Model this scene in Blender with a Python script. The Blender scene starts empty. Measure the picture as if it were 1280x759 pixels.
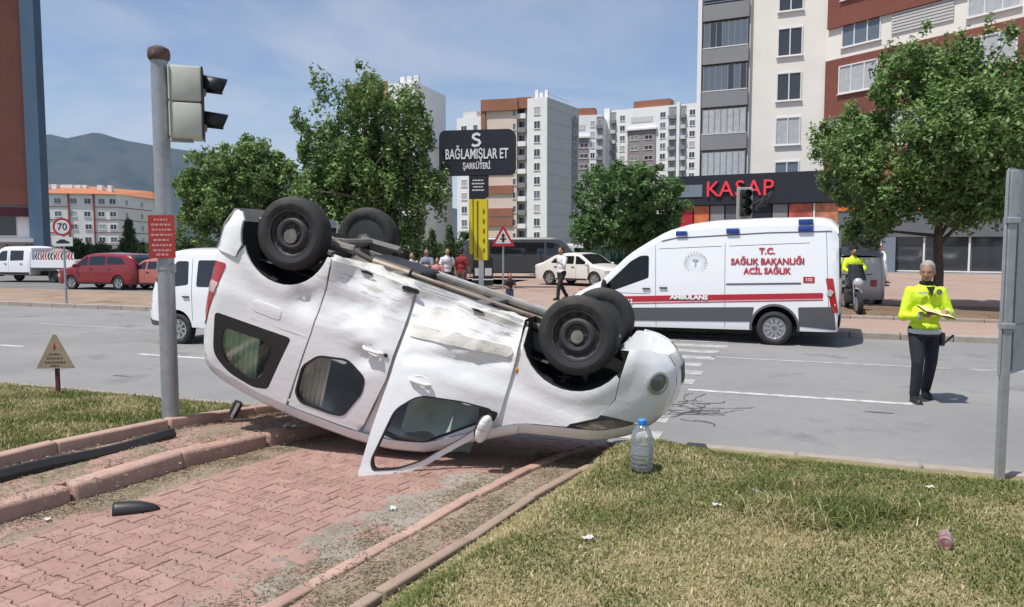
import bpy, bmesh, math, random
import numpy as np
from mathutils import Vector, Matrix, Euler
from mathutils.geometry import delaunay_2d_cdt
random.seed(7); RNG=np.random.default_rng(7)
R=math.radians
S=bpy.context.scene; COL=S.collection
# ------------------------------------------------------------------ camera
FPX=960.0; CX,CY,HZ=640.0,379.5,308.0; CAMZ=2.0
PIT=math.atan((CY-HZ)/FPX)
cd=bpy.data.cameras.new('camera'); cam=bpy.data.objects.new('camera',cd); COL.objects.link(cam)
cam.location=(0,0,CAMZ); cam.rotation_euler=(math.pi/2-PIT,0,0)
cd.sensor_width=36; cd.lens=FPX/1280*36; cd.clip_start=.05; cd.clip_end=20000
S.camera=cam
# ------------------------------------------------------------------ light
SUN_AZ=R(233); SUN_EL=R(66)           # azimuth clockwise from +Y
sunv=Vector((math.sin(SUN_AZ)*math.cos(SUN_EL),math.cos(SUN_AZ)*math.cos(SUN_EL),math.sin(SUN_EL)))
W=bpy.data.worlds.new('World'); S.world=W; W.use_nodes=True
nt=W.node_tree; nt.nodes.clear()
out=nt.nodes.new('ShaderNodeOutputWorld'); bg=nt.nodes.new('ShaderNodeBackground')
sky=nt.nodes.new('ShaderNodeTexSky'); sky.sky_type='NISHITA'; sky.sun_disc=False
sky.sun_elevation=SUN_EL; sky.sun_rotation=SUN_AZ; sky.air_density=1.0; sky.dust_density=1.3; sky.ozone_density=1.6; sky.altitude=1000
bg.inputs[1].default_value=.1
# thin high cloud, from the direction only
tc=nt.nodes.new('ShaderNodeTexCoord'); sep=nt.nodes.new('ShaderNodeSeparateXYZ'); nt.links.new(tc.outputs['Generated'],sep.inputs[0])
mx=nt.nodes.new('ShaderNodeMath'); mx.operation='MAXIMUM'; mx.inputs[1].default_value=.0; nt.links.new(sep.outputs[2],mx.inputs[0])
ad=nt.nodes.new('ShaderNodeMath'); ad.operation='ADD'; ad.inputs[1].default_value=.12; nt.links.new(mx.outputs[0],ad.inputs[0])
cmb=nt.nodes.new('ShaderNodeCombineXYZ')
for i in (0,1):
    dv=nt.nodes.new('ShaderNodeMath'); dv.operation='DIVIDE'; nt.links.new(sep.outputs[i],dv.inputs[0]); nt.links.new(ad.outputs[0],dv.inputs[1]); nt.links.new(dv.outputs[0],cmb.inputs[i])
cn=nt.nodes.new('ShaderNodeTexNoise'); cn.inputs['Scale'].default_value=.75; cn.inputs['Detail'].default_value=7; cn.inputs['Roughness'].default_value=.6; cn.inputs['Distortion'].default_value=.5
nt.links.new(cmb.outputs[0],cn.inputs['Vector'])
cr=nt.nodes.new('ShaderNodeMapRange'); cr.inputs[1].default_value=.42; cr.inputs[2].default_value=.80; cr.inputs[3].default_value=.05; cr.inputs[4].default_value=.72
nt.links.new(cn.outputs['Fac'],cr.inputs[0])
mixc=nt.nodes.new('ShaderNodeMix'); mixc.data_type='RGBA'; mixc.inputs['B'].default_value=(6.5,6.1,6.3,1)
nt.links.new(cr.outputs[0],mixc.inputs['Factor']); nt.links.new(sky.outputs[0],mixc.inputs['A']); nt.links.new(mixc.outputs['Result'],bg.inputs[0])
nt.links.new(bg.outputs[0],out.inputs[0])
sd=bpy.data.lights.new('sun','SUN'); sd.energy=4.0; sd.angle=R(.6); sd.color=(1,.955,.89)
so=bpy.data.objects.new('sun',sd); COL.objects.link(so); so.rotation_euler=(-sunv).to_track_quat('-Z','Y').to_euler(); so.location=(0,0,40)
S.view_settings.view_transform='Standard'; S.view_settings.look='None'; S.view_settings.exposure=.42; S.view_settings.gamma=1
S.render.engine='CYCLES'; S.render.resolution_x=1024; S.render.resolution_y=607
S.cycles.max_bounces=7; S.cycles.transparent_max_bounces=16; S.cycles.volume_bounces=0
# ------------------------------------------------------------------ pixel -> place
def ray(px,py):
    f=Vector((0,math.cos(PIT),-math.sin(PIT))); u=Vector((0,math.sin(PIT),math.cos(PIT)))
    return f+Vector((1,0,0))*((px-CX)/FPX)-u*((py-CY)/FPX)
def atz(px,py,z):
    d=ray(px,py); return Vector((0,0,CAMZ))+d*((z-CAMZ)/d.z)
def aty(px,py,y):
    d=ray(px,py); return Vector((0,0,CAMZ))+d*(y/d.y)
# road frame: n across the road (away from the camera), u along it (to the right)
RA=R(20.7); NX,NY=math.sin(RA),math.cos(RA)
def nu(n,u,z=0): return Vector((NX*n+NY*u,NY*n-NX*u,z))
def n_of(x,y): return NX*x+NY*y
PA=R(28); SX,SY=math.cos(PA),-math.sin(PA)
def s_of(x,y): return SX*x+SY*y
_det=NX*SY-NY*SX
def sn(s,n): return ((n*SY-NY*s)/_det,(NX*s-SX*n)/_det)
# ------------------------------------------------------------------ materials
MATS={}
def P(name,col,rough=.6,metal=0,var=0,vs=3,bump=0,bs=40,spec=.5,coat=0,emit=None,trans=0,alpha=1,col2=None,dirt=None,ds=2,dth=.5,rvar=0):
    if name in MATS: return MATS[name]
    m=bpy.data.materials.new(name); m.use_nodes=True; t=m.node_tree; b=t.nodes['Principled BSDF']
    b.inputs['Roughness'].default_value=rough; b.inputs['Metallic'].default_value=metal
    b.inputs['Specular IOR Level'].default_value=spec; b.inputs['Coat Weight'].default_value=coat
    b.inputs['Coat Roughness'].default_value=.06
    if trans: b.inputs['Transmission Weight'].default_value=trans
    if alpha<1: b.inputs['Alpha'].default_value=alpha
    if emit: b.inputs['Emission Color'].default_value=(*emit[0],1); b.inputs['Emission Strength'].default_value=emit[1]
    c=(*col,1); b.inputs['Base Color'].default_value=c
    co=t.nodes.new('ShaderNodeTexCoord'); src=None
    def noise(sc,det=5,ro=.6):
        n=t.nodes.new('ShaderNodeTexNoise'); n.inputs['Scale'].default_value=sc; n.inputs['Detail'].default_value=det; n.inputs['Roughness'].default_value=ro
        t.links.new(co.outputs['Object'],n.inputs['Vector']); return n
    if var or col2:
        n=noise(vs); mr=t.nodes.new('ShaderNodeMapRange'); mr.inputs[1].default_value=.3; mr.inputs[2].default_value=.7
        t.links.new(n.outputs['Fac'],mr.inputs[0])
        mi=t.nodes.new('ShaderNodeMix'); mi.data_type='RGBA'
        a=tuple(max(0,x*(1-var)) for x in col) if not col2 else col; bb=tuple(x*(1+var) for x in col) if not col2 else col2
        mi.inputs['A'].default_value=(*a,1); mi.inputs['B'].default_value=(*bb,1)
        t.links.new(mr.outputs[0],mi.inputs['Factor']); src=mi.outputs['Result']
    if dirt:
        n=noise(ds,8,.7); mr=t.nodes.new('ShaderNodeMapRange'); mr.inputs[1].default_value=dth; mr.inputs[2].default_value=dth+.2
        t.links.new(n.outputs['Fac'],mr.inputs[0])
        mi=t.nodes.new('ShaderNodeMix'); mi.data_type='RGBA'; mi.inputs['A'].default_value=c; mi.inputs['B'].default_value=(*dirt,1)
        if src: t.links.new(src,mi.inputs['A'])
        t.links.new(mr.outputs[0],mi.inputs['Factor']); src=mi.outputs['Result']
        if rvar:
            ma=t.nodes.new('ShaderNodeMath'); ma.operation='MULTIPLY_ADD'; ma.inputs[1].default_value=rvar; ma.inputs[2].default_value=rough
            t.links.new(mr.outputs[0],ma.inputs[0]); t.links.new(ma.outputs[0],b.inputs['Roughness'])
    if src: t.links.new(src,b.inputs['Base Color'])
    if bump:
        n=noise(bs,6,.65); bu=t.nodes.new('ShaderNodeBump'); bu.inputs['Strength'].default_value=bump; bu.inputs['Distance'].default_value=.02
        t.links.new(n.outputs['Fac'],bu.inputs['Height']); t.links.new(bu.outputs[0],b.inputs['Normal'])
    MATS[name]=m; return m
def attr_mat(name,rough=.7,trans=.0,bump=0,bs=30,spec=.3,var=0,vs=3):
    """colour from the mesh's own 'Col' attribute (one value per leaf, brick or blade)"""
    m=bpy.data.materials.new(name); m.use_nodes=True; t=m.node_tree; b=t.nodes['Principled BSDF']
    a=t.nodes.new('ShaderNodeAttribute'); a.attribute_name='Col'; b.inputs['Roughness'].default_value=rough; b.inputs['Specular IOR Level'].default_value=spec
    t.links.new(a.outputs['Color'],b.inputs['Base Color'])
    if trans:
        tr=t.nodes.new('ShaderNodeBsdfTranslucent'); t.links.new(a.outputs['Color'],tr.inputs[0]); ms=t.nodes.new('ShaderNodeMixShader'); ms.inputs[0].default_value=trans
        o=t.nodes['Material Output']; t.links.new(b.outputs[0],ms.inputs[1]); t.links.new(tr.outputs[0],ms.inputs[2]); t.links.new(ms.outputs[0],o.inputs[0])
    return m
def glass_mat(name,tint=(.5,.56,.54),rough=.02,refl=1.0,milky=0):
    """thin pane: tinted see-through with a mirror-like sheen that grows at grazing angles"""
    m=bpy.data.materials.new(name); m.use_nodes=True; t=m.node_tree; t.nodes.remove(t.nodes['Principled BSDF'])
    tr=t.nodes.new('ShaderNodeBsdfTransparent'); tr.inputs[0].default_value=(*tint,1); gl=t.nodes.new('ShaderNodeBsdfGlossy'); gl.inputs['Roughness'].default_value=rough
    fr=t.nodes.new('ShaderNodeFresnel'); fr.inputs[0].default_value=1.55; k=t.nodes.new('ShaderNodeMath'); k.operation='MULTIPLY'; k.inputs[1].default_value=refl; t.links.new(fr.outputs[0],k.inputs[0])
    ms=t.nodes.new('ShaderNodeMixShader'); o=t.nodes['Material Output']; t.links.new(k.outputs[0],ms.inputs[0]); t.links.new(tr.outputs[0],ms.inputs[1]); t.links.new(gl.outputs[0],ms.inputs[2]); t.links.new(ms.outputs[0],o.inputs[0])
    if milky:
        df=t.nodes.new('ShaderNodeBsdfTranslucent'); df.inputs[0].default_value=(.9,.92,.95,1); d2=t.nodes.new('ShaderNodeBsdfDiffuse'); d2.inputs[0].default_value=(.85,.88,.9,1); a=t.nodes.new('ShaderNodeMixShader'); t.links.new(df.outputs[0],a.inputs[1]); t.links.new(d2.outputs[0],a.inputs[2])
        m2=t.nodes.new('ShaderNodeMixShader'); m2.inputs[0].default_value=milky; t.links.new(ms.outputs[0],m2.inputs[1]); t.links.new(a.outputs[0],m2.inputs[2]); t.links.new(m2.outputs[0],o.inputs[0])
    MATS[name]=m; return m
# ------------------------------------------------------------------ mesh helpers
def link(o,parent=None):
    COL.objects.link(o)
    if parent is not None: o.parent=parent
    return o
def mesh_obj(name,V,Fc,mat,parent=None,smooth=False,angle=35,cols=None):
    me=bpy.data.meshes.new(name); me.from_pydata([tuple(v) for v in V],[],Fc); me.validate()
    if mat is not None:
        for mm in (mat if isinstance(mat,(list,tuple)) else [mat]): me.materials.append(mm)
    if cols is not None:
        at=me.color_attributes.new('Col','FLOAT_COLOR','POINT'); at.data.foreach_set('color',np.asarray(cols,dtype=np.float32).ravel())
    if smooth:
        me.shade_smooth(); me.set_sharp_from_angle(angle=R(angle))
    me.update()
    return link(bpy.data.objects.new(name,me),parent)
def fast_mesh(name,V,Q,mat,parent=None,cols=None,n=4,smooth=False):
    """numpy mesh with n-gons of one size"""
    me=bpy.data.meshes.new(name); V=np.asarray(V,np.float32); Q=np.asarray(Q,np.int32)
    me.vertices.add(len(V)); me.vertices.foreach_set('co',V.ravel()); me.loops.add(Q.size); me.loops.foreach_set('vertex_index',Q.ravel())
    me.polygons.add(len(Q)); me.polygons.foreach_set('loop_start',np.arange(0,Q.size,n,dtype=np.int32)); me.polygons.foreach_set('loop_total',np.full(len(Q),n,np.int32))
    if cols is not None:
        at=me.color_attributes.new('Col','FLOAT_COLOR','POINT'); at.data.foreach_set('color',np.asarray(cols,dtype=np.float32).ravel())
    me.materials.append(mat); me.update(calc_edges=True); me.validate()
    if smooth: me.shade_smooth()
    return link(bpy.data.objects.new(name,me),parent)
class MB:
    def __init__(s): s.V=[]; s.F=[]
    def raw(s,V,Fc):
        k=len(s.V); s.V+= [tuple(v) for v in V]; s.F+=[tuple(i+k for i in f) for f in Fc]; return s
    def box(s,c,d,rz=0,bev=0,M=None):
        x,y,z=[q/2 for q in d]
        if bev<=0:
            V=[(a*x,b*y,e*z) for a in(-1,1) for b in(-1,1) for e in(-1,1)]
            Fc=[(0,1,3,2),(4,6,7,5),(0,4,5,1),(2,3,7,6),(0,2,6,4),(1,5,7,3)]
        else:
            bm=bmesh.new(); bmesh.ops.create_cube(bm,size=1)
            for v in bm.verts: v.co=Vector((v.co.x*d[0],v.co.y*d[1],v.co.z*d[2]))
            bmesh.ops.bevel(bm,geom=bm.edges[:],offset=bev,segments=2,profile=.5,affect='EDGES'); bm.verts.index_update()
            V=[tuple(v.co) for v in bm.verts]; Fc=[tuple(v.index for v in f.verts) for f in bm.faces]; bm.free()
        T=Matrix.Translation(c)@Matrix.Rotation(rz,4,'Z')
        if M is not None: T=M@T
        return s.raw([T@Vector(v) for v in V],Fc)
    def tube(s,pts,rad,n=10,cap=True):
        pts=[Vector(p) for p in pts]; rad=rad if isinstance(rad,(list,tuple)) else [rad]*len(pts)
        V=[];Fc=[]; prev=None
        for i,p in enumerate(pts):
            d=(pts[min(i+1,len(pts)-1)]-pts[max(i-1,0)]).normalized()
            if prev is None: a=d.orthogonal().normalized()
            else: a=(prev-d*prev.dot(d)); a=a.normalized() if a.length>1e-6 else d.orthogonal().normalized()
            prev=a; b=d.cross(a)
            for k in range(n):
                t=2*math.pi*k/n; V.append(p+(a*math.cos(t)+b*math.sin(t))*rad[i])
        for i in range(len(pts)-1):
            for k in range(n): Fc.append((i*n+k,i*n+(k+1)%n,(i+1)*n+(k+1)%n,(i+1)*n+k))
        if cap: Fc.append(tuple(range(n-1,-1,-1))); Fc.append(tuple((len(pts)-1)*n+k for k in range(n)))
        return s.raw(V,Fc)
    def lathe(s,prof,n=32,M=None,closed=False):
        """profile (r,h) turned about the Z axis"""
        V=[];Fc=[]
        for r,h in prof:
            for k in range(n):
                t=2*math.pi*k/n; V.append(Vector((r*math.cos(t),r*math.sin(t),h)))
        m=len(prof)
        for i in range(m if closed else m-1):
            j=(i+1)%m
            for k in range(n): Fc.append((i*n+k,i*n+(k+1)%n,j*n+(k+1)%n,j*n+k))
        if not closed:
            if prof[0][0]>1e-4: Fc.append(tuple(range(n-1,-1,-1)))
            if prof[-1][0]>1e-4: Fc.append(tuple((m-1)*n+k for k in range(n)))
        if M is not None: V=[M@v for v in V]
        return s.raw(V,Fc)
    def prism(s,poly,h0,h1,M=None):
        """2D polygon (x,y) from z=h0 to h1"""
        n=len(poly); V=[Vector((x,y,h0)) for x,y in poly]+[Vector((x,y,h1)) for x,y in poly]
        if M is not None: V=[M@v for v in V]
        Fc=[tuple(range(n-1,-1,-1)),tuple(range(n,2*n))]+[(i,(i+1)%n,n+(i+1)%n,n+i) for i in range(n)]
        return s.raw(V,Fc)
    def ball(s,c,r,n=12,m=8):
        r=r if isinstance(r,(list,tuple)) else (r,r,r); V=[];Fc=[]
        V.append((c[0],c[1],c[2]+r[2]))
        for i in range(1,m):
            a=math.pi*i/m
            for k in range(n):
                t=2*math.pi*k/n; V.append((c[0]+r[0]*math.sin(a)*math.cos(t),c[1]+r[1]*math.sin(a)*math.sin(t),c[2]+r[2]*math.cos(a)))
        V.append((c[0],c[1],c[2]-r[2])); e=len(V)-1
        for k in range(n):
            Fc.append((0,1+k,1+(k+1)%n)); Fc.append((e,1+(m-2)*n+(k+1)%n,1+(m-2)*n+k))
        for i in range(m-2):
            for k in range(n): Fc.append((1+i*n+k,1+(i+1)*n+k,1+(i+1)*n+(k+1)%n,1+i*n+(k+1)%n))
        return s.raw(V,Fc)
    def grid(s,nu_,nv,fn):
        V=[fn(i/nu_,j/nv) for i in range(nu_+1) for j in range(nv+1)]
        Fc=[(i*(nv+1)+j,(i+1)*(nv+1)+j,(i+1)*(nv+1)+j+1,i*(nv+1)+j+1) for i in range(nu_) for j in range(nv)]
        return s.raw(V,Fc)
    def build(s,name,mat,parent=None,smooth=False,angle=35,M=None):
        V=s.V if M is None else [M@Vector(v) for v in s.V]
        return mesh_obj(name,V,s.F,mat,parent,smooth,angle)
def tag(o,label=None,cat=None,group=None,kind=None):
    if label: o['label']=label
    if cat: o['category']=cat
    if group: o['group']=group
    if kind: o['kind']=kind
    return o
def thing(name,label,cat,loc=(0,0,0),rz=0,group=None):
    o=link(bpy.data.objects.new(name,None)); o.empty_display_size=.2; o.location=loc; o.rotation_euler=(0,0,rz)
    return tag(o,label,cat,group)
def copy_tree(o,parent=None):
    c=o.copy(); COL.objects.link(c); c.parent=parent
    for ch in o.children: copy_tree(ch,c)
    return c
FONT=None
def text_mesh(name,txt,h,mat,parent=None,M=None,depth=.006,align='CENTER',bold=0,spacing=1.0,width=None):
    """lettering as a mesh: lies in local XY, reads along +X; M places it. h = cap height"""
    cu=bpy.data.curves.new(name,'FONT'); cu.body=txt; cu.align_x=align; cu.align_y='CENTER'; cu.size=h/.73; cu.extrude=depth/2; cu.offset=bold; cu.space_character=spacing; cu.resolution_u=3
    tmp=bpy.data.objects.new('tmp',cu); COL.objects.link(tmp)
    dg=bpy.context.evaluated_depsgraph_get(); dg.update(); me=bpy.data.meshes.new_from_object(tmp.evaluated_get(dg)); me.name=name
    bpy.data.objects.remove(tmp); bpy.data.curves.remove(cu)
    me.materials.clear(); me.materials.append(mat)
    if width:
        xs=[v.co.x for v in me.vertices]; w=max(xs)-min(xs); k=width/w; me.transform(Matrix.Diagonal((k,1,1,1)))
    if M is not None: me.transform(M)
    return link(bpy.data.objects.new(name,me),parent)
# 2D helpers
def rpoly(pts,r=.03,seg=4):
    """round the corners of a polygon; r number or list"""
    n=len(pts); outp=[]
    for i in range(n):
        p0,p1,p2=Vector(pts[i-1]),Vector(pts[i]),Vector(pts[(i+1)%n]); rr=r[i] if isinstance(r,(list,tuple)) else r
        a=(p0-p1);b=(p2-p1); la,lb=a.length,b.length; d=min(rr,la*.45,lb*.45)
        A=p1+a*(d/la) if la>0 else p1; B=p1+b*(d/lb) if lb>0 else p1
        for k in range(seg+1):
            t=k/seg; outp.append(tuple((1-t)**2*A+2*t*(1-t)*p1+t*t*B))
    return outp
def densify(poly,res):
    o=[]
    for i in range(len(poly)):
        a=Vector(poly[i]);b=Vector(poly[(i+1)%len(poly)]); k=max(1,int((b-a).length/res)); 
        if (b-a).length<1e-5: continue
        for j in range(k): o.append(tuple(a+(b-a)*(j/k)))
    return o
def inpoly(x,y,poly):
    c=False; n=len(poly); j=n-1
    for i in range(n):
        xi,yi=poly[i];xj,yj=poly[j]
        if (yi>y)!=(yj>y) and x<(xj-xi)*(y-yi)/(yj-yi)+xi: c=not c
        j=i
    return c
def panel2d(outline,holes=(),res=.08):
    outline=densify(outline,res); holes=[densify(h,res) for h in holes]
    V=[];E=[]
    for lp in [outline]+holes:
        k=len(V); V+=[Vector(p) for p in lp]; E+=[(k+i,k+(i+1)%len(lp)) for i in range(len(lp))]
    xs=[p[0] for p in outline];ys=[p[1] for p in outline]
    B=np.array([tuple(v) for v in V])
    x=min(xs)+res/2
    while x<max(xs):
        y=min(ys)+res/2
        while y<max(ys):
            if inpoly(x,y,outline) and not any(inpoly(x,y,h) for h in holes):
                if ((B[:,0]-x)**2+(B[:,1]-y)**2).min()>(res*.45)**2: V.append(Vector((x,y)))
            y+=res
        x+=res
    vo,_,fo,_,_,_=delaunay_2d_cdt(V,E,[],0,1e-6)
    T=[]
    for f in fo:
        cx=sum(vo[i][0] for i in f)/len(f);cy=sum(vo[i][1] for i in f)/len(f)
        if inpoly(cx,cy,outline) and not any(inpoly(cx,cy,h) for h in holes): T.append(tuple(f))
    return [tuple(v) for v in vo],T
def panel(name,outline,fn,mat,parent,holes=(),res=.08,th=.02,inward=(0,-1,0),flip=False,smooth=True,angle=40):
    """curved sheet with thickness: fn(x,z) -> point; inward = direction of the thickness"""
    v2,T=panel2d(outline,holes,res); n=len(v2)
    A=[Vector(fn(*p)) for p in v2]; iv=Vector(inward)*th; B=[a+iv for a in A]
    cnt={}
    for f in T:
        for i in range(3):
            e=(f[i],f[(i+1)%3]); cnt[e]=cnt.get(e,0)+1
    Fc=[f for f in T]+[tuple(i+n for i in reversed(f)) for f in T]
    for (a,b) in cnt:
        if (b,a) not in cnt: Fc.append((b,a,a+n,b+n))
    if flip: Fc=[tuple(reversed(f)) for f in Fc]
    return mesh_obj(name,A+B,Fc,mat,parent,smooth,angle)
def ell(cx,cy,rx,ry,n=24,a0=0,a1=2*math.pi):
    return [(cx+rx*math.cos(a0+(a1-a0)*i/n),cy+ry*math.sin(a0+(a1-a0)*i/n)) for i in range(n)]
# ------------------------------------------------------------------ ground shape
def b_(n): return float(np.interp(n,[0,4.6,5.4,6.2,7.3],[.28,.28,.25,.19,.07]))
def sm(t): t=min(1,max(0,t)); return t*t*(3-2*t)
S_C,S_L,S_A,S_B=-5.84,-5.04,-2.66,-2.20
def vnoise(x,y,seed=0):
    """smooth value noise 0..1 (numpy)"""
    x=np.asarray(x,float);y=np.asarray(y,float); xi=np.floor(x).astype(int);yi=np.floor(y).astype(int); fx=x-xi;fy=y-yi; fx=fx*fx*(3-2*fx);fy=fy*fy*(3-2*fy)
    def h(a,b): 
        v=np.sin(a*127.1+b*311.7+seed*74.7)*43758.5453; return v-np.floor(v)
    return (h(xi,yi)*(1-fx)+h(xi+1,yi)*fx)*(1-fy)+(h(xi,yi+1)*(1-fx)+h(xi+1,yi+1)*fx)*fy
def zlawn_l(s,n): return max(.13,b_(n)+.15)*(1-sm((n-6.2)/1.0))+.135*sm((n-6.2)/1.0)
def zlawn_r(s,n):
    lift=.07+.235*sm((s-S_B)/.55)+.07*math.exp(-((s+1.75)/.40)**2-((n-5.25)/.45)**2)
    top=.28+lift
    z=top*(1-sm((n-5.18)/1.4))+.125*sm((n-5.18)/1.4)
    base=b_(n)+.07
    w=sm((s-S_B)/.30)
    return base*(1-w)+max(z,.11)*w+.03*(float(vnoise(s*1.3,n*1.3,3))-.5)*w
def zg(x,y):
    n=n_of(x,y); s=s_of(x,y)
    if n>7.36: return 0.0
    if s<S_C-.1: return zlawn_l(s,n)
    if s<S_L: return b_(n)+.115
    if s<S_A: return b_(n)
    if s<S_B: return b_(n)+.03
    return zlawn_r(s,n)
def hit(px,py,dz=0):
    z=.3
    for i in range(60):
        p=atz(px,py,z); z=.5*z+.5*(zg(p.x,p.y)+dz)
    return Vector((p.x,p.y,zg(p.x,p.y)))
def hitm(px,py):
    """march the ray to the near ground"""
    d=ray(px,py); t=1.5
    while t<14:
        p=Vector((0,0,CAMZ))+d*t
        if p.z<zg(p.x,p.y): return Vector((p.x,p.y,zg(p.x,p.y)))
        t+=.01
    return p
def sheet(name,s0,s1,n0,n1,zf,mat,ds=.12,dn=.12,kind='structure'):
    a=max(2,int((s1-s0)/ds));c=max(2,int((n1-n0)/dn)); mb=MB()
    def f(i,j):
        s=s0+(s1-s0)*i;n=n0+(n1-n0)*j;x,y=sn(s,n); return (x,y,zf(s,n))
    mb.grid(a,c,f); return tag(mb.build(name,mat,None,True,60),kind=kind)
def quad_nu(name,n0,n1,u0,u1,zf,mat,dn=2,du=4,kind='structure'):
    mb=MB(); mb.grid(max(1,int((u1-u0)/du)),max(1,int((n1-n0)/dn)),lambda i,j:(lambda n,u:nu(n,u,zf(n,u)))(n0+(n1-n0)*j,u0+(u1-u0)*i))
    return tag(mb.build(name,mat,None,True,60),kind=kind)
# materials with world position noise
def ground_mat(name,c1,c2,s1,c3=None,s3=.5,th=.55,fine=60,bump=.4,rough=.9,fade=.25,speck=None):
    m=bpy.data.materials.new(name); m.use_nodes=True; t=m.node_tree; b=t.nodes['Principled BSDF']; b.inputs['Roughness'].default_value=rough; b.inputs['Specular IOR Level'].default_value=fade
    g=t.nodes.new('ShaderNodeNewGeometry')
    def N(sc,d=6,r=.62):
        n=t.nodes.new('ShaderNodeTexNoise'); n.inputs['Scale'].default_value=sc; n.inputs['Detail'].default_value=d; n.inputs['Roughness'].default_value=r; t.links.new(g.outputs['Position'],n.inputs['Vector']); return n
    def mix(fac,a,bb,lo=.35,hi=.65):
        r=t.nodes.new('ShaderNodeMapRange'); r.inputs[1].default_value=lo;r.inputs[2].default_value=hi; t.links.new(fac,r.inputs[0])
        k=t.nodes.new('ShaderNodeMix'); k.data_type='RGBA'; t.links.new(r.outputs[0],k.inputs['Factor'])
        for q,v in (('A',a),('B',bb)):
            if isinstance(v,tuple): k.inputs[q].default_value=(*v,1)
            else: t.links.new(v,k.inputs[q])
        return k.outputs['Result']
    col=mix(N(s1).outputs['Fac'],c1,c2)
    if c3: col=mix(N(s3).outputs['Fac'],col,c3,th,th+.12)
    if speck: col=mix(N(fine*1.7,2,.5).outputs['Fac'],col,speck,.58,.7)
    t.links.new(col,b.inputs['Base Color'])
    bu=t.nodes.new('ShaderNodeBump'); bu.inputs['Strength'].default_value=bump; bu.inputs['Distance'].default_value=.015; t.links.new(N(fine,4).outputs['Fac'],bu.inputs['Height']); t.links.new(bu.outputs[0],b.inputs['Normal'])
    return m
M_asph=ground_mat('asphalt',(.205,.204,.202),(.262,.260,.254),.45,(.178,.177,.176),.9,.54,55,.8,.88,.25,(.42,.415,.41))
M_asph2=ground_mat('asphalt_far',(.15,.148,.145),(.19,.185,.18),.4)
M_soil=ground_mat('lawn_soil',(.22,.19,.10),(.29,.245,.145),1.6,(.16,.155,.07),2.2,.52,50,.8,.95,.1)
M_soil_l=ground_mat('lawn_soil_green',(.075,.085,.028),(.13,.115,.05),1.8,(.07,.09,.025),2.2,.5,50,.8,.95,.1)
M_sand=ground_mat('joint_sand',(.13,.10,.08),(.20,.165,.13),2.5,(.09,.075,.05),3,.55,80,.6,.95,.1)
M_dirt=ground_mat('bare_dirt',(.26,.19,.145),(.32,.25,.19),1.0,(.20,.145,.11),.8,.55,25,.6,.95,.1)
M_dark_dirt=ground_mat('planting_soil',(.15,.105,.075),(.20,.145,.10),1.5,(.10,.08,.05),2,.55,12,.8,.95,.1)
M_lot=ground_mat('lot_paving',(.30,.215,.175),(.36,.27,.225),.3,(.26,.18,.15),.25,.55,18,.25,.85,.2)
M_walk=ground_mat('sidewalk_paving',(.33,.235,.19),(.37,.28,.235),.8,(.29,.21,.17),.5,.55,22,.25,.85,.2)
M_terrain=ground_mat('terrain_grass',(.10,.11,.05),(.17,.15,.09),.02,(.2,.17,.12),.01,.55,2,.2,.95,.1)
def brick_mat(name,c1,c2,dirt,dth=.52,ds=1.1):
    m=bpy.data.materials.new(name); m.use_nodes=True; t=m.node_tree; b=t.nodes['Principled BSDF']; b.inputs['Roughness'].default_value=.88; b.inputs['Specular IOR Level'].default_value=.25
    g=t.nodes.new('ShaderNodeNewGeometry'); oi=t.nodes.new('ShaderNodeObjectInfo')
    def N(sc,d=6,r=.65):
        n=t.nodes.new('ShaderNodeTexNoise'); n.inputs['Scale'].default_value=sc; n.inputs['Detail'].default_value=d; n.inputs['Roughness'].default_value=r; t.links.new(g.outputs['Position'],n.inputs['Vector']); return n
    def mx_(f,a,bb):
        k=t.nodes.new('ShaderNodeMix'); k.data_type='RGBA'; t.links.new(f,k.inputs['Factor'])
        for q,v in (('A',a),('B',bb)):
            if isinstance(v,tuple): k.inputs[q].default_value=(*v,1)
            else: t.links.new(v,k.inputs[q])
        return k.outputs['Result']
    def mr(f,lo,hi,o0=0,o1=1):
        r=t.nodes.new('ShaderNodeMapRange'); r.inputs[1].default_value=lo;r.inputs[2].default_value=hi;r.inputs[3].default_value=o0;r.inputs[4].default_value=o1; t.links.new(f,r.inputs[0]); return r.outputs[0]
    col=mx_(oi.outputs['Random'],c1,c2)
    col=mx_(mr(N(9).outputs['Fac'],.4,.75,0,.55),col,tuple(x*.62 for x in c1))
    col=mx_(mr(N(ds,8,.7).outputs['Fac'],dth,dth+.16,0,.72),col,dirt)
    col=mx_(mr(N(120,2).outputs['Fac'],.5,.8,0,.5),col,tuple(min(1,x*1.5) for x in c2))
    t.links.new(col,b.inputs['Base Color'])
    bu=t.nodes.new('ShaderNodeBump'); bu.inputs['Strength'].default_value=.45; bu.inputs['Distance'].default_value=.006; t.links.new(N(90,5).outputs['Fac'],bu.inputs['Height']); t.links.new(bu.outputs[0],b.inputs['Normal'])
    return m
M_brick=brick_mat('paver_red',(.30,.185,.155),(.37,.235,.20),(.29,.25,.215),.55,.9)
M_kerb=brick_mat('kerb_pink',(.38,.245,.20),(.44,.295,.245),(.31,.265,.215),.58,2.2)
M_edge=brick_mat('edging_beige',(.30,.22,.17),(.35,.27,.215),(.22,.18,.12),.55,2.5)
M_kerbg=brick_mat('kerb_grey',(.30,.26,.225),(.36,.32,.28),(.22,.19,.15),.55,1.2)
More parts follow.
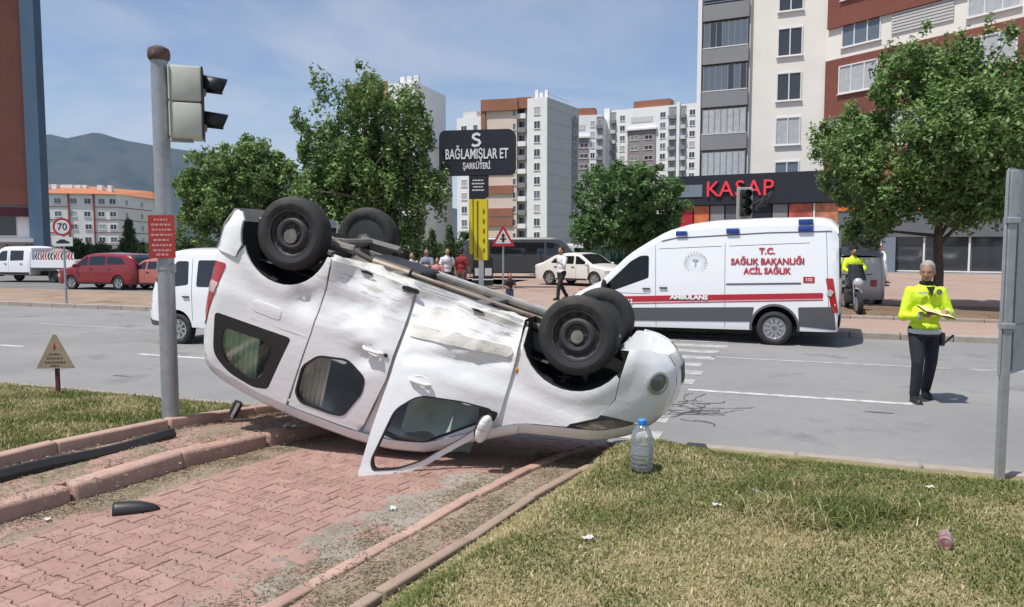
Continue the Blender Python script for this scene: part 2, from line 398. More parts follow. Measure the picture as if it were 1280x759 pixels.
# ------------------------------------------------------------------ setting
mb=MB(); mb.grid(24,24,lambda i,j:((i-.5)*13600,(j-.5)*13600,-.12)); tag(mb.build('ground',M_terrain),kind='structure')
quad_nu('road',7.34,18.2,-150,110,lambda n,u:0.0,M_asph,3,8)
sheet('lawn_right',S_B+.05,16,-4,7.22,zlawn_r,M_soil)
sheet('lawn_left',-26,S_C-.11,-2,7.22,zlawn_l,M_soil_l,.25,.25)
path=sheet('brick_path',S_L+.02,S_A+.02,-1,7.3,lambda s,n:b_(n)-.013,M_sand,.2,.1)
strip_l=sheet('paved_strip_left',S_C,S_L-.05,-1,7.25,lambda s,n:b_(n)+.105,M_sand,.2,.1)
strip_r=sheet('paved_strip_right',S_A,S_B+.02,-1,7.25,lambda s,n:b_(n)+.017,M_sand,.1,.1)
# interlocking pavers
def paver_mesh(name):
    l,w,wn,x1,x2=.0965,.0768,.0568,.061,.043
    o=[(-l,-w),(-x1,-w),(-x2,-wn),(x2,-wn),(x1,-w),(l,-w),(l,w),(x1,w),(x2,wn),(-x2,wn),(-x1,w),(-l,w)]
    V=[];Fc=[];n=len(o)
    for k,(z,i) in enumerate(((-.05,0),(-.004,0),(0,.004))):
        for x,y in o: V.append((x*(1-i/l),y*(1-i/w),z))
    for k in range(2):
        for i in range(n): Fc.append((k*n+i,k*n+(i+1)%n,(k+1)*n+(i+1)%n,(k+1)*n+i))
    Fc.append(tuple(range(2*n,3*n)))
    me=bpy.data.meshes.new(name); me.from_pydata(V,[],Fc); me.materials.append(M_brick); return me,V,Fc
PM,PV,PF=paver_mesh('brick')
def lay_bricks(parent,s0,s1,zoff,maxn=300,n0=1.6,n1=7.2,frame=True):
    """rows across the path (s), stepping along it (t)"""
    T=Vector((math.sin(PA),math.cos(PA))); Sv=Vector((SX,SY)); got=[]
    row=0; t=1.0
    while t<9.5:
        s=s0+.1+(0 if row%2 else .1)-.1
        while s<s1-.02:
            if s>s0+.03:
                x=Sv.x*s+T.x*t; y=Sv.y*s+T.y*t; n=n_of(x,y)
                px=CX+FPX*x/max(y,.3)
                vis=-30<px<1300 and y>3.3
                if n0<n<n1 and -500<px<1500 and y>2.0: got.append((0 if vis else 1,math.hypot(x,y),x,y,n))
            s+=.2
        t+=.14; row+=1
    got.sort(); rest=MB()
    for k,(_,d,x,y,n) in enumerate(got):
        z=b_(n)+zoff+random.uniform(-.0022,.0022)
        sl=(b_(n+.1)-b_(n-.1))/.2
        M=Matrix.Translation((x,y,z))@Matrix.Rotation(-PA+random.uniform(-.02,.02),4,'Z')@Matrix.Rotation(math.atan(sl)+random.uniform(-.008,.008),4,'X')@Matrix.Rotation(random.uniform(-.008,.008),4,'Y')
        if k<maxn:
            o=link(bpy.data.objects.new('brick',PM),parent); o.matrix_world=M; o.matrix_basis=M
        else: rest.raw([M@Vector(v) for v in PV],PF)
    if rest.V: tag(rest.build('brick_field',M_brick,parent),kind='stuff')
lay_bricks(path,S_L+.05,S_A-.02,0)
lay_bricks(strip_l,S_C+.06,S_L-.1,.118,160)
lay_bricks(strip_r,S_A+.1,S_B-.02,.03,90)
# kerb stones along the path
def stone_mesh(name,L,w,h,bev,mat,sub=None):
    mb=MB(); mb.box((0,0,-h/2),(w,L,h),bev=bev); me=bpy.data.meshes.new(name); me.from_pydata(mb.V,[],mb.F); me.materials.append(mat); me.shade_smooth(); me.set_sharp_from_angle(angle=R(50)); return me
def lay_kerb(name,s,L,w,h,bev,mat,zoff,n0,n1,gap=.012,jit=.008):
    root=tag(link(bpy.data.objects.new(name,None)),kind='structure'); me=stone_mesh('kerb_stone',L-gap,w,h,bev,mat)
    T=Vector((math.sin(PA),math.cos(PA))); Sv=Vector((SX,SY)); t=0
    while t<10:
        x=Sv.x*s+T.x*t;y=Sv.y*s+T.y*t;n=n_of(x,y)
        if n0<n<n1:
            sl=(b_(n+.3)-b_(n-.3))/.6
            o=link(bpy.data.objects.new('kerb_stone',me),root); o.location=(x+random.uniform(-jit,jit),y+random.uniform(-jit,jit),b_(n)+zoff+random.uniform(-jit,jit)); o.rotation_euler=(math.atan(sl)+random.uniform(-.02,.02),random.uniform(-.03,.03),-PA+random.uniform(-.014,.014))
        t+=L
    return root
lay_kerb('path_kerb_left',S_L-.02,.88,.16,.3,.03,M_kerb,.125,.5,7.0)
lay_kerb('lawn_kerb_left',S_C-.05,1.0,.11,.26,.018,M_kerb,.205,.5,6.95)
lay_kerb('path_kerb_right',S_A+.03,.8,.085,.2,.012,M_kerb,.045,.5,6.9)
lay_kerb('lawn_edging_right',S_B,.8,.07,.2,.012,M_edge,.092,.5,6.8)
# road kerbs, stones one metre long
def road_kerb(name,n,u0,u1,w,top,bot,mat,gap_u=None,step=1.0,bev=.02):
    root=tag(link(bpy.data.objects.new(name,None)),kind='structure'); mb=MB(); mb.box((0,0,-(top-bot)/2),(step-.012,w,top-bot),bev=bev)
    me=bpy.data.meshes.new('kerb_stone'); me.from_pydata(mb.V,[],mb.F); me.materials.append(mat)
    u=u0
    while u<u1:
        if not(gap_u and gap_u[0]<u<gap_u[1]):
            o=link(bpy.data.objects.new('kerb_stone',me),root); p=nu(n,u+step/2); o.location=(p.x,p.y,top+random.uniform(-.004,.004)); o.rotation_euler=(random.uniform(-.01,.01),0,-RA+random.uniform(-.004,.004))
        u+=step
    return root
pu=[ (lambda x,y:x*NY-y*NX)(*sn(s,7.3)) for s in (S_L,S_A)]
road_kerb('road_kerb_near',7.29,-26,9,.14,.135,-.1,M_kerbg,(pu[0]-.9,pu[1]-.1))
road_kerb('road_kerb_far',18.27,-44,10,.18,.14,-.1,M_kerbg)
# far side
quad_nu('far_sidewalk',18.36,21.6,-13,40,lambda n,u:.135,M_walk)
quad_nu('median_ground',18.36,24.2,-120,-13,lambda n,u:.13+.10*sm((n-18.6)/2)*(1-sm((n-22.5)/1.5)),M_dirt,.4,3)
quad_nu('far_road',24.2,37,-150,-13,lambda n,u:.03,M_asph2)
quad_nu('planting_strip',21.6,25.6,-.8,40,lambda n,u:.17+.13*sm((n-21.6)/.8)*(1-sm((n-24.8)/.8))+.04*(float(vnoise(n*2,u*2,5))-.5),M_dark_dirt,.25,.4)
quad_nu('parking_lot',21.6,62,-13,-.8,lambda n,u:.15+(n-21.6)*.009,M_lot)
quad_nu('parking_lot_right',25.6,62,-.8,60,lambda n,u:.186+(n-25.6)*.009,M_lot)
quad_nu('parking_lot_back',37,75,-70,-13,lambda n,u:.15+(n-21.6)*.009,M_lot)
def zlot(p): return .15+max(0,n_of(p[0],p[1])-21.6)*.009
road_kerb('planting_kerb',21.62,-.8,16,.1,.22,.0,M_kerbg)
# painted markings, worn
M_paint=P('road_paint',(.56,.56,.55),.8,dirt=(.26,.26,.255),ds=7,dth=.46,bump=.2,bs=60)
M_paint2=P('road_paint_worn',(.42,.42,.415),.8,dirt=(.235,.234,.23),ds=5,dth=.42,bump=.2,bs=60)
def marking(name,n,u0,u1,w,mat,z=.004):
    mb=MB(); k=max(1,int((u1-u0)/.5)); mb.grid(k,1,lambda i,j:nu(n+w*(j-.5),u0+(u1-u0)*i,z)); return tag(mb.build(name,mat),kind='structure')
for u0,u1 in ((-1.45,1.35),(4.4,7.4),(10.4,13.4),(-11.5,-8.5),(-17.5,-14.5),(-23.5,-20.5),(-29.5,-26.5)): marking('lane_marking',10.8,u0,u1,.13,M_paint)
for u0,u1 in ((-1.5,2.3),(2.6,4.0),(7.2,10),(-12.5,-9.5),(-18.5,-15.5),(-24.5,-21.5),(-32,-29)): marking('lane_marking',14.2,u0,u1,.12,M_paint2)
k=0
for n in np.arange(8.0,17.9,.86):
    k+=1; marking('crossing_bar',float(n),-4.6+random.uniform(-.05,.05),-1.45+random.uniform(-.1,.1),.42,M_paint2)
# spilt fluid and cracks on the asphalt by the van's nose
def blob_poly(c,rx,ry,n=26,j=.35,ang=0):
    o=[]
    for i in range(n):
        a=2*math.pi*i/n; r=1+random.uniform(-j,j); x,y=rx*r*math.cos(a),ry*r*math.sin(a); o.append((c[0]+x*math.cos(ang)-y*math.sin(ang),c[1]+x*math.sin(ang)+y*math.cos(ang)))
    return o
M_wet=P('oil_stain',(.11,.109,.107),.7,var=.3,vs=4)
mb=MB()
def crackline(p,ang,L,w):
    pts=[];x,y=p
    for i in range(int(L/.07)):
        pts.append((x,y)); ang+=random.uniform(-.55,.55); x+=.07*math.cos(ang);y+=.07*math.sin(ang)
    for i in range(len(pts)-1):
        a=Vector(pts[i]);c=Vector(pts[i+1]); d=(c-a).normalized(); q=Vector((-d.y,d.x)); w0=w*random.uniform(.5,1.4)
        kk=len(mb.V); mb.V+=[(*(a-q*w0),.006),(*(a+q*w0),.006),(*(c+q*w0),.006),(*(c-q*w0),.006)]; mb.F.append((kk,kk+3,kk+2,kk+1))
c0=atz(848,515,0)
random.seed(5)
for k in range(20):
    crackline((c0.x+random.uniform(-.3,.3),c0.y+random.uniform(-.5,.6)),random.uniform(-.5,.9),random.uniform(.4,1.1),.010)
tag(mb.build('oil_streaks',M_wet),kind='structure')
for q,rx,ry in (((1100,516),.16,.03),((880,505),.10,.04),((150,470),.18,.03)):
    p=atz(*q,0); mb=MB(); k=blob_poly((p.x,p.y),rx,ry,24,.3,-RA); mb.raw([(x,y,.005) for x,y in k],[tuple(range(len(k)))]); tag(mb.build('road_stain',M_wet),kind='structure')
# ------------------------------------------------------------------ grass
M_grass=attr_mat('grass_blades',.75,.25)
def blades(name,pts,zf,hmin,hmax,lean,wid,colf,parent=None,seed=1,label=None,cat=None):
    r=np.random.default_rng(seed); n=len(pts); x=pts[:,0];y=pts[:,1]; z=zf
    h=r.uniform(hmin,hmax,n); az=r.uniform(0,2*np.pi,n); ln=r.uniform(lean*.3,lean,n); w=r.uniform(.6,1.3,n)*wid
    dx=np.cos(az);dy=np.sin(az); fz=r.uniform(0,2*np.pi,n); wx=np.cos(fz)*w;wy=np.sin(fz)*w
    V=np.zeros((n,5,3)); mxx=x+dx*h*ln*.45; my=y+dy*h*ln*.45; mz=z+h*.62*np.cos(ln*.6)
    tx=x+dx*h*ln*1.15; ty=y+dy*h*ln*1.15; tz=z+h*np.cos(np.minimum(ln,1.45))+.002
    V[:,0]=np.stack([x-wx,y-wy,z-.01],1);V[:,1]=np.stack([x+wx,y+wy,z-.01],1)
    V[:,2]=np.stack([mxx+wx*.8,my+wy*.8,mz],1);V[:,3]=np.stack([mxx-wx*.8,my-wy*.8,mz],1);V[:,4]=np.stack([tx,ty,tz],1)
    i=np.arange(n)[:,None]*5
    T=np.concatenate([i+np.array([[0,1,2]]),i+np.array([[0,2,3]]),i+np.array([[3,2,4]])],0)
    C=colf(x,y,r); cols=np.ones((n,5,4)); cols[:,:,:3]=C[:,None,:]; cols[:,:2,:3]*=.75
    o=fast_mesh(name,V.reshape(-1,3),T,M_grass,parent,cols.reshape(-1,4),3)
    return tag(o,label,cat,None,'stuff')
def in_view(x,y,z,m=520):
    px=CX+FPX*x/np.maximum(y,.2)
    return (px>-m)&(px<1280+m)&(y>2.1)
def sample(s0,s1,n0,n1,N,seed,zf):
    r=np.random.default_rng(seed); s=r.uniform(s0,s1,N);n=r.uniform(n0,n1,N)
    x=(n*SY-NY*s)/_det;y=(NX*s-SX*n)/_det
    k=in_view(x,y,0); s,n,x,y=s[k],n[k],x[k],y[k]
    gs=np.linspace(s0,s1,160);gn=np.linspace(n0,n1,90); G=np.array([[zf(a,c) for c in gn] for a in gs])
    fi=(s-s0)/(s1-s0)*159;fj=(n-n0)/(n1-n0)*89; i=np.minimum(fi.astype(int),158);j=np.minimum(fj.astype(int),88); fi-=i;fj-=j
    z=G[i,j]*(1-fi)*(1-fj)+G[i+1,j]*fi*(1-fj)+G[i,j+1]*(1-fi)*fj+G[i+1,j+1]*fi*fj; return np.stack([x,y],1),z
def grass_col(green):
    G=np.array([[.150,.185,.050],[.110,.155,.040],[.200,.215,.075]]); D=np.array([[.43,.375,.19],[.37,.315,.15],[.52,.46,.27]])
    def f(x,y,r):
        m=vnoise(x*2.3,y*2.3,1)*.45+vnoise(x*7,y*7,2)*.25+vnoise(x*.9,y*.9,4)*.45; pg=np.clip((m-.53)*3.4+green,.02,.97)
        for gx,gy,gr in GREENS: pg=np.maximum(pg,np.exp(-((x-gx)**2+(y-gy)**2)/gr**2)*.95)
        g=r.random(len(x))<pg; k=r.integers(0,3,len(x)); c=np.where(g[:,None],G[k],D[k]); return c*r.uniform(.75,1.25,(len(x),1))
    return f
gb=hitm(790,600); g2=hitm(960,620); g3=hitm(1010,650); g4=hitm(1030,740); g5=hitm(1215,640)
GREENS=[(gb.x-.1,gb.y,.35),(g2.x-.15,g2.y,.16),(g4.x,g4.y,.25)]
pts,z=sample(S_B+.06,7.5,1.4,6.6,420000,11,zlawn_r)
blades('grass',pts,z,.012,.034,1.5,.0032,grass_col(.20),seed=3,label='short dry mown grass on the raised lawn beside the overturned van',cat='grass')
pts,z=sample(-16,S_C-.12,3.2,7.2,120000,12,zlawn_l)
GREENS=[]
blades('grass',pts,z,.03,.06,1.2,.004,grass_col(.72),seed=4,label='greener mown grass on the lawn around the triangular sign',cat='grass')
# long tangled clump in the right lawn
r=np.random.default_rng(9)
def clump(px,py,N,rad,h0,h1,lean,green,seed,wid=.003):
    c=hitm(px,py); a=r.normal(0,rad,(N,2)); P2=np.stack([c.x+a[:,0]*1.5,c.y+a[:,1]*.8],1); zz=np.array([zg(p[0],p[1]) for p in P2])
    return P2,zz
bits=[]
for px,py,N,rad in ((985,612,900,.11),(1045,640,1500,.13),(1010,655,700,.09),(965,640,700,.07),(1100,640,700,.12)):
    P2,zz=clump(px,py,N,rad,0,0,0,0,0); bits.append((P2,zz))
P2=np.concatenate([q[0] for q in bits]);zz=np.concatenate([q[1] for q in bits])
blades('grass_clump',P2,zz,.05,.13,1.45,.0028,grass_col(.36),seed=6,label='tangled clump of longer dry grass in the right lawn',cat='grass')
# dry clippings and straw blown against the kerbs
def straw(name,bands,N,seed,label):
    r=np.random.default_rng(seed); xs=[];zs=[]
    for s,ws,zo,wgt,n0,n1 in bands:
        k=int(N*wgt); ss=r.normal(s,ws,k); nn=r.uniform(n0,n1,k); q=vnoise(ss*5,nn*5,8)+.25*vnoise(nn*2,ss,3); keep=q>r.uniform(.2,.9,k); ss,nn=ss[keep],nn[keep]
        x=(nn*SY-NY*ss)/_det;y=(NX*ss-SX*nn)/_det; v=in_view(x,y,0); x,y,nn=x[v],y[v],nn[v]; xs.append(np.stack([x,y],1)); zs.append(np.interp(nn,[0,4.6,5.4,6.2,7.3],[.28,.28,.25,.19,.07])+zo)
    pts=np.concatenate(xs);z=np.concatenate(zs); n=len(pts)
    L=r.uniform(.004,.015,n);az=r.uniform(0,2*np.pi,n);w=r.uniform(.0012,.003,n)
    V=np.zeros((n,4,3)); dx=np.cos(az)*L;dy=np.sin(az)*L; nx=-np.sin(az)*w;ny=np.cos(az)*w; zz=z+r.uniform(.001,.010,n)
    for i,(sg,so) in enumerate(((-1,-1),(1,-1),(1,1),(-1,1))): V[:,i]=np.stack([pts[:,0]+sg*dx+so*nx,pts[:,1]+sg*dy+so*ny,zz+(r.uniform(-.003,.006,n) if i<2 else 0)],1)
    cc=np.array([[.40,.33,.23],[.33,.27,.19],[.27,.24,.15],[.25,.20,.15]])[r.integers(0,4,n)]*r.uniform(.7,1.2,(n,1)); C=np.ones((n,4,4)); C[:,:,:3]=cc[:,None]
    return tag(fast_mesh(name,V.reshape(-1,3),np.arange(n*4).reshape(-1,4),M_grass,None,C.reshape(-1,4)),label,'straw',None,'stuff')
straw('dry_clippings',[(S_L+.16,.09,.001,.42,2.8,6.8),(S_L-.3,.22,.120,.2,3,7),(S_C+.12,.07,.122,.16,3,7),(S_A-.1,.12,.001,.35,2.4,6.5),(S_A+.25,.12,.033,.42,2.4,6.8),(S_B-.06,.05,.04,.2,2.4,6.8),(-3.8,.8,.001,.12,2.6,6.8)],30000,21,'dry grass clippings and straw lying along the path kerbs')

# old mortar smeared over the path's right edge, proud where it is thick
def smear(name,s0,s1,n0,n1,base,amp,mat,seed,label,fx=3.5,parent=None):
    gs=int((s1-s0)/.02);gn=int((n1-n0)/.03); mb=MB()
    S2,N2=np.meshgrid(np.linspace(s0,s1,gs+1),np.linspace(n0,n1,gn+1),indexing='ij')
    h=vnoise(S2*fx,N2*fx,seed)*.5+vnoise(S2*fx*2.7,N2*fx*2.7,seed+1)*.3+vnoise(S2*fx*7,N2*fx*7,seed+2)*.2
    e=np.minimum(1,np.minimum((S2-s0)/.12,(s1-S2)/.05)); e2=np.minimum(1,np.minimum((N2-n0)/.3,(n1-N2)/.3)); Z=base+amp*(h-.50)*2-.012*(1-np.clip(e,0,1))-.012*(1-np.clip(e2,0,1))
    mb.grid(gs,gn,lambda i,j:(lambda a,c:(*sn(float(S2[a,c]),float(N2[a,c])),b_(float(N2[a,c]))+float(Z[a,c])))(int(round(i*gs)),int(round(j*gn))))
    return tag(mb.build(name,mat,parent,True,60),kind='structure')
M_mort=ground_mat('old_mortar',(.27,.235,.20),(.34,.305,.265),2.2,(.22,.19,.155),4,.52,60,.7,.95,.1)
M_silt=ground_mat('dry_silt',(.25,.20,.15),(.31,.255,.195),2.2,(.19,.16,.105),4,.5,70,.8,.95,.1)
smear('mortar_smear',S_A-.55,S_A-.01,2.2,5.6,.0015,.011,M_mort,3,'')
smear('kerb_silt',S_L+.05,S_L+.42,2.6,6.9,.003,.012,M_silt,7,'')
smear('strip_silt',S_C+.0,S_L-.10,3.0,7.0,.1170,.009,M_silt,11,'')
smear('edge_silt',S_A+.06,S_B-.03,2.4,6.8,.0335,.011,M_silt,15,'')
# ------------------------------------------------------------------ vehicle kit
class Shape:
    def __init__(s,W,top,r=.1,xf=((.3,2),(1,2)),xr=((.3,-2),(1.6,-2)),Rf=.4,Ryf=.28,Rr=.15,Ryr=.08,tum=(1.0,1.7,.14),crown=.03,lo=.45,extra=None,rf=None):
        s.W,s.top,s.r,s.xf_,s.xr_,s.Rf,s.Ryf,s.Rr,s.Ryr,s.tum,s.crown,s.lo,s.extra=W,top,r,xf,xr,Rf,Ryf,Rr,Ryr,tum,crown,lo,extra
        xs=np.linspace(top[0][0],top[-1][0],241); zz=np.interp(xs,[a for a,_ in top],[b for _,b in top]); k=np.ones(7)/7; zp=np.pad(zz,3,'edge'); s.tx,s.tz=xs,np.convolve(zp,k,'valid')
    def ztop(s,x): return float(np.interp(x,s.tx,s.tz))
    def xf(s,z): return float(np.interp(z,[a for a,_ in s.xf_],[b for _,b in s.xf_]))
    def xr(s,z): return float(np.interp(z,[a for a,_ in s.xr_],[b for _,b in s.xr_]))
    def hw(s,x,z):
        w=s.W; z0,z1,a=s.tum
        if z>z0: w*=1-a*((z-z0)/(z1-z0))**1.4
        if z<s.lo: w-=.05*((s.lo-z)/.3)**2
        d=x-(s.xf(z)-s.Rf)
        if d>0: t=min(1,d/s.Rf); w-=s.Ryf*(1-math.sqrt(max(0,1-t*t)))
        d=(s.xr(z)+s.Rr)-x
        if d>0: t=min(1,d/s.Rr); w-=s.Ryr*(1-math.sqrt(max(0,1-t*t)))
        if s.extra: w+=s.extra(x,z)
        return w
    def sec(s,x,v,off=0):
        zt=s.ztop(x); r=s.r; w=s.hw(x,zt-r); Lf=max(.02,w-r); a=abs(v)*(Lf+r*math.pi/2); sg=1 if v>=0 else -1
        if a<=Lf: y=a; z=zt+s.crown*(1-(a/Lf)**2); return (x,sg*y,z+off)
        th=(a-Lf)/r; return (x,sg*(Lf+(r+off)*math.sin(th)),zt-r+(r+off)*math.cos(th))
    def side(s,sg=1,off=0): return lambda x,z:(x,sg*(s.hw(x,z)+off),z)
    def outline(s,z0,arches,x0=None,x1=None,n=14):
        """side contour, anticlockwise seen from the left (x right... z up)"""
        ptsB=[]; xa=s.xr(z0); xb=s.xf(z0)
        ptsB.append((xa,z0))
        for (ax,ar,az) in sorted(arches):
            h=math.sqrt(max(.0001,ar*ar-(az-z0)**2)) if az>z0 else ar; t0=math.atan2(z0-az,-h); t1=math.atan2(z0-az,h)
            if t0<0: t0+=2*math.pi
            for i in range(n+1):
                t=t0+(t1-t0)*i/n; ptsB.append((ax+ar*math.cos(t),az+ar*math.sin(t)))
        ptsB.append((xb,z0))
        zf=s.xf_[-1][0]; fr=[(s.xf(z),z) for z in np.linspace(z0,zf-s.r,8)[1:]]
        rr_top=s.xr_[-1][0]
        tp=[(x,s.ztop(x)-s.r) for x in np.linspace(s.xf(zf)-.02,s.xr(rr_top)+.02,40)]
        rb=[(s.xr(z),z) for z in np.linspace(min(rr_top,s.ztop(s.xr(rr_top)))-s.r-.02,z0,8)[:-1]]
        return [tuple(map(float,p)) for p in ptsB+fr+tp+rb]
def panel_geo(outline,fn,holes=(),res=.1,th=.02,sg=1):
    v2,T=panel2d(outline,holes,res); n=len(v2); A=[Vector(fn(*p)) for p in v2]; B=[a-Vector((0,sg*th,0)) for a in A]; cnt={}
    for f in T:
        for i in range(3): cnt[(f[i],f[(i+1)%3])]=1
    Fc=list(T)+[tuple(i+n for i in reversed(f)) for f in T]
    for (a,b) in cnt:
        if (b,a) not in cnt: Fc.append((b,a,a+n,b+n))
    if sg>0: Fc=[tuple(reversed(f)) for f in Fc]
    return A+B,Fc
def strip_geo(sh,x0,x1,v0=-1,v1=1,nx=12,nv=16,off=0):
    mb=MB(); mb.grid(nx,nv,lambda i,j:sh.sec(x0+(x1-x0)*i,v0+(v1-v0)*j,off)); return mb.V,mb.F
# shared vehicle materials
M_tyre=P('tyre_rubber',(.022,.022,.023),.8,bump=.25,bs=90,dirt=(.075,.07,.062),ds=3.5,dth=.55)
M_steel=P('steel_wheel',(.036,.036,.039),.6,.1,dirt=(.058,.055,.050),ds=9,dth=.52)
M_alloy=P('alloy_wheel',(.45,.45,.46),.35,.7)
M_black=P('black_plastic',(.02,.02,.021),.55,bump=.1,bs=120)
M_dark=P('dark_void',(.012,.012,.013),.85)
M_white=P('white_paint',(.76,.765,.77),.28,coat=.6,dirt=(.60,.58,.54),ds=1.8,dth=.58)
M_whitec=P('white_paint_clean',(.80,.81,.82),.3,coat=.5)
M_red=P('red_paint',(.22,.012,.02),.3,coat=.7)
M_glassd=P('window_glass_dark',(.012,.014,.016),.05,spec=.8)
M_glass=glass_mat('window_glass',(.90,.94,.92),.02,.65)
M_lampred=P('lamp_red',(.38,.012,.012),.15,coat=.6)
M_lampam=P('lamp_amber',(.6,.2,.02),.2)
M_lens=P('lamp_lens',(.55,.56,.57),.12,.3,coat=.5)
M_chrome=P('chrome',(.6,.6,.62),.15,1)
M_grey=P('grey_cladding',(.075,.078,.085),.6)
M_seat=P('seat_fabric',(.16,.18,.165),.9,var=.2,vs=8)
M_seam=P('panel_gap',(.03,.03,.03),.7)
def wheel(parent,c,Rw,w,steel=True,side=1,steer=0,n=40,name='wheel',spokes=None):
    """wheel with its axle along Y; outer face towards side"""
    root=link(bpy.data.objects.new(name,None),parent); root.location=c; root.rotation_euler=(0,0,steer); root.empty_display_size=.1
    RM=Matrix.Rotation(-side*math.pi/2,4,'X')   # local z -> side*y
    rr=Rw*.62; hwd=w/2
    t=MB(); pr=[(rr,-hwd*.8),(rr+.02,-hwd*.93),(Rw*.80,-hwd),(Rw*.93,-hwd*.94),(Rw*.985,-hwd*.78),(Rw,-hwd*.5),(Rw,-hwd*.42),(Rw-.008,-hwd*.40),(Rw-.008,-hwd*.32),(Rw,-hwd*.30),(Rw+.002,-hwd*.05),(Rw-.008,-hwd*.04),(Rw-.008,hwd*.04),(Rw+.002,hwd*.05),(Rw,hwd*.30),(Rw-.008,hwd*.32),(Rw-.008,hwd*.40),(Rw,hwd*.42),(Rw,hwd*.5),(Rw*.985,hwd*.78),(Rw*.93,hwd*.94),(Rw*.82,hwd),(Rw*.80,hwd*1.02),(Rw*.78,hwd),(rr+.02,hwd*.93),(rr,hwd*.8)]
    t.lathe(pr,n,RM,True); t.build('tyre',M_tyre,root,True,40)
    k=MB(); m=M_steel if steel else M_alloy
    k.lathe([(rr*1.0,-hwd*.8),(rr*1.03,hwd*.88),(rr*.98,hwd*.86),(rr*.95,hwd*.55),(rr*.86,hwd*.42),(rr*.78,hwd*.45),(rr*.70,hwd*.62),(rr*.60,hwd*.70),(rr*.50,hwd*.66),(rr*.42,hwd*.40),(rr*.30,hwd*.34),(rr*.22,hwd*.38),(rr*.17,hwd*.45),(.001,hwd*.44)] if steel else [(rr,-hwd*.8),(rr*1.03,hwd*.88),(rr*.96,hwd*.84),(rr*.92,hwd*.55),(rr*.55,hwd*.35),(rr*.3,hwd*.4),(.001,hwd*.42)],n,RM)
    rim=k.build('rim',m,root,True,30)
    d=MB()
    if steel:
        for i in range(12):
            a=2*math.pi*i/12; d.ball((0,0,0),(.001,.001,.001),4,3); 
        d=MB()
        for i in range(12):
            a=2*math.pi*(i+.5)/12; T=RM@Matrix.Translation((rr*.82*math.cos(a),rr*.82*math.sin(a),hwd*.46))@Matrix.Rotation(a,4,'Z')
            d.prism(ell(0,0,rr*.05,rr*.13,10),0,.006,T)
        tag(d.build('vent_holes',M_dark,rim),kind='stuff')
        e=MB()
        for i in range(5):
            a=2*math.pi*i/5+.3; e.lathe([(.012,0),(.012,.014),(.001,.016)],6,RM@Matrix.Translation((rr*.33*math.cos(a),rr*.33*math.sin(a),hwd*.34)))
        tag(e.build('wheel_nuts',M_steel,rim),kind='stuff'); e=MB(); e.lathe([(rr*.25,hwd*.36),(rr*.24,hwd*.48),(rr*.20,hwd*.50),(.001,hwd*.49)],20,RM); e.build('hub_dark_disc',M_black,rim,True)  # black disc added over the hub to darken its sunlit face
    else:
        ns=spokes or 5
        for i in range(ns):
            a=2*math.pi*i/ns; T=RM@Matrix.Rotation(a,4,'Z'); d.prism([(rr*.1,-rr*.10),(rr*.93,-rr*.13),(rr*.93,rr*.13),(rr*.1,rr*.10)],hwd*.40,hwd*.78,T)
        tag(d.build('spokes',M_alloy,rim),kind='stuff')
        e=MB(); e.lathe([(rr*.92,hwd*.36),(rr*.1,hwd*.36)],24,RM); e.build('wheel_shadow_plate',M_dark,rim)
    return root
def well(parent,x,y0,y1,r,z,sg,name='wheel_liner',a0=0):
    mb=MB(); n=18
    V=[];Fc=[]
    for k in range(n+1):
        a=a0+(math.pi-a0)*k/n
        for y in (y0,y1): V.append((x+r*math.cos(a),sg*y,z+r*math.sin(a)))
    for k in range(n): Fc.append((2*k,2*k+2,2*k+3,2*k+1))
    Fc.append(tuple(2*k for k in range(n+1)))
    return mesh_obj(name,V,Fc,M_dark,parent,True,60)
def seams(parent,sh,sg,lines,w=.008,off=.003,name='panel_gap',mat=None):
    V=[];Fc=[]
    for ln in lines:
        pts=[Vector(p) for p in densify(list(ln)+[ln[-1]],.08)][:]
        pts=[]
        for i in range(len(ln)-1):
            a=Vector(ln[i]);b=Vector(ln[i+1]);k=max(1,int((b-a).length/.08))
            for j in range(k): pts.append(a+(b-a)*(j/k))
        pts.append(Vector(ln[-1]))
        for i,p in enumerate(pts):
            d=(pts[min(i+1,len(pts)-1)]-pts[max(0,i-1)]).normalized(); q=Vector((-d.y,d.x))*w/2
            for r_ in (p-q,p+q): V.append(sh.side(sg,off)(r_.x,r_.y))
        k0=len(V)-2*len(pts)
        for i in range(len(pts)-1): Fc.append((k0+2*i,k0+2*i+1,k0+2*i+3,k0+2*i+2))
    return mesh_obj(name,V,Fc,mat or M_seam,parent)
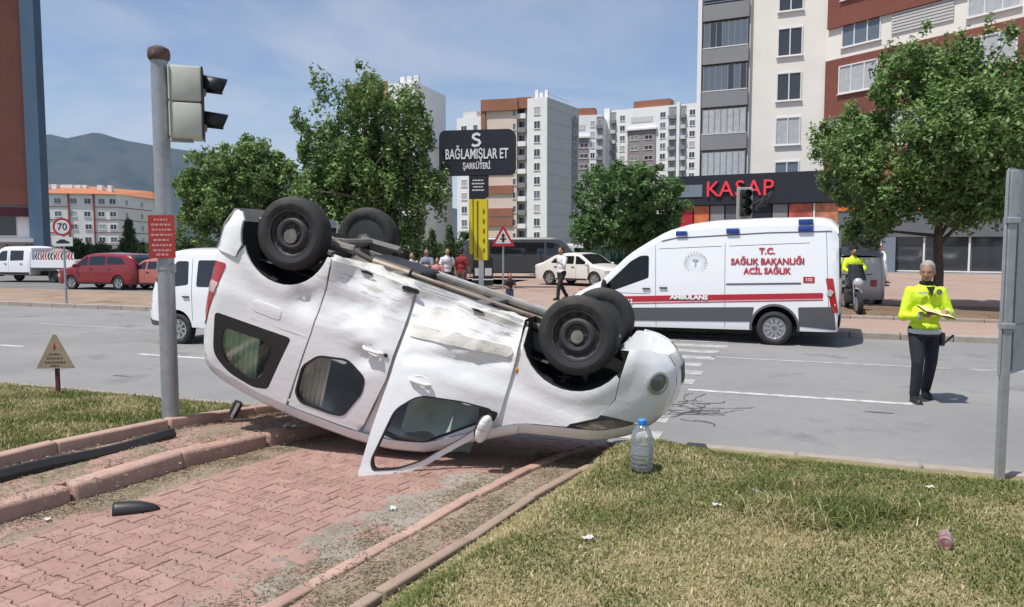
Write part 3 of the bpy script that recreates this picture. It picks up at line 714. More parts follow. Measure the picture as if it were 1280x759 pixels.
def vehicle(name,label,cat,sp,loc,rz,group=None,glass=None,detail=True):
    t=thing(name,label,cat,loc,rz,group); sh=sp['shape']; z0=sp.get('z0',.28); paint=sp['paint']; glass=glass or M_glassd
    ar=[(x,r,z) for x,r,z in sp['arches']]; ol=sh.outline(z0,ar); body=MB()
    holes=[rpoly(w,.05) for w in sp['windows']]
    for sg in (1,-1):
        body.raw(*panel_geo(ol,sh.side(sg),holes,sp.get('res',.14),.03,sg))
    xf,xr=sh.xf,sh.xr; zf=sh.xf_[-1][0]; zr=min(sh.xr_[-1][0],sh.ztop(sh.xr_[-1][1]))
    def cap(fx,z0_,z1_,sgn,bulge):
        def f(i,j):
            z=z0_+(z1_-z0_)*i; x=fx(z); v=-1+2*j; w=sh.hw(x,min(z,sh.ztop(x)-sh.r)); return (x+sgn*bulge*(1-v*v),v*w,z)
        mb=MB(); mb.grid(10,10,f); return mb.V,mb.F if sgn>0 else [tuple(reversed(q)) for q in mb.F]
    body.raw(*cap(xf,z0,sh.ztop(xf(zf))+.0,1,sp.get('fb',.06))); body.raw(*cap(xr,z0,zr-.01,-1,.03))
    gl=[]
    for (x0,x1,kind) in sp['tops']:
        if kind in('windscreen','rear_window'):
            body.raw(*strip_geo(sh,x0,x1,-1,-.80,8,4)); body.raw(*strip_geo(sh,x0,x1,.80,1,8,4))
            V,Fc=strip_geo(sh,x0,x1,-.81,.81,8,10,-.008); mesh_obj(kind,V,Fc,glass,t,True,60)
        else: body.raw(*strip_geo(sh,x0,x1,-1,1,max(4,int(abs(x1-x0)/.15)),16))
    body.build('body',paint,t,True,38)
    ub=MB(); ub.box(((xf(z0)+xr(z0))/2,0,z0+.05),(xf(z0)-xr(z0)-.2,2*sh.W-.25,.08)); ub.build('underbody',M_dark,t)
    for sg in (1,-1):
        for w in sp['windows']:
            V,Fc=panel_geo(rpoly(w,.05),sh.side(sg,-.010),(),.15,.006,sg); mesh_obj('window',V,Fc,glass,t,True,50)
        if sp.get('seams'): seams(t,sh,sg,sp['seams'])
        for h in sp.get('handles',()):
            mb=MB(); mb.box((h[0],sg*(sh.hw(*h)+.018),h[1]),(.17,.03,.03),bev=.01); mb.build('door_handle',sp.get('handle_mat',M_black),t)
        for (x,r,z) in ar:
            well(t,x,sh.W-.42,sh.hw(x,z+r)-.02,r+.01,z,sg)
            wheel(t,(x,sg*(sh.W-.11),sp['R']),sp['R'],sp.get('ww',.2),sp.get('steel',False),sg,0,28,'wheel',sp.get('spokes'))
        for pn,mt,poly in sp.get('side_bits',()):
            V,Fc=panel_geo(rpoly(poly,.03),sh.side(sg,.006),(),.12,.02,sg); mesh_obj(pn,V,Fc,mt,t,True,50)
        if sp.get('mirror'):
            x,z=sp['mirror']; mb=MB(); mb.ball((x,sg*(sh.hw(x,z)+.13),z),(.06,.10,.09 if not sp.get('bigmirror') else .16),12,8); mb.box((x,sg*(sh.hw(x,z)+.03),z-.03),(.04,.1,.04)); mb.build('side_mirror',sp.get('mirror_mat',paint),t,True)
        if sp.get('flare'):
            for (x,r,z) in ar:
                def f(i,j,x=x,r=r,z=z,sg=sg):
                    a=math.pi*(-.08+1.16*i); q=r+.045*j; X=x+q*math.cos(a);Z=max(z0-.01,z+q*math.sin(a)); return (X,sg*(sh.hw(X,Z)+.018*(1-.6*j)),Z)
                mb=MB(); mb.grid(18,2,f); mb.build('wheel_arch_trim',sp['flare'],t,True,60)
    for pn,mt,yz in sp.get('front_bits',()):
        for sg in ((1,-1) if yz.get('both') else (1,)):
            y0,y1,za,zb=yz['r']
            def f(i,j):
                z=za+(zb-za)*i;y=sg*(y0+(y1-y0)*j); x=xf(z); w=max(.1,sh.hw(x,z)); return (x+sp.get('fb',.06)*(1-min(1,(y/w)**2))+.008,y,z)
            mb=MB(); mb.grid(4,8,f); mb.build(pn,mt,t,True,60)
    for pn,mt,yz in sp.get('rear_bits',()):
        for sg in ((1,-1) if yz.get('both') else (1,)):
            y0,y1,za,zb=yz['r']
            mb=MB(); mb.grid(4,4,lambda i,j:(xr(za+(zb-za)*i)-.038,sg*(y0+(y1-y0)*j),za+(zb-za)*i)); mb.build(pn,mt,t)
    return t
# ------------------------------------------------------------------ the overturned van
def wreck_paint():
    """white paint, rubbed grey and beige in streaks along the beaten lower flank"""
    m=bpy.data.materials.new('scraped_white_paint'); m.use_nodes=True; t=m.node_tree; b=t.nodes['Principled BSDF']; b.inputs['Coat Weight'].default_value=.5; b.inputs['Coat Roughness'].default_value=.08
    co=t.nodes.new('ShaderNodeTexCoord'); sp=t.nodes.new('ShaderNodeSeparateXYZ'); t.links.new(co.outputs['Object'],sp.inputs[0])
    def N(scale,sc,det=6,ro=.65):
        mp=t.nodes.new('ShaderNodeMapping'); mp.inputs['Scale'].default_value=scale; t.links.new(co.outputs['Object'],mp.inputs[0]); n=t.nodes.new('ShaderNodeTexNoise'); n.inputs['Scale'].default_value=sc; n.inputs['Detail'].default_value=det; n.inputs['Roughness'].default_value=ro; t.links.new(mp.outputs[0],n.inputs['Vector']); return n.outputs['Fac']
    def mr(f,a,c,o0=0,o1=1):
        r=t.nodes.new('ShaderNodeMapRange'); r.interpolation_type='SMOOTHSTEP'; r.inputs[1].default_value=a;r.inputs[2].default_value=c;r.inputs[3].default_value=o0;r.inputs[4].default_value=o1; t.links.new(f,r.inputs[0]); return r.outputs[0]
    def mul(a,c):
        k=t.nodes.new('ShaderNodeMath'); k.operation='MULTIPLY'; t.links.new(a,k.inputs[0]); t.links.new(c,k.inputs[1]); return k.outputs[0]
    def mix(f,a,c):
        k=t.nodes.new('ShaderNodeMix'); k.data_type='RGBA'; t.links.new(f,k.inputs['Factor'])
        for q,v in (('A',a),('B',c)):
            if isinstance(v,tuple): k.inputs[q].default_value=(*v,1)
            else: t.links.new(v,k.inputs[q])
        return k.outputs['Result']
    low=mr(sp.outputs[2],.92,.38); ax=t.nodes.new('ShaderNodeMath'); ax.operation='ABSOLUTE'; t.links.new(sp.outputs[0],ax.inputs[0]); mid=mr(ax.outputs[0],1.05,.7)
    zone=mul(low,mid)
    col=mix(mr(N((1,1,1),1.6,5),.45,.75,0,.5),(.78,.785,.79),(.71,.71,.70))
    st=mul(zone,mr(N((1.2,1,7),2.4),.50,.64)); col=mix(st,col,(.46,.435,.39))
    st2=mul(zone,mr(N((1.5,1,14),3.1),.58,.70)); col=mix(st2,col,(.17,.14,.11))
    col=mix(mr(N((1,1,1),9,8,.75),.63,.74,0,.5),col,(.34,.31,.26))
    t.links.new(col,b.inputs['Base Color'])
    t.links.new(mr(st,0,1,.27,.6),b.inputs['Roughness'])
    bu=t.nodes.new('ShaderNodeBump'); bu.inputs['Strength'].default_value=.12; bu.inputs['Distance'].default_value=.05; t.links.new(N((1,1,1.6),4.5,3),bu.inputs['Height']); t.links.new(bu.outputs[0],b.inputs['Normal'])
    return m
POSE=Matrix.Translation((-.388,6.833,1.983))@Matrix.Rotation(R(-13.823),4,'Z')@Matrix.Rotation(R(17.805),4,'Y')@Matrix.Rotation(R(179.287),4,'X')
def build_crashed():
    t=thing('overturned_van','white passenger van lying on its roof with its wheels in the air','van'); t.matrix_world=POSE; t.matrix_basis=POSE
    FA,RA_=1.2565,-1.2565
    def extra(x,z):
        o=0
        for ax in (FA,RA_):
            d=math.hypot(x-ax,z-.31); o+=.028*math.exp(-((d-.43)/.075)**2)
        # waist crease
        o+=.010*math.exp(-((z-.93)/.05)**2)
        return o
    top=[(-1.86,1.50),(-1.80,1.66),(-1.6,1.745),(-1.2,1.80),(-.8,1.815),(-.3,1.80),(.05,1.755),(.35,1.66),(.7,1.42),(1.05,1.20),(1.35,1.115),(1.65,1.04),(1.85,.945),(1.97,.85)]
    sh=Shape(.83,top,.11,((.24,1.93),(.32,2.03),(.45,2.08),(.6,2.08),(.75,2.04),(.85,1.97)),((.24,-1.84),(.4,-1.90),(.7,-1.91),(1.2,-1.89),(1.5,-1.86)),.60,.36,.20,.13,(1.0,1.75,.15),.03,.42,extra)
    def dentL(x,z):
        k=sm((x+.78)/.12)*(1-sm((x-.82)/.06)); d=0
        d-=.075*k*math.exp(-((z-.42)/.15)**2)*(1+.35*math.sin(x*9))
        d-=.075*math.exp(-((x+.45)/.22)**2-((z-.66)/.11)**2)
        d-=.045*math.exp(-((x+.05)/.12)**2-((z-.62)/.2)**2)
        cr=abs(float(vnoise(x*5+z*3,z*6-x*2,12))-.5); d+=.030*k*max(0,.25-cr)*math.exp(-((z-.60)/.22)**2)*2
        d-=.035*math.exp(-((z-.80+.25*(x-.3))/.035)**2)*k*(x>0)*.5
        d-=.030*math.exp(-((x-.55)/.22)**2-((z-.80)/.10)**2)
        d+=.018*k*(float(vnoise(x*7+3,z*9,2))-.5)*math.exp(-((z-.5)/.3)**2)*2
        d-=.045*math.exp(-((x+.32)/.10)**2-((z-1.03)/.09)**2)
        d+=.020*math.exp(-((z-.84-.35*(x+.5))/.022)**2)*math.exp(-((x+.5)/.25)**2)
        d-=.028*math.exp(-((z-.78-.25*(x+.9))/.05)**2)*math.exp(-((x+1.0)/.12)**2)
        d+=.012*math.exp(-((x+.62)/.2)**2-((z-.88)/.04)**2)
        d-=.02*math.exp(-((x+.98)/.10)**2-((z-.75)/.16)**2)
        d+=.005*(float(vnoise(x*4,z*4,6))-.5)
        return d
    L=lambda off=0:(lambda x,z:(x,sh.hw(x,z)+off+dentL(x,z),z))
    # paint with scrapes on the beaten side
    M_wr=wreck_paint()
    M_scr=P('scraped_sill',(.56,.545,.50),.5,dirt=(.20,.17,.13),ds=6,dth=.52,bump=.5,bs=9,rvar=.3)
    a_r=(RA_,.40,.31); a_f=(FA,.41,.31)
    def arc(c,r,a0,a1,n=12): return [(c[0]+r*math.cos(a0+(a1-a0)*i/n),c[1]+r*math.sin(a0+(a1-a0)*i/n)) for i in range(n+1)]
    edge=lambda x:sh.ztop(x)-sh.r
    # rear quarter
    qwin=rpoly([(-1.74,1.13),(-.99,1.11),(-1.12,1.63),(-1.26,1.665),(-1.52,1.62),(-1.69,1.50)],[.05,.04,.04,.05,.08,.08])
    z_lo=.36
    a1=math.asin((.36-.31)/.40)
    rq=[(-1.885,.62)]+[(-1.66,.62),(-1.60,.50)]+arc((RA_,.31),.40,math.pi-.50,a1,14)[0:]+[(-.825,.36),(-.815,.6),(-.835,1.0),(-.90,1.5),(-.93,edge(-.93))]+[(x,edge(x)) for x in np.linspace(-1.0,-1.83,10)]+[(-1.86,1.40),(-1.885,1.0)]
    panel('rear_quarter_panel',rq,L(),M_wr,t,[qwin],.055,.02,flip=True)
    # tail lamp
    panel('tail_lamp',rpoly([(-1.74,.70),(-1.885,.72),(-1.905,1.0),(-1.885,1.30),(-1.835,1.26),(-1.79,1.0)],.03),L(.008),M_lampred,t,(),.05,.02,flip=True)
    tl=[o for o in t.children if o.name.startswith('tail_lamp')][-1]
    panel('lamp_band',[(-1.765,.88),(-1.895,.88),(-1.90,.98),(-1.785,.98)],L(.011),P('lamp_clear_band',(.55,.35,.33),.15,coat=.5),tl,(),.05,.004,flip=True)
    # fuel flap
    panel('fuel_flap',rpoly([(-1.40,.90),(-1.13,.90),(-1.13,1.0),(-1.40,1.0)],.03),L(.003),M_wr,t,(),.05,.004,flip=True)
    # sliding door
    swin=rpoly([(-.98,1.31),(-.80,1.17),(-.46,1.10),(-.27,1.20),(-.265,1.34),(-.39,1.60),(-.50,1.625),(-.96,1.62),(-1.0,1.52)],[.05,.06,.06,.05,.05,.05,.04,.05,.05])
    sd=[(-.805,.37),(-.10,.37),(-.085,.75),(-.10,1.15),(-.20,1.60),(-.24,edge(-.24)-.01)]+[(x,edge(x)-.01) for x in np.linspace(-.35,-.90,6)]+[(-.88,1.5),(-.82,1.0),(-.80,.6)]
    swin=[(max(-.868 if z>1.2 else -.82,x),z) for x,z in swin]
    swin=rpoly([(-.845,1.30),(-.72,1.16),(-.46,1.10),(-.27,1.20),(-.265,1.34),(-.39,1.60),(-.50,1.625),(-.80,1.63),(-.865,1.56)],.05)
    sdo=panel('sliding_door',sd,L(.004),M_wr,t,[swin],.05,.025,flip=True)
    # window rubbers, glass and curtains
    def ring(poly,k):
        cx=sum(p[0] for p in poly)/len(poly);cz=sum(p[1] for p in poly)/len(poly); return [(cx+(x-cx)*(1-k/abs(.35)),cz+(z-cz)*(1-k/.26)) for x,z in poly]
    qi=rpoly([(-1.63,1.235),(-1.13,1.215),(-1.21,1.565),(-1.34,1.60),(-1.53,1.545),(-1.63,1.42)],.05)
    panel('window_surround',qwin,L(-.002),M_black,t,[qi],.06,.02,flip=True)
    panel('quarter_window',qi,L(-.010),M_glass,t,(),.08,.005,flip=True)
    si=ring(swin,.018)
    panel('window_surround',swin,L(.008),M_black,sdo,[si],.05,.035,flip=True)
    # sliding window: the rear half still closed
    gi=[(x,z) for x,z in si]
    half=rpoly([(-.845,1.31),(-.72,1.18),(-.60,1.15),(-.64,1.61),(-.79,1.61),(-.85,1.55)],.03)
    panel('sliding_window',half,L(-.012),M_glass,sdo,(),.08,.005,flip=True)
    M_cur=P('curtain_grey',(.62,.57,.54),.9,var=.15,vs=12); M_curg=P('curtain_green',(.52,.68,.55),.9,var=.2,vs=14)
    def curtain(parent,x0,x1,z0,z1,mat,skew=0,n=44,amp=.014):
        mb=MB(); mb.grid(n*2,6,lambda i,j:(x0+(x1-x0)*i+skew*j,sh.hw(x0,z0+(z1-z0)*j)-.05+amp*math.sin(i*n*1.15),z0+(z1-z0)*j)); return mb.build('curtain',mat,parent,True,60)
        mb=MB(); mb.grid(n,6,lambda i,j:(x0+(x1-x0)*i+skew*j,y+amp*math.sin(i*n*1.15)-.05*j,z0+(z1-z0)*j)); return mb.build('curtain',mat,parent,True,60)
    curtain(t,-1.68,-1.27,1.16,1.68,M_curg,.04); curtain(t,-.86,-.62,1.10,1.66,M_cur,0,30)
    curtain(t,-1.3,-1.12,1.16,1.68,P('curtain_dark',(.03,.035,.03),.9),.03,14)
    # handles
    def handle(parent,x,z,fn,tilt=0):
        p=Vector(fn(x,z)); mb=MB(); mb.lathe([(.075,0),(.07,.004),(.001,-.012)],20,Matrix.Translation(p+Vector((0,.002,0)))@Matrix.Rotation(-math.pi/2,4,'X')@Matrix.Diagonal((1,.62,1,1))); mb.build('handle_recess',M_wr,parent,True,40)
        mb=MB(); mb.tube([p+Vector((-.095,.004,0)),p+Vector((-.07,.035,.004)),p+Vector((.05,.038,.006)),p+Vector((.085,.004,0))],[.013,.017,.017,.014],8); return mb.build('door_handle',M_wr,parent,True,50)
    handle(sdo,-.26,.955,L(.004))
    mb=MB(); p=Vector(L(.004)(-.15,.955)); mb.box(p,(.03,.02,.03),bev=.006); mb.build('lock_cap',M_black,sdo)
    # slide rail on the quarter panel
    seams(t,sh,1,[[(-1.40,1.065),(-.86,1.05)]],.012,.001,'slide_rail',M_wr)
    # body frame round the open front door
    op=rpoly([(-.02,.46),(.70,.44),(.80,.62),(.80,1.10),(.74,1.22),(.32,1.58),(.08,1.64),(-.13,1.62),(-.09,1.2),(-.03,.8)],.06)
    fr=[(-.13,.33),(.86,.33),(.90,.62),(.92,1.0),(.93,edge(.93)),(.75,edge(.75)),(.55,edge(.55)),(.35,edge(.35)),(.05,edge(.05)),(-.21,edge(-.21)),(-.15,1.4),(-.11,1.1),(-.10,.7)]
    panel('door_frame',fr,L(-.035),M_wr,t,[op],.05,.04,flip=True)
    op2=ring(op,.012)
    panel('door_seal',op,L(-.033),M_black,t,[op2],.06,.05,flip=True)
    # front door, bent outward towards its roof edge
    def dfn(off=0):
        def f(x,z):
            a=max(0,(.86-x)/.90); q=max(0,(z-.42)/1.35); out=.50*a*q**1.35+.012*math.sin(x*6)*q
            y=sh.hw(x,min(z,1.70))*(1-.25*a*q)+.25*a*q*.83+dentL(x,z)*(1 if z<1.0 else .3)
            sx=.16*a*q**1.3
            zz=z+.03*a*max(0,z-1.1)
            return (x+sx,y+out+off,zz)
        return f
    dwin=rpoly([(.04,1.27),(.20,1.12),(.55,1.07),(.80,1.06),(.83,1.13),(.62,1.37),(.36,1.60),(.18,1.69),(-.01,1.725),(-.045,1.66)],[.06,.08,.06,.03,.03,.05,.06,.05,.04,.05])
    do=[(-.075,.375),(.25,.37),(.60,.36),(.83,.36),(.865,.60),(.875,.95),(.875,1.12),(.70,1.36),(.42,1.61),(.20,1.75),(-.06,1.795),(-.11,1.76),(-.10,1.45),(-.065,1.05),(-.06,.70)]
    door=panel('front_door',rpoly(do,.02,2),dfn(.006),M_wr,t,[dwin],.04,.03,flip=True)
    wi=ring(dwin,.010)
    panel('window_seal',dwin,dfn(.010),M_black,door,[wi],.05,.04,flip=True)
    handle(door,.19,1.02,dfn(.006))
    mold=rpoly([(-.03,.635),(.80,.545),(.835,.585),(.80,.63),(-.02,.73)],.02)
    panel('side_moulding',mold,dfn(.018),M_scr,door,(),.05,.014,flip=True)
    panel('mirror_triangle',rpoly([(.70,1.075),(.86,1.07),(.855,1.14),(.74,1.24)],.015),dfn(.012),M_black,door,(),.05,.02,flip=True)
    p=Vector(dfn(0)(.80,1.20)); mb=MB(); mb.ball((0,0,0),(.05,.075,.125),16,12); mm=mb.build('side_mirror',M_wr,door,True,60); mm.location=p+Vector((.01,.13,.0)); mm.rotation_euler=(.25,-.15,.35)
    mb=MB(); mb.ball((-.030,0,0),(.03,.066,.112),14,10); mb.build('mirror_back',M_black,mm,True,60)
    mb=MB(); mb.tube([p+Vector((.0,-.0,-.08)),p+Vector((.01,.10,-.05))],[.03,.035],8); mb.build('mirror_stalk',M_black,door,True)
    panel('door_card',rpoly([(-.03,.45),(.78,.42),(.82,1.0),(.0,1.05)],.04),lambda x,z:(lambda p:(p[0],p[1]-.05,p[2]))(dfn(0)(x,z)),M_grey,door,(),.08,.02,flip=True)
    # fender, bumper, lamps
    z1=math.asin((.36-.31)/.41)
    fe=[(.885,.36),(FA-.41*math.cos(z1),.36)]+arc((FA,.31),.41,math.pi-z1-.02,.42,14)+[(1.66,.50),(1.675,.66),(1.60,.84),(1.42,.95)]+[(1.40,edge(1.40)-.01)]+[(x,edge(x)-.006) for x in np.linspace(1.30,.92,5)]+[(.905,.95),(.90,.62)]
    panel('front_fender',fe,L(.002),M_wr,t,(),.05,.02,flip=True)
    mb=MB(); p=Vector(L(.004)(.90,.70)); mb.ball(p,(.014,.008,.022),10,6); mb.build('side_repeater',M_lampam,t,True)
    bo=arc((FA,.31),.41,.40,-.12,5)[::-1]
    bo=[(1.662,.26)]+[(1.80,.24)]+[(sh.xf(z)-.003,z) for z in np.linspace(.25,.84,9)]+[(1.90,.80),(1.72,.80),(1.612,.81),(1.681,.66),(1.665,.49)]
    for sg in (1,-1):
        panel('front_bumper' if sg>0 else 'bumper_side',bo,L(.004) if sg>0 else sh.side(-1,.004),M_wr,t,(),.05,.02,inward=(0,-sg,0),flip=sg>0)
        panel('headlamp',rpoly([(1.45,.955),(1.62,.86),(1.74,.81),(1.90,.82),(1.90,.86),(1.72,edge(1.72)),(1.55,edge(1.55))],.02),(L(-.012) if sg>0 else sh.side(-1,-.01)),P('broken_headlamp',(.24,.20,.15),.35,dirt=(.08,.07,.05),ds=9,dth=.46,bump=.6,bs=14) if sg>0 else M_lens,t,(),.05,.03,inward=(0,-sg,0),flip=sg>0)
        # fog lamp in the bumper corner
        c=Vector((1.935,sg*(sh.hw(1.935,.45)+.006),.45)); nrm=Vector((.62,sg*.78,-.05)).normalized()
        T=Matrix.Translation(c)@nrm.to_track_quat('Z','Y').to_matrix().to_4x4()
        mb=MB(); mb.lathe([(.088,-.02),(.09,.012),(.075,.016),(.066,.002)],24,T); fg=mb.build('fog_lamp',P('fog_trim',(.42,.42,.42),.3,.6),t,True)
        mb=MB(); mb.lathe([(.068,-.015),(.068,.0),(.04,.012),(.001,.016)],24,T); mb.build('fog_lens',P('fog_glass',(.16,.165,.17),.08,.2,coat=.6),fg,True)
    # nose: bumper front, grille
    mb=MB()
    def fcap(i,j):
        z=.25+.60*i; v=-1+2*j; x=sh.xf(z); w=sh.hw(x,z); return (x+.05*(1-v*v),v*w,z)
    mb.grid(10,16,fcap); mb.build('bumper_front',M_wr,t,True,50)
    mb=MB(); mb.grid(10,16,lambda i,j:(lambda v,tt:(lambda xe,w:(1.60+(xe-1.60)*tt,v*w*(1 if tt>0 else 1),.262-.012*math.sin(tt*3.1)+.03*(1-tt)))(sh.xf(.25)+.05*(1-v*v),sh.hw(1.60+(sh.xf(.25)-1.60)*tt,.25)+.003))(-1+2*j,i)); mb.build('bumper_underside',M_wr,t,True,50)
    mb=MB(); mb.grid(4,8,lambda i,j:(lambda z,y:(sh.xf(z)+.052*(1-(y/.5)**2)+.004,y,z))(.33+.14*i,-.26+.52*j)); mb.build('lower_grille',M_black,t)
    # tops: roof, windscreen, bonnet
    V,Fc=strip_geo(sh,-1.86,.34,-1,1,26,20); mesh_obj('roof',V,Fc,M_wr,t,True,50)
    for va,vb in ((-1,-.82),(.82,1)):
        V,Fc=strip_geo(sh,.34,1.04,va,vb,8,3); mesh_obj('windscreen_pillar',V,Fc,M_wr,t,True,50)
    V,Fc=strip_geo(sh,.34,1.04,-.83,.83,10,12,-.008); mesh_obj('windscreen',V,Fc,M_glass,t,True,60)
    V,Fc=strip_geo(sh,1.04,1.96,-1,1,14,18); mesh_obj('bonnet',V,Fc,M_wr,t,True,50)
    # rear: hatch, bumper
    mb=MB(); mb.grid(12,12,lambda i,j:(lambda z,v:(sh.xr(z)-.04*(1-v*v),v*sh.hw(sh.xr(z),min(z,1.48)),z))(.60+.90*i,-1+2*j)); mb.build('tailgate',M_wr,t,True,50)
    mb=MB(); mb.grid(4,8,lambda i,j:(lambda z,y:(sh.xr(z)-.05,y,z))(1.12+.34*i,-.58+1.16*j)); mb.build('rear_window',M_glassd,t)
    rb=[(-1.845,.25),(-1.70,.24),(-1.655,.30)]+arc((RA_,.31),.41,math.pi+.02,math.pi-.48,5)+[(-1.66,.615),(-1.895,.615),(-1.90,.40)]
    for sg in (1,-1): panel('rear_bumper' if sg>0 else 'bumper_side',rb,L(.022) if sg>0 else sh.side(-1,.02),M_wr,t,(),.05,.02,inward=(0,-sg,0),flip=sg>0)
    mb=MB(); mb.grid(5,10,lambda i,j:(lambda z,v:(sh.xr(z)-.07*(1-v*v*.6),v*(sh.hw(sh.xr(z),z)+.022),z))(.25+.38*i,-1+2*j)); mb.build('bumper_rear',M_wr,t,True,50)
    mb=MB(); mb.tube([(-1.80,.42,1.66),(-1.88,.2,1.67),(-1.90,0,1.67),(-1.88,-.2,1.67),(-1.80,-.42,1.66)],[.03,.05,.05,.05,.03],8); mb.build('roof_spoiler',M_black,t,True)
    # sill, crushed
    def sill(i,j):
        x=-.84+1.68*i; a=[(.0,.42),(.0,.37),(-.03,.335),(-.12,.335),(-.30,.375)][min(4,int(j*4+.5))]
        n1=.05*(float(vnoise(x*6,j*7,3))-.5)+.03*(float(vnoise(x*17,j*9,5))-.5)
        return (x,sh.hw(x,.40)-.012+a[0]+dentL(x,.42)*(1 if j<.6 else .5)+n1*.7,a[1]+n1+.05*math.exp(-((x-.1)/.3)**2)*(1-j))
    mb=MB(); mb.grid(60,4,sill); mb.build('sill',M_scr,t,True,40)
    for q_ in ((-.12,.395,.085,.022),(.45,.372,.05,.010),(-.55,.392,.06,.012)):
        p=Vector((q_[0],sh.hw(q_[0],.40)-.012+dentL(q_[0],.42)+.02,q_[1])); mb=MB(); mb.prism([(x*random.uniform(.8,1.2),y*random.uniform(.7,1.3)) for x,y in ell(0,0,q_[2],q_[3],12)],0,.012,Matrix.Translation(p)@Matrix.Rotation(-math.pi/2,4,'X')); mb.build('tear',M_dark,t)
    panel('opposite_side',sh.outline(.385,[a_r,a_f]),sh.side(-1),M_wr,t,[rpoly([(-1.70,1.15),(-1.0,1.12),(-1.1,1.62),(-1.55,1.60)],.05),rpoly([(-.85,1.15),(-.25,1.13),(-.32,1.62),(-.85,1.63)],.05),rpoly([(-.1,1.13),(.78,1.08),(.3,1.55),(-.13,1.62)],.05)],.10,.03,inward=(0,1,0))
    for w in ([(-1.70,1.15),(-1.0,1.12),(-1.1,1.62),(-1.55,1.60)],[(-.85,1.15),(-.25,1.13),(-.32,1.62),(-.85,1.63)],[(-.1,1.13),(.78,1.08),(.3,1.55),(-.13,1.62)]):
        panel('window',rpoly(w,.05),sh.side(-1,-.012),M_glass,t,(),.12,.005,inward=(0,1,0))
    # underside
    M_und=P('underbody_metal',(.15,.145,.135),.65,.2,dirt=(.30,.265,.215),ds=3.2,dth=.48,bump=.5,bs=12,rvar=.2)
    def fl(i,j):
        x=-1.80+3.20*i; y=-.62+1.24*j; ramp=.05*(1 if int(abs(y)*9)%2 else 0); z=.405+.020*math.sin(y*16)+.02*float(vnoise(x*4,y*4,4))
        for ax in (FA,RA_): 
            if abs(x-ax)<.40 and abs(y)>.45: z+=.14
        if x>1.2: z+=.12*sm((x-1.2)/.3)
        return (x,y,z)
    mb=MB(); mb.grid(60,36,fl); mb.build('floor_pan',M_und,t,True,30)
    mb=MB()
    for sg in (1,-1): mb.box((-.1,sg*.44,.385),(2.3,.09,.05),bev=.012)
    mb.box((.35,0,.39),(.10,1.15,.05),bev=.01); mb.box((-.45,0,.39),(.10,1.15,.05),bev=.01); mb.build('chassis_rails',M_und,t)
    mb=MB(); mb.tube([(1.25,.05,.36),(.9,.10,.375),(.2,.12,.375),(-.4,.14,.37)],.026,10); mb.tube([(-.4,.14,.385),(-.75,.16,.385)],.065,12); mb.tube([(-.75,.16,.37),(-1.05,.28,.30),(-1.25,.30,.26),(-1.5,.30,.30),(-1.86,.30,.33)],.024,10); mb.build('exhaust',P('exhaust_metal',(.22,.19,.16),.5,.7,dirt=(.16,.09,.05),ds=6,dth=.5),t,True)
    mb=MB(); mb.tube([(RA_+.1,-.62,.31),(RA_+.12,0,.32),(RA_+.1,.62,.31)],.045,10)
    for sg in (1,-1): mb.tube([(RA_,sg*.60,.31),(RA_+.45,sg*.52,.28)],.04,8); mb.tube([(RA_,sg*.60,.31),(RA_,sg*.80,.31)],.06,10)
    mb.build('rear_axle',M_und,t,True)
    mb=MB(); mb.box((FA,0,.34),(.32,.80,.10),bev=.02); mb.box((FA+.06,-.05,.42),(.4,.6,.2),bev=.04)
    for sg in (1,-1): mb.tube([(FA+.05,sg*.35,.27),(FA,sg*.68,.27)],.035,8); mb.tube([(FA,sg*.5,.31),(FA,sg*.80,.31)],.05,10)
    mb.build('front_subframe',M_und,t,True)
    mb=MB(); mb.box((-.62,-.28,.39),(.55,.5,.10),bev=.03); mb.build('fuel_tank',M_black,t)
    for sg in (1,-1):
        h=[(FA-.02+.055*math.cos(k*.5),sg*.60+.055*math.sin(k*.5),.42+.006*k) for k in range(64)]; mb=MB(); mb.tube(h,.009,6); mb.tube([(FA-.02,sg*.60,.30),(FA-.02,sg*.58,.85)],.022,8); mb.build('suspension_spring',M_steel,t,True)
    for ax in (FA,RA_):
        for sg in (1,-1): well(t,ax,.44,sh.hw(ax,.72)-.012+(dentL(ax,.72) if sg>0 else 0)-.005,.415,.31,sg,'wheel_liner',.30 if ax>0 else 0)
    for ax,stz in ((FA,R(4)),(RA_,0)):
        for sg in (1,-1): wheel(t,(ax,sg*.735,.30 if ax>0 else .285),.305,.185,True,sg,stz,56)
    # inside
    for sy in (.34,-.34):
        for sx in (-.05,-.95):
            s_=link(bpy.data.objects.new('seat',None),t); s_.location=(sx,sy,.62)
            mb=MB(); mb.box((.20,0,.10),(.50,.48,.16),bev=.05); mb.build('cushion',M_seat,s_,True)
            mb=MB(); mb.box((-.10,0,.42),(.14,.46,.60),bev=.05,M=Matrix.Rotation(-.2,4,'Y')); mb.build('backrest',M_seat,s_,True)
            mb=MB(); mb.box((-.22,0,.80),(.10,.26,.20),bev=.04); mb.build('headrest',M_seat,s_,True)
    mb=MB(); mb.box((1.0,0,.90),(.34,1.45,.34),bev=.06); mb.build('dashboard',M_black,t,True)
    mb=MB(); T=Matrix.Translation((.70,.36,1.0))@Matrix.Rotation(R(-62),4,'Y'); mb.lathe([(.18+.014*math.cos(a),.014*math.sin(a)) for a in np.linspace(0,2*math.pi,9)[:-1]],28,T,True); mb.box((0,0,0),(.34,.03,.02),M=T); mb.lathe([(.05,-.02),(.05,.02)],14,T); mb.build('steering_wheel',M_black,t,True)
    def refl_sheet(i,j):  # added pale sheet, coloured like the glass reflections behind the door window
        x=.05+.62*i;z=1.15+.42*j; return (x,.45+.05*math.sin(x*13+z*5)+.06*float(vnoise(x*9,z*9,8)),z+.03*math.sin(x*17)+.05*i)
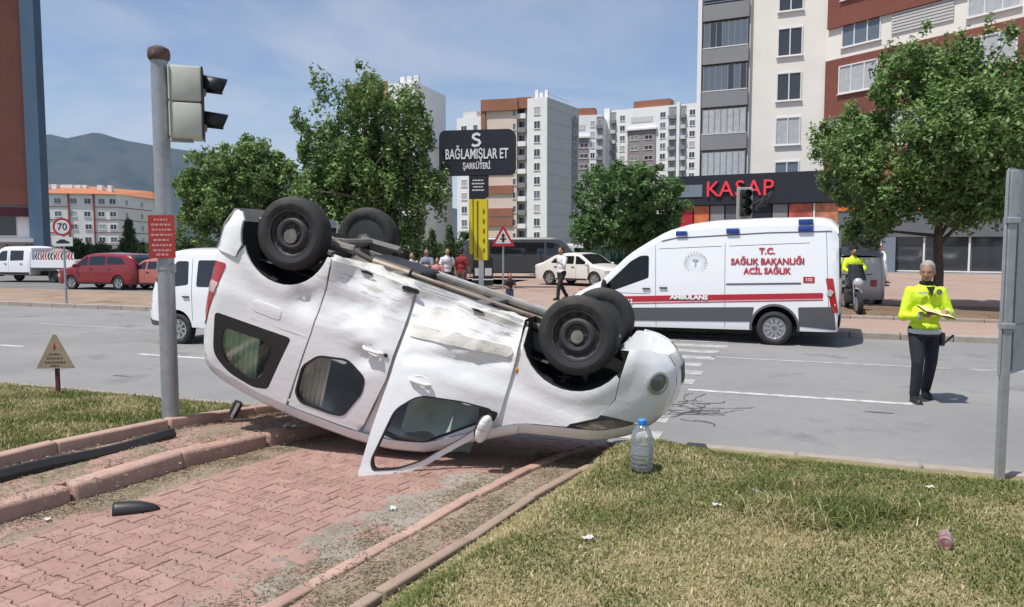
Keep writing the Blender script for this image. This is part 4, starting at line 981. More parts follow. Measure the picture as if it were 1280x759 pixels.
    mb=MB(); mb.grid(26,18,refl_sheet); mb.build('reflection_sheet',P('pale_reflection',(.30,.36,.32),.85,var=.12,vs=6),t,True,60)
    mb=MB(); mb.grid(10,6,lambda i,j:(-1.7+3.0*i,-.70+1.40*j,.60)); mb.build('cabin_floor',M_grey,t)
    return t
van=build_crashed()
# ------------------------------------------------------------------ ambulance
M_blue=P('beacon_blue',(.015,.05,.25),.2,coat=.5)
M_redf=P('red_film',(.42,.02,.035),.4); M_redt=P('red_lettering',(.45,.03,.05),.45); M_wt=P('white_lettering',(.8,.8,.8),.5); M_gl=P('grey_print',(.45,.46,.48),.5)
def SIDE(x,z,y): return Matrix(((-1,0,0,x),(0,0,1,y),(0,1,0,z),(0,0,0,1)))   # lettering on the left flank
def build_ambulance():
    top=[(-2.74,2.28),(-2.66,2.48),(-2.4,2.545),(-1.4,2.555),(-.33,2.535),(.23,2.47),(.69,2.34),(1.16,2.08),(1.52,1.84),(2.13,1.27),(2.5,1.12),(2.72,1.02),(2.80,.97)]
    sh=Shape(1.0,top,.13,((.32,2.80),(.5,2.87),(.75,2.88),(.90,2.84),(.98,2.80)),((.32,-2.72),(1,-2.75),(2.3,-2.72)),.55,.34,.10,.05,(1.1,2.55,.10),.05,.5)
    win=[(1.02,1.36),(1.02,1.84),(1.20,1.84),(1.42,1.72),(1.95,1.23),(2.12,1.06),(1.75,1.10)][::-1]
    sp=dict(shape=sh,z0=.30,paint=M_whitec,arches=[(-1.55,.44,.36),(1.95,.44,.36)],windows=[win],R=.345,ww=.23,steel=False,spokes=10,res=.13,tops=[(-2.72,1.22,'roof'),(1.22,2.12,'windscreen'),(2.12,2.80,'bonnet')],
        seams=[[(.88,2.05),(.86,.34)],[(-.57,2.08),(-.58,.34)],[(-2.50,2.3),(-2.58,.4)],[(.80,1.98),(-.5,2.02)],[(-.65,2.02),(-2.2,2.06)],[(2.0,.85),(1.9,1.04),(1.0,1.02)]],
        handles=[(1.07,1.13),(.70,1.15)],mirror=(1.98,1.18),bigmirror=True,mirror_mat=M_black,flare=M_grey,
        front_bits=[('grille',M_black,dict(r=(-.5,.5,.62,.86))),('bumper',M_grey,dict(r=(-.72,.72,.32,.58))),('headlamp',M_lens,dict(r=(.46,.68,.80,1.0),both=True))],
        rear_bits=[('rear_bumper',M_grey,dict(r=(-.9,.9,.34,.62))),('rear_window',M_glassd,dict(r=(.12,.75,1.35,1.95),both=True))],
        side_bits=[('red_stripe',M_redf,[(-2.46,.965),(2.45,.805),(2.62,.93),(-2.46,1.075)]),('stripe_line',M_redf,[(-2.46,.925),(2.2,.765),(2.2,.785),(-2.46,.945)]),
                   ('lower_cladding',M_grey,[(-1.10,.47),(1.50,.43),(1.55,.71),(-1.16,.77)]),('rear_cladding',M_grey,[(-2.70,.34),(-2.02,.40),(-2.0,.78),(-2.66,.80)]),('front_cladding',M_grey,[(2.38,.33),(2.83,.33),(2.86,.60),(2.36,.66)]),
                   ('tail_lamp',M_lampred,[(-2.50,1.36),(-2.64,1.36),(-2.74,.68),(-2.62,.68)])])
    t=vehicle('ambulance','white ambulance with a red stripe parked on the far side of the road','ambulance',sp,(4.29,16.98,-.022),R(156),None,glass_mat('cab_glass',(.30,.34,.35),.02,1.0)); t.rotation_euler=(0,R(.8),R(156))
    f=sh.side(1,.012)
    for sg in (1,-1):
        # gutter strip
        seams(t,sh,sg,[[(-2.60,2.28),(-1.4,2.275),(.46,2.20),(.75,2.14)]],.022,.006,'roof_gutter',M_grey)
        seams(t,sh,sg,[[(-.60,1.235),(-2.05,1.26)]],.03,.008,'slide_rail',M_grey)
        for x,z,w,h in ((.33,2.30,.24,.10),(-.72,2.325,.26,.11),(-2.12,2.475,.28,.11),(-2.12,2.335,.28,.11)):
            mb=MB(); mb.box((x,sg*(sh.hw(x,z)+.0),z),(w,.12,h),bev=.02); mb.build('blue_beacon',M_blue,t,True)
        seams(t,sh,sg,[[(-2.545,1.10),(-2.63,1.05)]],.12,.018,'reversing_lamp',M_lens)
    def y_at(x,z): return sh.hw(x,z)+.010
    text_mesh('lettering','T.C.',.13,M_redt,t,SIDE(-1.40,1.90,y_at(-1.4,1.9)),bold=.006)
    text_mesh('lettering','SAĞLIK BAKANLIĞI',.13,M_redt,t,SIDE(-1.40,1.69,y_at(-1.4,1.69)),bold=.006,width=1.42)
    text_mesh('lettering','ACİL SAĞLIK',.13,M_redt,t,SIDE(-1.40,1.50,y_at(-1.4,1.5)),bold=.006,width=.92)
    text_mesh('lettering','AMBULANS',.085,M_wt,t,SIDE(.16,.952,y_at(.16,.95)+.008),bold=.006,width=.80)
    text_mesh('lettering','112',.09,M_wt,t,SIDE(1.46,.85,y_at(1.46,.85)+.008),bold=.004)
    V,Fc=panel_geo([(-2.30,1.27),(-2.09,1.27),(-2.09,1.39),(-2.30,1.39)],sh.side(1,.008),(),.1,.01,1); mesh_obj('number_plaque',V,Fc,M_redf,t); text_mesh('lettering','112',.06,M_wt,t,SIDE(-2.195,1.33,y_at(-2.2,1.33)+.004),bold=.003)
    # round ministry emblem, a ring of small grey motifs
    T0=SIDE(.03,1.68,y_at(.03,1.68)-.003); em=MB()
    for rr_,n_,w_ in ((.225,22,.018),(.185,30,.010),(.14,20,.008)):
        for i in range(n_):
            a=2*math.pi*i/n_; em.prism(ell(rr_*math.cos(a),rr_*math.sin(a),w_,w_*.8,7),0,.004,T0)
    em.prism([(-.015,-.09),(.015,-.09),(.015,.03),(.07,.05),(.05,.08),(-.05,.08),(-.07,.05),(-.015,.03)],0,.004,T0)
    tag(em.build('emblem',M_gl,t),kind='stuff')
    text_mesh('lettering','AMBULANS',.12,M_redt,t,Matrix(((0,0,1,2.80),(1,0,0,0),(0,1,0,1.04),(0,0,0,1))))
    # cab interior
    for sy in (.45,-.45):
        mb=MB(); mb.box((1.15,sy,1.25),(.16,.5,.75),bev=.05); mb.box((1.40,sy,.95),(.5,.5,.16),bev=.04); mb.build('cab_seat',M_black,t,True)
    mb=MB(); mb.box((.92,0,1.25),(.04,1.7,1.7)); mb.build('bulkhead',M_grey,t); mb=MB(); mb.box((2.15,0,1.0),(.5,1.6,.28),bev=.06); mb.build('dashboard',M_black,t,True); mb=MB(); mb.grid(6,6,lambda i,j:(.95+1.7*i,-.9+1.8*j,.62)); mb.build('cab_floor',M_black,t)
    return t
amb=build_ambulance()
# ------------------------------------------------------------------ other vehicles
def car_shape(L,H,W,kind):
    h=L/2
    if kind=='suv': top=[(-h,H*.70),(-h+.12,H*.86),(-h+.45,H*.965),(-.6,H),(.2,H*.985),(.55,H*.93),(1.15,H*.645),(1.5,H*.60),(h-.15,H*.54),(h,H*.48)]
    elif kind=='sedan': top=[(-h,H*.62),(-h+.5,H*.70),(-1.0,H*.92),(-.5,H*.99),(.1,H),(.45,H*.95),(1.10,H*.66),(1.5,H*.61),(h-.12,H*.54),(h,H*.47)]
    else: top=[(-h,H*.86),(-h+.1,H*.95),(-h+.5,H),(h-1.4,H),(h-1.15,H*.96),(h-.55,H*.66),(h-.25,H*.58),(h,H*.50)]
    zf=top[-1][1]
    return Shape(W,top,.09,((.25,h-.05),(.4,h+.02),(zf,h)),((.25,-h+.04),(.5,-h-.02),(top[0][1],-h)),.5,.3,.3,.15,(H*.55,H,.16),.03,.4),top
# white light van behind the signal pole (cab over the front axle)
def lightvan():
    h=1.93; top=[(-3.6,1.72),(-3.52,1.86),(-3.2,1.93),(.0,1.93),(.22,1.88),(.62,1.25),(.74,1.08),(.80,.98)]
    sh=Shape(.84,top,.09,((.33,.82),(.5,.87),(.8,.86),(.98,.80)),((.33,-3.58),(1,-3.62),(1.7,-3.6)),.35,.22,.12,.06,(1.0,1.93,.14),.04,.45)
    sp=dict(shape=sh,z0=.36,paint=M_whitec,arches=[(-2.35,.37,.32),(0,.38,.33)],windows=[[(-.30,1.22),(-.28,1.70),(.02,1.70),(.30,1.30),(.34,1.16),(.05,1.18)][::-1],[(-1.2,1.18),(-1.2,1.72),(-.52,1.72),(-.50,1.18)][::-1],[(-2.3,1.18),(-2.3,1.72),(-1.35,1.72),(-1.35,1.18)][::-1],[(-3.35,1.18),(-3.3,1.68),(-2.45,1.72),(-2.45,1.18)][::-1]],
      R=.315,ww=.19,steel=False,spokes=8,tops=[(-3.58,.12,'roof'),(.12,.62,'windscreen'),(.62,.80,'front_panel')],seams=[[(-.38,1.75),(-.40,.5)],[(-1.28,1.75),(-1.28,.4)],[(.42,1.15),(.45,.75)]],handles=[(-.25,.98)],mirror=(.30,1.32),mirror_mat=M_black,
      front_bits=[('bumper',M_grey,dict(r=(-.6,.6,.37,.52))),('headlamp',M_lens,dict(r=(.36,.60,.68,.84),both=True))],rear_bits=[('tail_lamp',M_lampred,dict(r=(.62,.74,.7,1.05),both=True))],
      side_bits=[('corner_bumper',M_grey,[(.45,.37),(.83,.37),(.86,.50),(.45,.46)]),('indicator',M_lens,[(.70,.70),(.84,.70),(.83,.84),(.72,.84)])])
    p=Vector((-6.82,15.68,0)); u=Vector((math.cos(R(159.3)),math.sin(R(159.3)),0)); lf=Vector((-u.y,u.x,0)); c=p-lf*.78
    return vehicle('light_van','white light van in the middle lane beyond the signal pole','van',sp,(c.x,c.y,0),R(159.3))
lightvan()
def small_car(label,kind,L,H,W,paint,loc,rz,name='parked_car',steel=False,cat='car'):
    sh,top=car_shape(L,H,W,kind); h=L/2; k=H
    if kind=='suv': wins=[[(.35,k*.66),(1.02,k*.655),(.45,k*.89),(.32,k*.90)],[(-.62,k*.67),(.25,k*.665),(.22,k*.905),(-.62,k*.915)],[(-h+.45,k*.70),(-.72,k*.68),(-.72,k*.91),(-h+.75,k*.87)]]; tops=[(-h,-h+.35,'rear_window'),(-h+.35,.45,'roof'),(.45,1.15,'windscreen'),(1.15,h,'bonnet')]; ax=(-h+.9,h-.92)
    elif kind=='sedan': wins=[[(.25,k*.66),(.98,k*.66),(.36,k*.90),(.22,k*.91)],[(-.62,k*.67),(.15,k*.665),(.14,k*.91),(-.55,k*.905)],[(-1.15,k*.69),(-.72,k*.68),(-.66,k*.89),(-.95,k*.83)]]; tops=[(-h,-1.45,'boot_lid'),(-1.45,-.75,'rear_window'),(-.75,.42,'roof'),(.42,1.10,'windscreen'),(1.10,h,'bonnet')]; ax=(-h+.92,h-.88)
    else: wins=[[(h-1.9,k*.58),(h-.75,k*.57),(h-1.28,k*.86),(h-1.9,k*.88)],[(-h+1.5,k*.60),(h-2.0,k*.58),(h-2.0,k*.88),(-h+1.5,k*.88)],[(-h+.3,k*.60),(-h+1.38,k*.60),(-h+1.38,k*.88),(-h+.4,k*.86)]]; tops=[(-h,h-1.2,'roof'),(h-1.2,h-.5,'windscreen'),(h-.5,h,'bonnet')]; ax=(-h+.85,h-.85)
    sp=dict(shape=sh,z0=.26,paint=paint,arches=[(ax[0],.37,.31),(ax[1],.37,.31)],windows=wins,R=.32,ww=.2,steel=steel,tops=tops,seams=[[(.30,k*.9),(.28,.35)],[(-.66,k*.9),(-.68,.35)]],handles=[(.12,k*.58),(-.85,k*.58)],mirror=(.95,k*.66),res=.2,
        front_bits=[('grille',M_black,dict(r=(-.4,.4,.42,.56))),('headlamp',M_lens,dict(r=(.40,.60,.56,.70),both=True)),('number_plate',M_wt,dict(r=(-.25,.25,.33,.41)))],rear_bits=[('tail_lamp',M_lampred,dict(r=(.45,.62,.65,.85),both=True))],
        side_bits=[('headlamp_side',M_lens,[(h-.32,.58),(h-.08,.58),(h-.10,.70),(h-.34,.72)]),('sill_trim',M_black,[(ax[0]+.40,.265),(ax[1]-.40,.265),(ax[1]-.40,.34),(ax[0]+.40,.34)])])
    return vehicle(name,label,cat,sp,loc,rz)
p=atz(137,361,.03); small_car('dark red SUV waiting on the road behind the median','suv',4.4,1.66,.92,M_red,(p.x,p.y,.03),R(165),'suv_car')
p=atz(206,362,.03); small_car('faded salmon red car close behind the dark red SUV','sedan',4.2,1.42,.86,P('salmon_paint',(.42,.12,.10),.45,coat=.3),(p.x,p.y,.03),R(160))
p=atz(728,357,.24); small_car('white saloon car parked on the lot behind the man in a white shirt','sedan',4.3,1.45,.88,P('cream_paint',(.70,.68,.62),.3,coat=.5),(p.x,p.y,zlot(p)),R(-42))
p=atz(1068,384,.2); small_car('silver grey minivan on the lot beside the ambulance rear','van',4.3,1.75,.88,P('silver_paint',(.42,.42,.43),.35,.4,coat=.5),(p.x+.55,p.y+1.9,zlot(p)),R(72),'minivan')
p=atz(1079,352,.3); small_car('white hatchback parked near the shop windows','suv',4.1,1.5,.86,M_whitec,(p.x,p.y,zlot(p)),R(70))
p=atz(655,346,.35); small_car('dark grey minibus parked behind the yellow legged sign','van',6.4,2.15,.98,P('dark_grey_paint',(.05,.052,.058),.35,coat=.5),(p.x,p.y,zlot(p)),R(-8),'minibus',cat='minibus')
p=atz(692,344,.35); o=small_car('small white van with red panel parked past the minibus','van',3.9,1.8,.84,M_whitec,(p.x+.4,p.y+1.0,zlot(p)),R(-160),'small_van',cat='van')
mb=MB(); mb.box((1.98,0,.62),(.06,1.2,.34),bev=.02); mb.build('red_panel',M_redf,o)
# crew cab truck with barrier boards in its bed
def truck():
    top=[(-1.55,1.70),(-1.50,1.88),(-1.3,1.95),(.15,1.95),(.42,1.86),(1.05,1.22),(1.35,1.10),(1.72,.98),(1.80,.90)]
    sh=Shape(.93,top,.1,((.36,1.80),(.6,1.84),(.90,1.80)),((.36,-1.55),(1.7,-1.55)),.4,.28,.08,.03,(1.0,1.95,.13),.04,.45)
    p=atz(27,352,.03)
    sp=dict(shape=sh,z0=.42,paint=M_whitec,arches=[(1.0,.38,.33)],windows=[[(-.05,1.18),(.92,1.16),(.32,1.70),(-.05,1.74)],[(-1.15,1.20),(-.25,1.18),(-.25,1.74),(-1.15,1.74)]],R=.33,ww=.2,steel=True,tops=[(-1.55,.32,'roof'),(.32,1.05,'windscreen'),(1.05,1.80,'bonnet')],seams=[[(-.15,1.8),(-.15,.5)],[(.95,1.1),(.9,.5)]],handles=[(.05,1.02),(-1.0,1.02)],mirror=(.95,1.25),mirror_mat=M_black,res=.2,side_bits=[('sill_trim',M_black,[(-1.5,.43),(.58,.43),(.58,.56),(-1.5,.56)])])
    t=vehicle('crew_cab_truck','white crew cab truck carrying striped barrier boards','truck',sp,(p.x,p.y,.03),R(166))
    mb=MB(); mb.box((-3.1,0,.78),(2.9,1.86,.10),bev=.01); mb.build('load_bed',M_grey,t)
    for sg in (1,-1): mb=MB(); mb.box((-3.1,sg*.92,1.02),(2.9,.04,.42),bev=.01); mb.build('drop_side',M_whitec,t)
    mb=MB(); mb.box((-4.55,0,1.02),(.04,1.84,.42),bev=.01); mb.build('tailboard',M_whitec,t)
    mb=MB(); mb.box((-1.68,0,1.35),(.05,1.8,1.05),bev=.01); mb.build('headboard',M_whitec,t)
    for sg in (1,-1): wheel(t,(-3.0,sg*.75,.33),.33,.24,True,sg,0,28); 
    mb=MB(); mb.box((-2.4,0,.50),(3.8,.5,.16)); mb.build('chassis',M_dark,t)
    for i in range(6):
        b=MB(); T=Matrix.Translation((-2.0-.42*i,.80-.05*(i%2),1.42))@Matrix.Rotation(.1*(i%3-1),4,'Z'); b.box((0,0,0),(.38,.03,.42),M=T); bo=b.build('barrier_board',M_wt,t)
        for k in range(2):
            b=MB(); b.prism([(-.18+.17*k,-.2),(-.08+.17*k,-.2),(.02+.17*k,0),(-.08+.17*k,.2),(-.18+.17*k,.2),(-.08+.17*k,0)],.017,.021,T@Matrix.Rotation(-math.pi/2,4,'X')@Matrix.Diagonal((1,-1,1,1))); b.build('chevron',M_redf if i%2 else M_black,bo)
    mb=MB(); mb.ball((-2.7,0,1.55),(.55,.6,.3),10,6); mb.build('covered_load',P('tarpaulin',(.28,.20,.19),.8,var=.3,vs=5),t,True)
    return t
truck()
# motorcycle of the second officer
def motorcycle(loc,rz):
    t=thing('motorcycle','dark police motorcycle standing behind the ambulance','motorcycle',loc,rz)
    for x in (-.68,.70):
        w=wheel(t,(x,0,.31),.31,.13,False,1,0,24)
    mb=MB(); mb.ball((.05,0,.86),(.36,.17,.17),14,8); mb.build('fuel_tank',P('motor_dark',(.02,.025,.05),.3,coat=.5),t,True)
    mb=MB(); mb.box((-.45,0,.82),(.6,.28,.10),bev=.04); mb.build('saddle',M_black,t,True)
    mb=MB(); mb.box((.0,0,.48),(.55,.3,.38),bev=.06); mb.build('engine',M_steel,t,True)
    mb=MB(); mb.tube([(.70,.09,.31),(.48,.09,.95)],.025,8); mb.tube([(.70,-.09,.31),(.48,-.09,.95)],.025,8); mb.tube([(.48,-.1,.95),(.48,.1,.95)],.03,8); mb.build('front_fork',M_chrome,t,True)
    mb=MB(); mb.tube([(.36,-.40,1.08),(.46,-.2,1.06),(.48,0,1.0),(.46,.2,1.06),(.36,.40,1.08)],.016,8); mb.build('handlebar',M_black,t,True)
    mb=MB(); mb.grid(6,8,lambda i,j:(.62-.22*i-.10*(2*j-1)**2,(-.24+.48*j)*(1-.25*i),.92+.42*i)); mb.build('windshield',M_glassd,t,True)
    mb=MB(); mb.ball((.64,0,.86),(.10,.13,.13),12,8); mb.build('headlamp',M_lens,t,True)
    for sg in (1,-1): mb=MB(); mb.box((-.72,sg*.26,.66),(.42,.16,.34),bev=.05); mb.build('pannier',P('white_pannier',(.65,.65,.66),.4),t,True)
    mb=MB(); mb.tube([(.2,.14,.3),(-.5,.18,.3),(-.95,.2,.36)],.045,10); mb.build('exhaust',M_chrome,t,True)
    mb=MB(); mb.box((-.70,0,.62),(.5,.16,.10),bev=.03); mb.tube([(-.68,0,.31),(-.1,0,.4)],.05,8); mb.build('rear_mudguard',M_black,t,True)
    return t
p=atz(1058,393,.15); motorcycle((p.x+.12,p.y,.18),R(-100))
# ------------------------------------------------------------------ mountain
M_mtn=ground_mat('mountain_scrub',(.030,.044,.040),(.055,.065,.055),.0022,(.022,.036,.034),.006,.5,.02,.3,.95,.1)
def mountain():
    prof=[(-520,215),(-300,200),(-120,186),(0,180),(50,172),(70,169),(92,174),(128,166),(160,176),(205,184),(255,191),(330,204),(420,226),(540,255),(680,280),(860,298),(1100,303),(1820,304)]
    D=5200.
    mb=MB()
    def f(i,j):
        px=-520+2320*i; y=3600+2900*j; py=float(np.interp(px,[a for a,_ in prof],[b for _,b in prof]))
        zr=(HZ-py)/FPX*D; x=(px-CX)/FPX*D
        t=1-abs(y-D)/1500.; k=max(0,t); rid=float(vnoise(x/420.,y/700.,2))*.6+float(vnoise(x/160.,y/300.,3))*.28+float(vnoise(x/70.,y/90.,4))*.12
        z=zr*(k**1.15)*(1-.55*(1-k)*rid*1.6)+(1-k)*k*90*(rid-.4)-1
        return (x,y,max(-8,z))
    mb.grid(220,60,f); return tag(mb.build('mountain',M_mtn,None,True,60),kind='structure')
mountain()
# ------------------------------------------------------------------ buildings
M_cream=P('render_cream',(.76,.73,.67),.85,var=.05,vs=.4); M_bwhite=P('render_white',(.76,.755,.745),.85,var=.05,vs=.4); M_bgrey=P('cladding_grey',(.22,.225,.235),.7,var=.08,vs=.5)
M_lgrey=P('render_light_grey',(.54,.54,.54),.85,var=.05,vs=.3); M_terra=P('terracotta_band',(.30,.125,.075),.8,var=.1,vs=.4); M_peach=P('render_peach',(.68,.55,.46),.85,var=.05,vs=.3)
M_brown=P('brown_tiles',(.23,.085,.055),.6,var=.12,vs=.5); M_bblue=P('blue_tiles',(.055,.105,.17),.55,var=.1,vs=.4)
M_frame=P('window_frame_white',(.68,.68,.68),.5); M_pane=P('window_pane',(.04,.047,.055),.06,spec=.7); M_pane2=P('window_pane_curtain',(.42,.44,.45),.15,spec=.6,var=.15,vs=3); M_pane3=P('window_pane_blue',(.12,.15,.18),.08,spec=.7)
M_char=P('sign_charcoal',(.020,.024,.034),.6,spec=.3); M_roof=P('roof_tile_orange',(.42,.16,.075),.8,var=.15,vs=2); M_conc=P('concrete',(.34,.33,.31),.85,var=.1,vs=1)
def planks(name,c,pitch):
    m=P(name,c,.6,var=.12,vs=.6); t=m.node_tree; co=t.nodes.new('ShaderNodeTexCoord'); w=t.nodes.new('ShaderNodeTexWave'); w.bands_direction='Z'; w.wave_profile='SAW'; w.inputs['Scale'].default_value=.314/pitch; t.links.new(co.outputs['Object'],w.inputs[0])
    bu=t.nodes.new('ShaderNodeBump'); bu.inputs['Strength'].default_value=.6; bu.inputs['Distance'].default_value=.03; t.links.new(w.outputs['Fac'],bu.inputs['Height']); t.links.new(bu.outputs[0],t.nodes['Principled BSDF'].inputs['Normal']); return m
M_redclad=planks('red_plank_cladding',(.21,.068,.045),.30)
class Wall:
    """a vertical wall from ground point a to b; outward normal to the right-hand side seen from outside (towards the camera)"""
    def __init__(s,a,b): s.a=Vector((a[0],a[1],0)); s.b=Vector((b[0],b[1],0)); d=(s.b-s.a); s.L=d.length; s.d=d.normalized(); s.n=Vector((s.d.y,-s.d.x,0)); s.M=Matrix(((s.d.x,-s.n.x,0,s.a.x),(s.d.y,-s.n.y,0,s.a.y),(0,0,1,0),(0,0,0,1)))
    def pt(s,x,z,o=0): return s.a+s.d*x+s.n*o+Vector((0,0,z))
    def box(s,x0,x1,z0,z1,o0,o1,mb=None):
        mb=mb or MB(); c=s.M@Vector(((x0+x1)/2,-(o0+o1)/2,(z0+z1)/2)); mb.box((0,0,0),(x1-x0,abs(o1-o0),z1-z0),M=Matrix.Translation(c)@Matrix.Rotation(math.atan2(s.d.y,s.d.x),4,'Z')); return mb
WC={}
def win_mesh(w,h,nm,fr,key):
    k=(round(w,2),round(h,2),nm,key)
    if k in WC: return WC[k]
    f=MB(); t=fr
    f.box((0,0,h/2-t/2),(w,.10,t)); f.box((0,0,-h/2+t/2),(w,.10,t)); f.box((-w/2+t/2,0,0),(t,.10,h-2*t)); f.box((w/2-t/2,0,0),(t,.10,h-2*t))
    for i in range(1,nm): f.box((-w/2+w*i/nm,0,0),(t*.9,.09,h-2*t))
    f.box((0,-.06,-h/2-.03),(w+.12,.16,.05))
    me=bpy.data.meshes.new('window'); me.from_pydata(f.V,[],f.F); me.materials.append(M_frame)
    g=MB(); g.box((0,.02,0),(w-2*t,.02,h-2*t)); pm=bpy.data.meshes.new('pane'); pm.from_pydata(g.V,[],g.F)
    WC[k]=(me,pm); return WC[k]
PANEM={}
def window(parent,wall,x,z,w,h,nm=2,fr=.08,mat=None,out=.02):
    """centre x along the wall, bottom z"""
    mat=mat or random.choice([M_pane,M_pane,M_pane3,M_pane2]); me,pm=win_mesh(w,h,nm,fr,mat.name)
    if not pm.materials: pm.materials.append(mat)
    o=link(bpy.data.objects.new('window',me),parent); p=wall.pt(x,z+h/2,out); o.location=p; o.rotation_euler=(0,0,math.atan2(wall.d.y,wall.d.x))
    g=link(bpy.data.objects.new('pane',pm),o); return o
def block(parent,name,pts,z0,z1,mat):
    mb=MB(); mb.prism(pts,z0,z1); return mb.build(name,mat,parent)
def gp(px,d): return Vector(((px-CX)/FPX*d,d))
# --- big apartment block on the right with shops at its foot
def right_building():
    t=thing('apartment_building','tall cream apartment block with red plank cladding behind the big street tree','building',(26,60,.4)); t.location=(0,0,0)
    A,B,C=gp(869,60),gp(1024,56),gp(1330,43); dv=Vector((.45,.9))*16
    block(t,'wall',[tuple(A),tuple(B),tuple(C),tuple(C+Vector((14,8))),tuple(A+Vector((8,18)))],.3,32,M_cream)
    w=Wall(A,B); L=w.L; xb=L*.415
    floors=[6.25+3.2*i for i in range(8)]
    # balcony stack on the left
    for zf in floors:
        w.box(.35,xb,zf-.15,zf+1.02,.02,.50).build('balcony_parapet',M_bgrey,t)
        gl=w.box(.45,xb-.1,zf+1.02,zf+2.95,.08,.20).build('balcony_recess',M_dark if zf>18 else M_pane3,t)
        if zf<18:
            n=7
            for i in range(n):
                x0=.45+(xb-.55)*i/n; x1=.45+(xb-.55)*(i+1)/n
                w.box(x0+.03,x1-.03,zf+1.10,zf+2.85,.40,.43).build('balcony_pane',M_pane2 if (5<zf<12 ) else random.choice([M_pane3,M_pane,M_pane3]),t)
            for i in range(n+1):
                x0=.45+(xb-.55)*i/n; w.box(x0-.03,x0+.03,zf+1.02,zf+2.90,.38,.45).build('balcony_mullion',M_bgrey,t)
            w.box(.38,xb-.05,zf+1.00,zf+1.07,.36,.52).build('balcony_rail',M_frame,t)
        else:
            for k in range(3): w.box(.38,xb-.05,zf+1.15+.22*k,zf+1.19+.22*k,.44,.48).build('balcony_rail',M_chrome,t)
    w.box(0,.30,6,32,.02,.55).build('corner_fin',M_bwhite,t); w.box(xb+.02,xb+.10,6,32,.02,.30).build('downpipe',M_lgrey,t)
    for i,zf in enumerate(floors): window(t,w,L*.73,zf+.05+0.0 if False else zf-.05,1.75,2.05,2,.09,[M_pane3,M_pane2,M_pane,M_pane,M_pane,M_pane3,M_pane,M_pane][i])
    # red wing
    v=Wall(B,C); 
    for z0,z1,x0 in ((5.5,8.6,.25),(11.0,15.1,.15),(17.3,21.4,.2),(24,27.6,.2)): v.box(x0,v.L,z0,z1,.02,.22).build('plank_cladding',M_redclad,t)
    for zf in floors:
        o=.24 if (11<zf+1<15 or 17.3<zf+1<21.4 or zf<8) else .03
        window(t,v,2.7,zf-.05,2.9,1.95,3,.09,random.choice([M_pane2,M_pane3]),o); window(t,v,11.2,zf-.05,3.0,1.95,3,.09,random.choice([M_pane2,M_pane2,M_pane3]),o); window(t,v,15.2,zf-.05,2.2,1.95,2,.09,None,o)
        if o<.1:
            for k in range(9): v.box(4.9,8.9,zf+.10+.2*k,zf+.22+.2*k,.02,.10).build('louvre_slat',M_lgrey,t)
    for zf in floors: w.box(.0,L,zf-.62,zf-.56,.002,.012) if False else None
    # ---- shop podium
    Pa,Pb,Pc=gp(838,53),gp(1046,48),gp(1420,40); q=Wall(Pa,Pb); r=Wall(Pb,Pc)
    back=Vector((5,6))
    sh=block(t,'shop_block',[tuple(Pa),tuple(Pb),tuple(Pb+back),tuple(Pa+back)],.25,6.55,M_char)
    q.box(0,q.L,4.75,6.7,.02,.35).build('fascia',M_char,t)
    fb=q.box(.5,2.2,5.3,6.1,.36,.40).build('fascia_plate',P('fascia_plate',(.16,.20,.25),.5),t)
    xk0=(q.L)*(890-838)/(1046-838); cx=q.L*.44; T=Matrix.Translation(q.pt(cx,5.72,.42))@Matrix.Rotation(math.atan2(q.d.y,q.d.x),4,'Z')@Matrix.Rotation(math.pi/2,4,'X')
    for ch,xo in zip('KASAP',(-1.75,-.88,-.02,.85,1.72)):
        text_mesh('letter',ch,1.05,P('sign_letter_red',(.55,.03,.05),.4,emit=((.8,.05,.07),.25)),t,T@Matrix.Translation((xo*1.02,0,0)),.12,bold=.0)
    for x0,x1,m in ((.6,1.5,M_redf),(1.6,2.6,P('poster_orange',(.55,.16,.06),.5,var=.4,vs=2)),(2.7,3.6,M_bgrey),(3.7,5.0,P('shop_panel',(.10,.11,.125),.5)),(5.1,6.6,M_char),(6.7,7.6,M_bgrey),(7.7,9.1,P('poster_red',(.45,.10,.06),.5,var=.5,vs=1.5)),(9.3,10.9,P('poster_orange2',(.50,.20,.10),.5,var=.5,vs=2))):
        q.box(x0,x1,2.9,4.70,.02,.10).build('shop_panel',m,t)
        q.box(x0,x1,.55,2.85,.02,.06).build('shop_window',M_pane,t)
    for x in (9.2,): q.box(x-.06,x+.06,.4,4.7,.02,.14).build('mullion',M_frame,t)
    sb=block(t,'low_shop',[tuple(Pb),tuple(Pc),tuple(Pc+back),tuple(Pb+back)],.25,4.3,M_bgrey)
    r.box(0,r.L,2.55,4.15,.02,.30).build('fascia',P('fascia_grey',(.115,.125,.14),.6),t); r.box(0,r.L,4.16,4.36,.02,.36).build('orange_trim',P('orange_trim',(.60,.16,.03),.5),t)
    r.box(-.2,r.L,.28,.46,.02,.9).build('shop_step',M_conc,t)
    for i in range(6):
        x0=.3+2.3*i; r.box(x0,x0+2.1,.60,2.5,.02,.06).build('shop_window',M_pane,t); r.box(x0+2.13,x0+2.23,.48,2.53,.02,.14).build('mullion',M_frame,t)
    r.box(2.62,3.3,.46,2.54,.15,.45).build('pillar',P('pillar_blue_grey',(.16,.20,.24),.6),t)
    r.box(0,r.L,.50,.58,.02,.10).build('window_sill',M_frame,t)
    for x0,x1,z0,z1 in ((6.6,8.2,4.5,4.95),(9.0,10.0,4.5,5.2)): r.box(x0,x1,z0,z1,-1.6,-1.0).build('roof_unit',M_bwhite,t)
right_building()
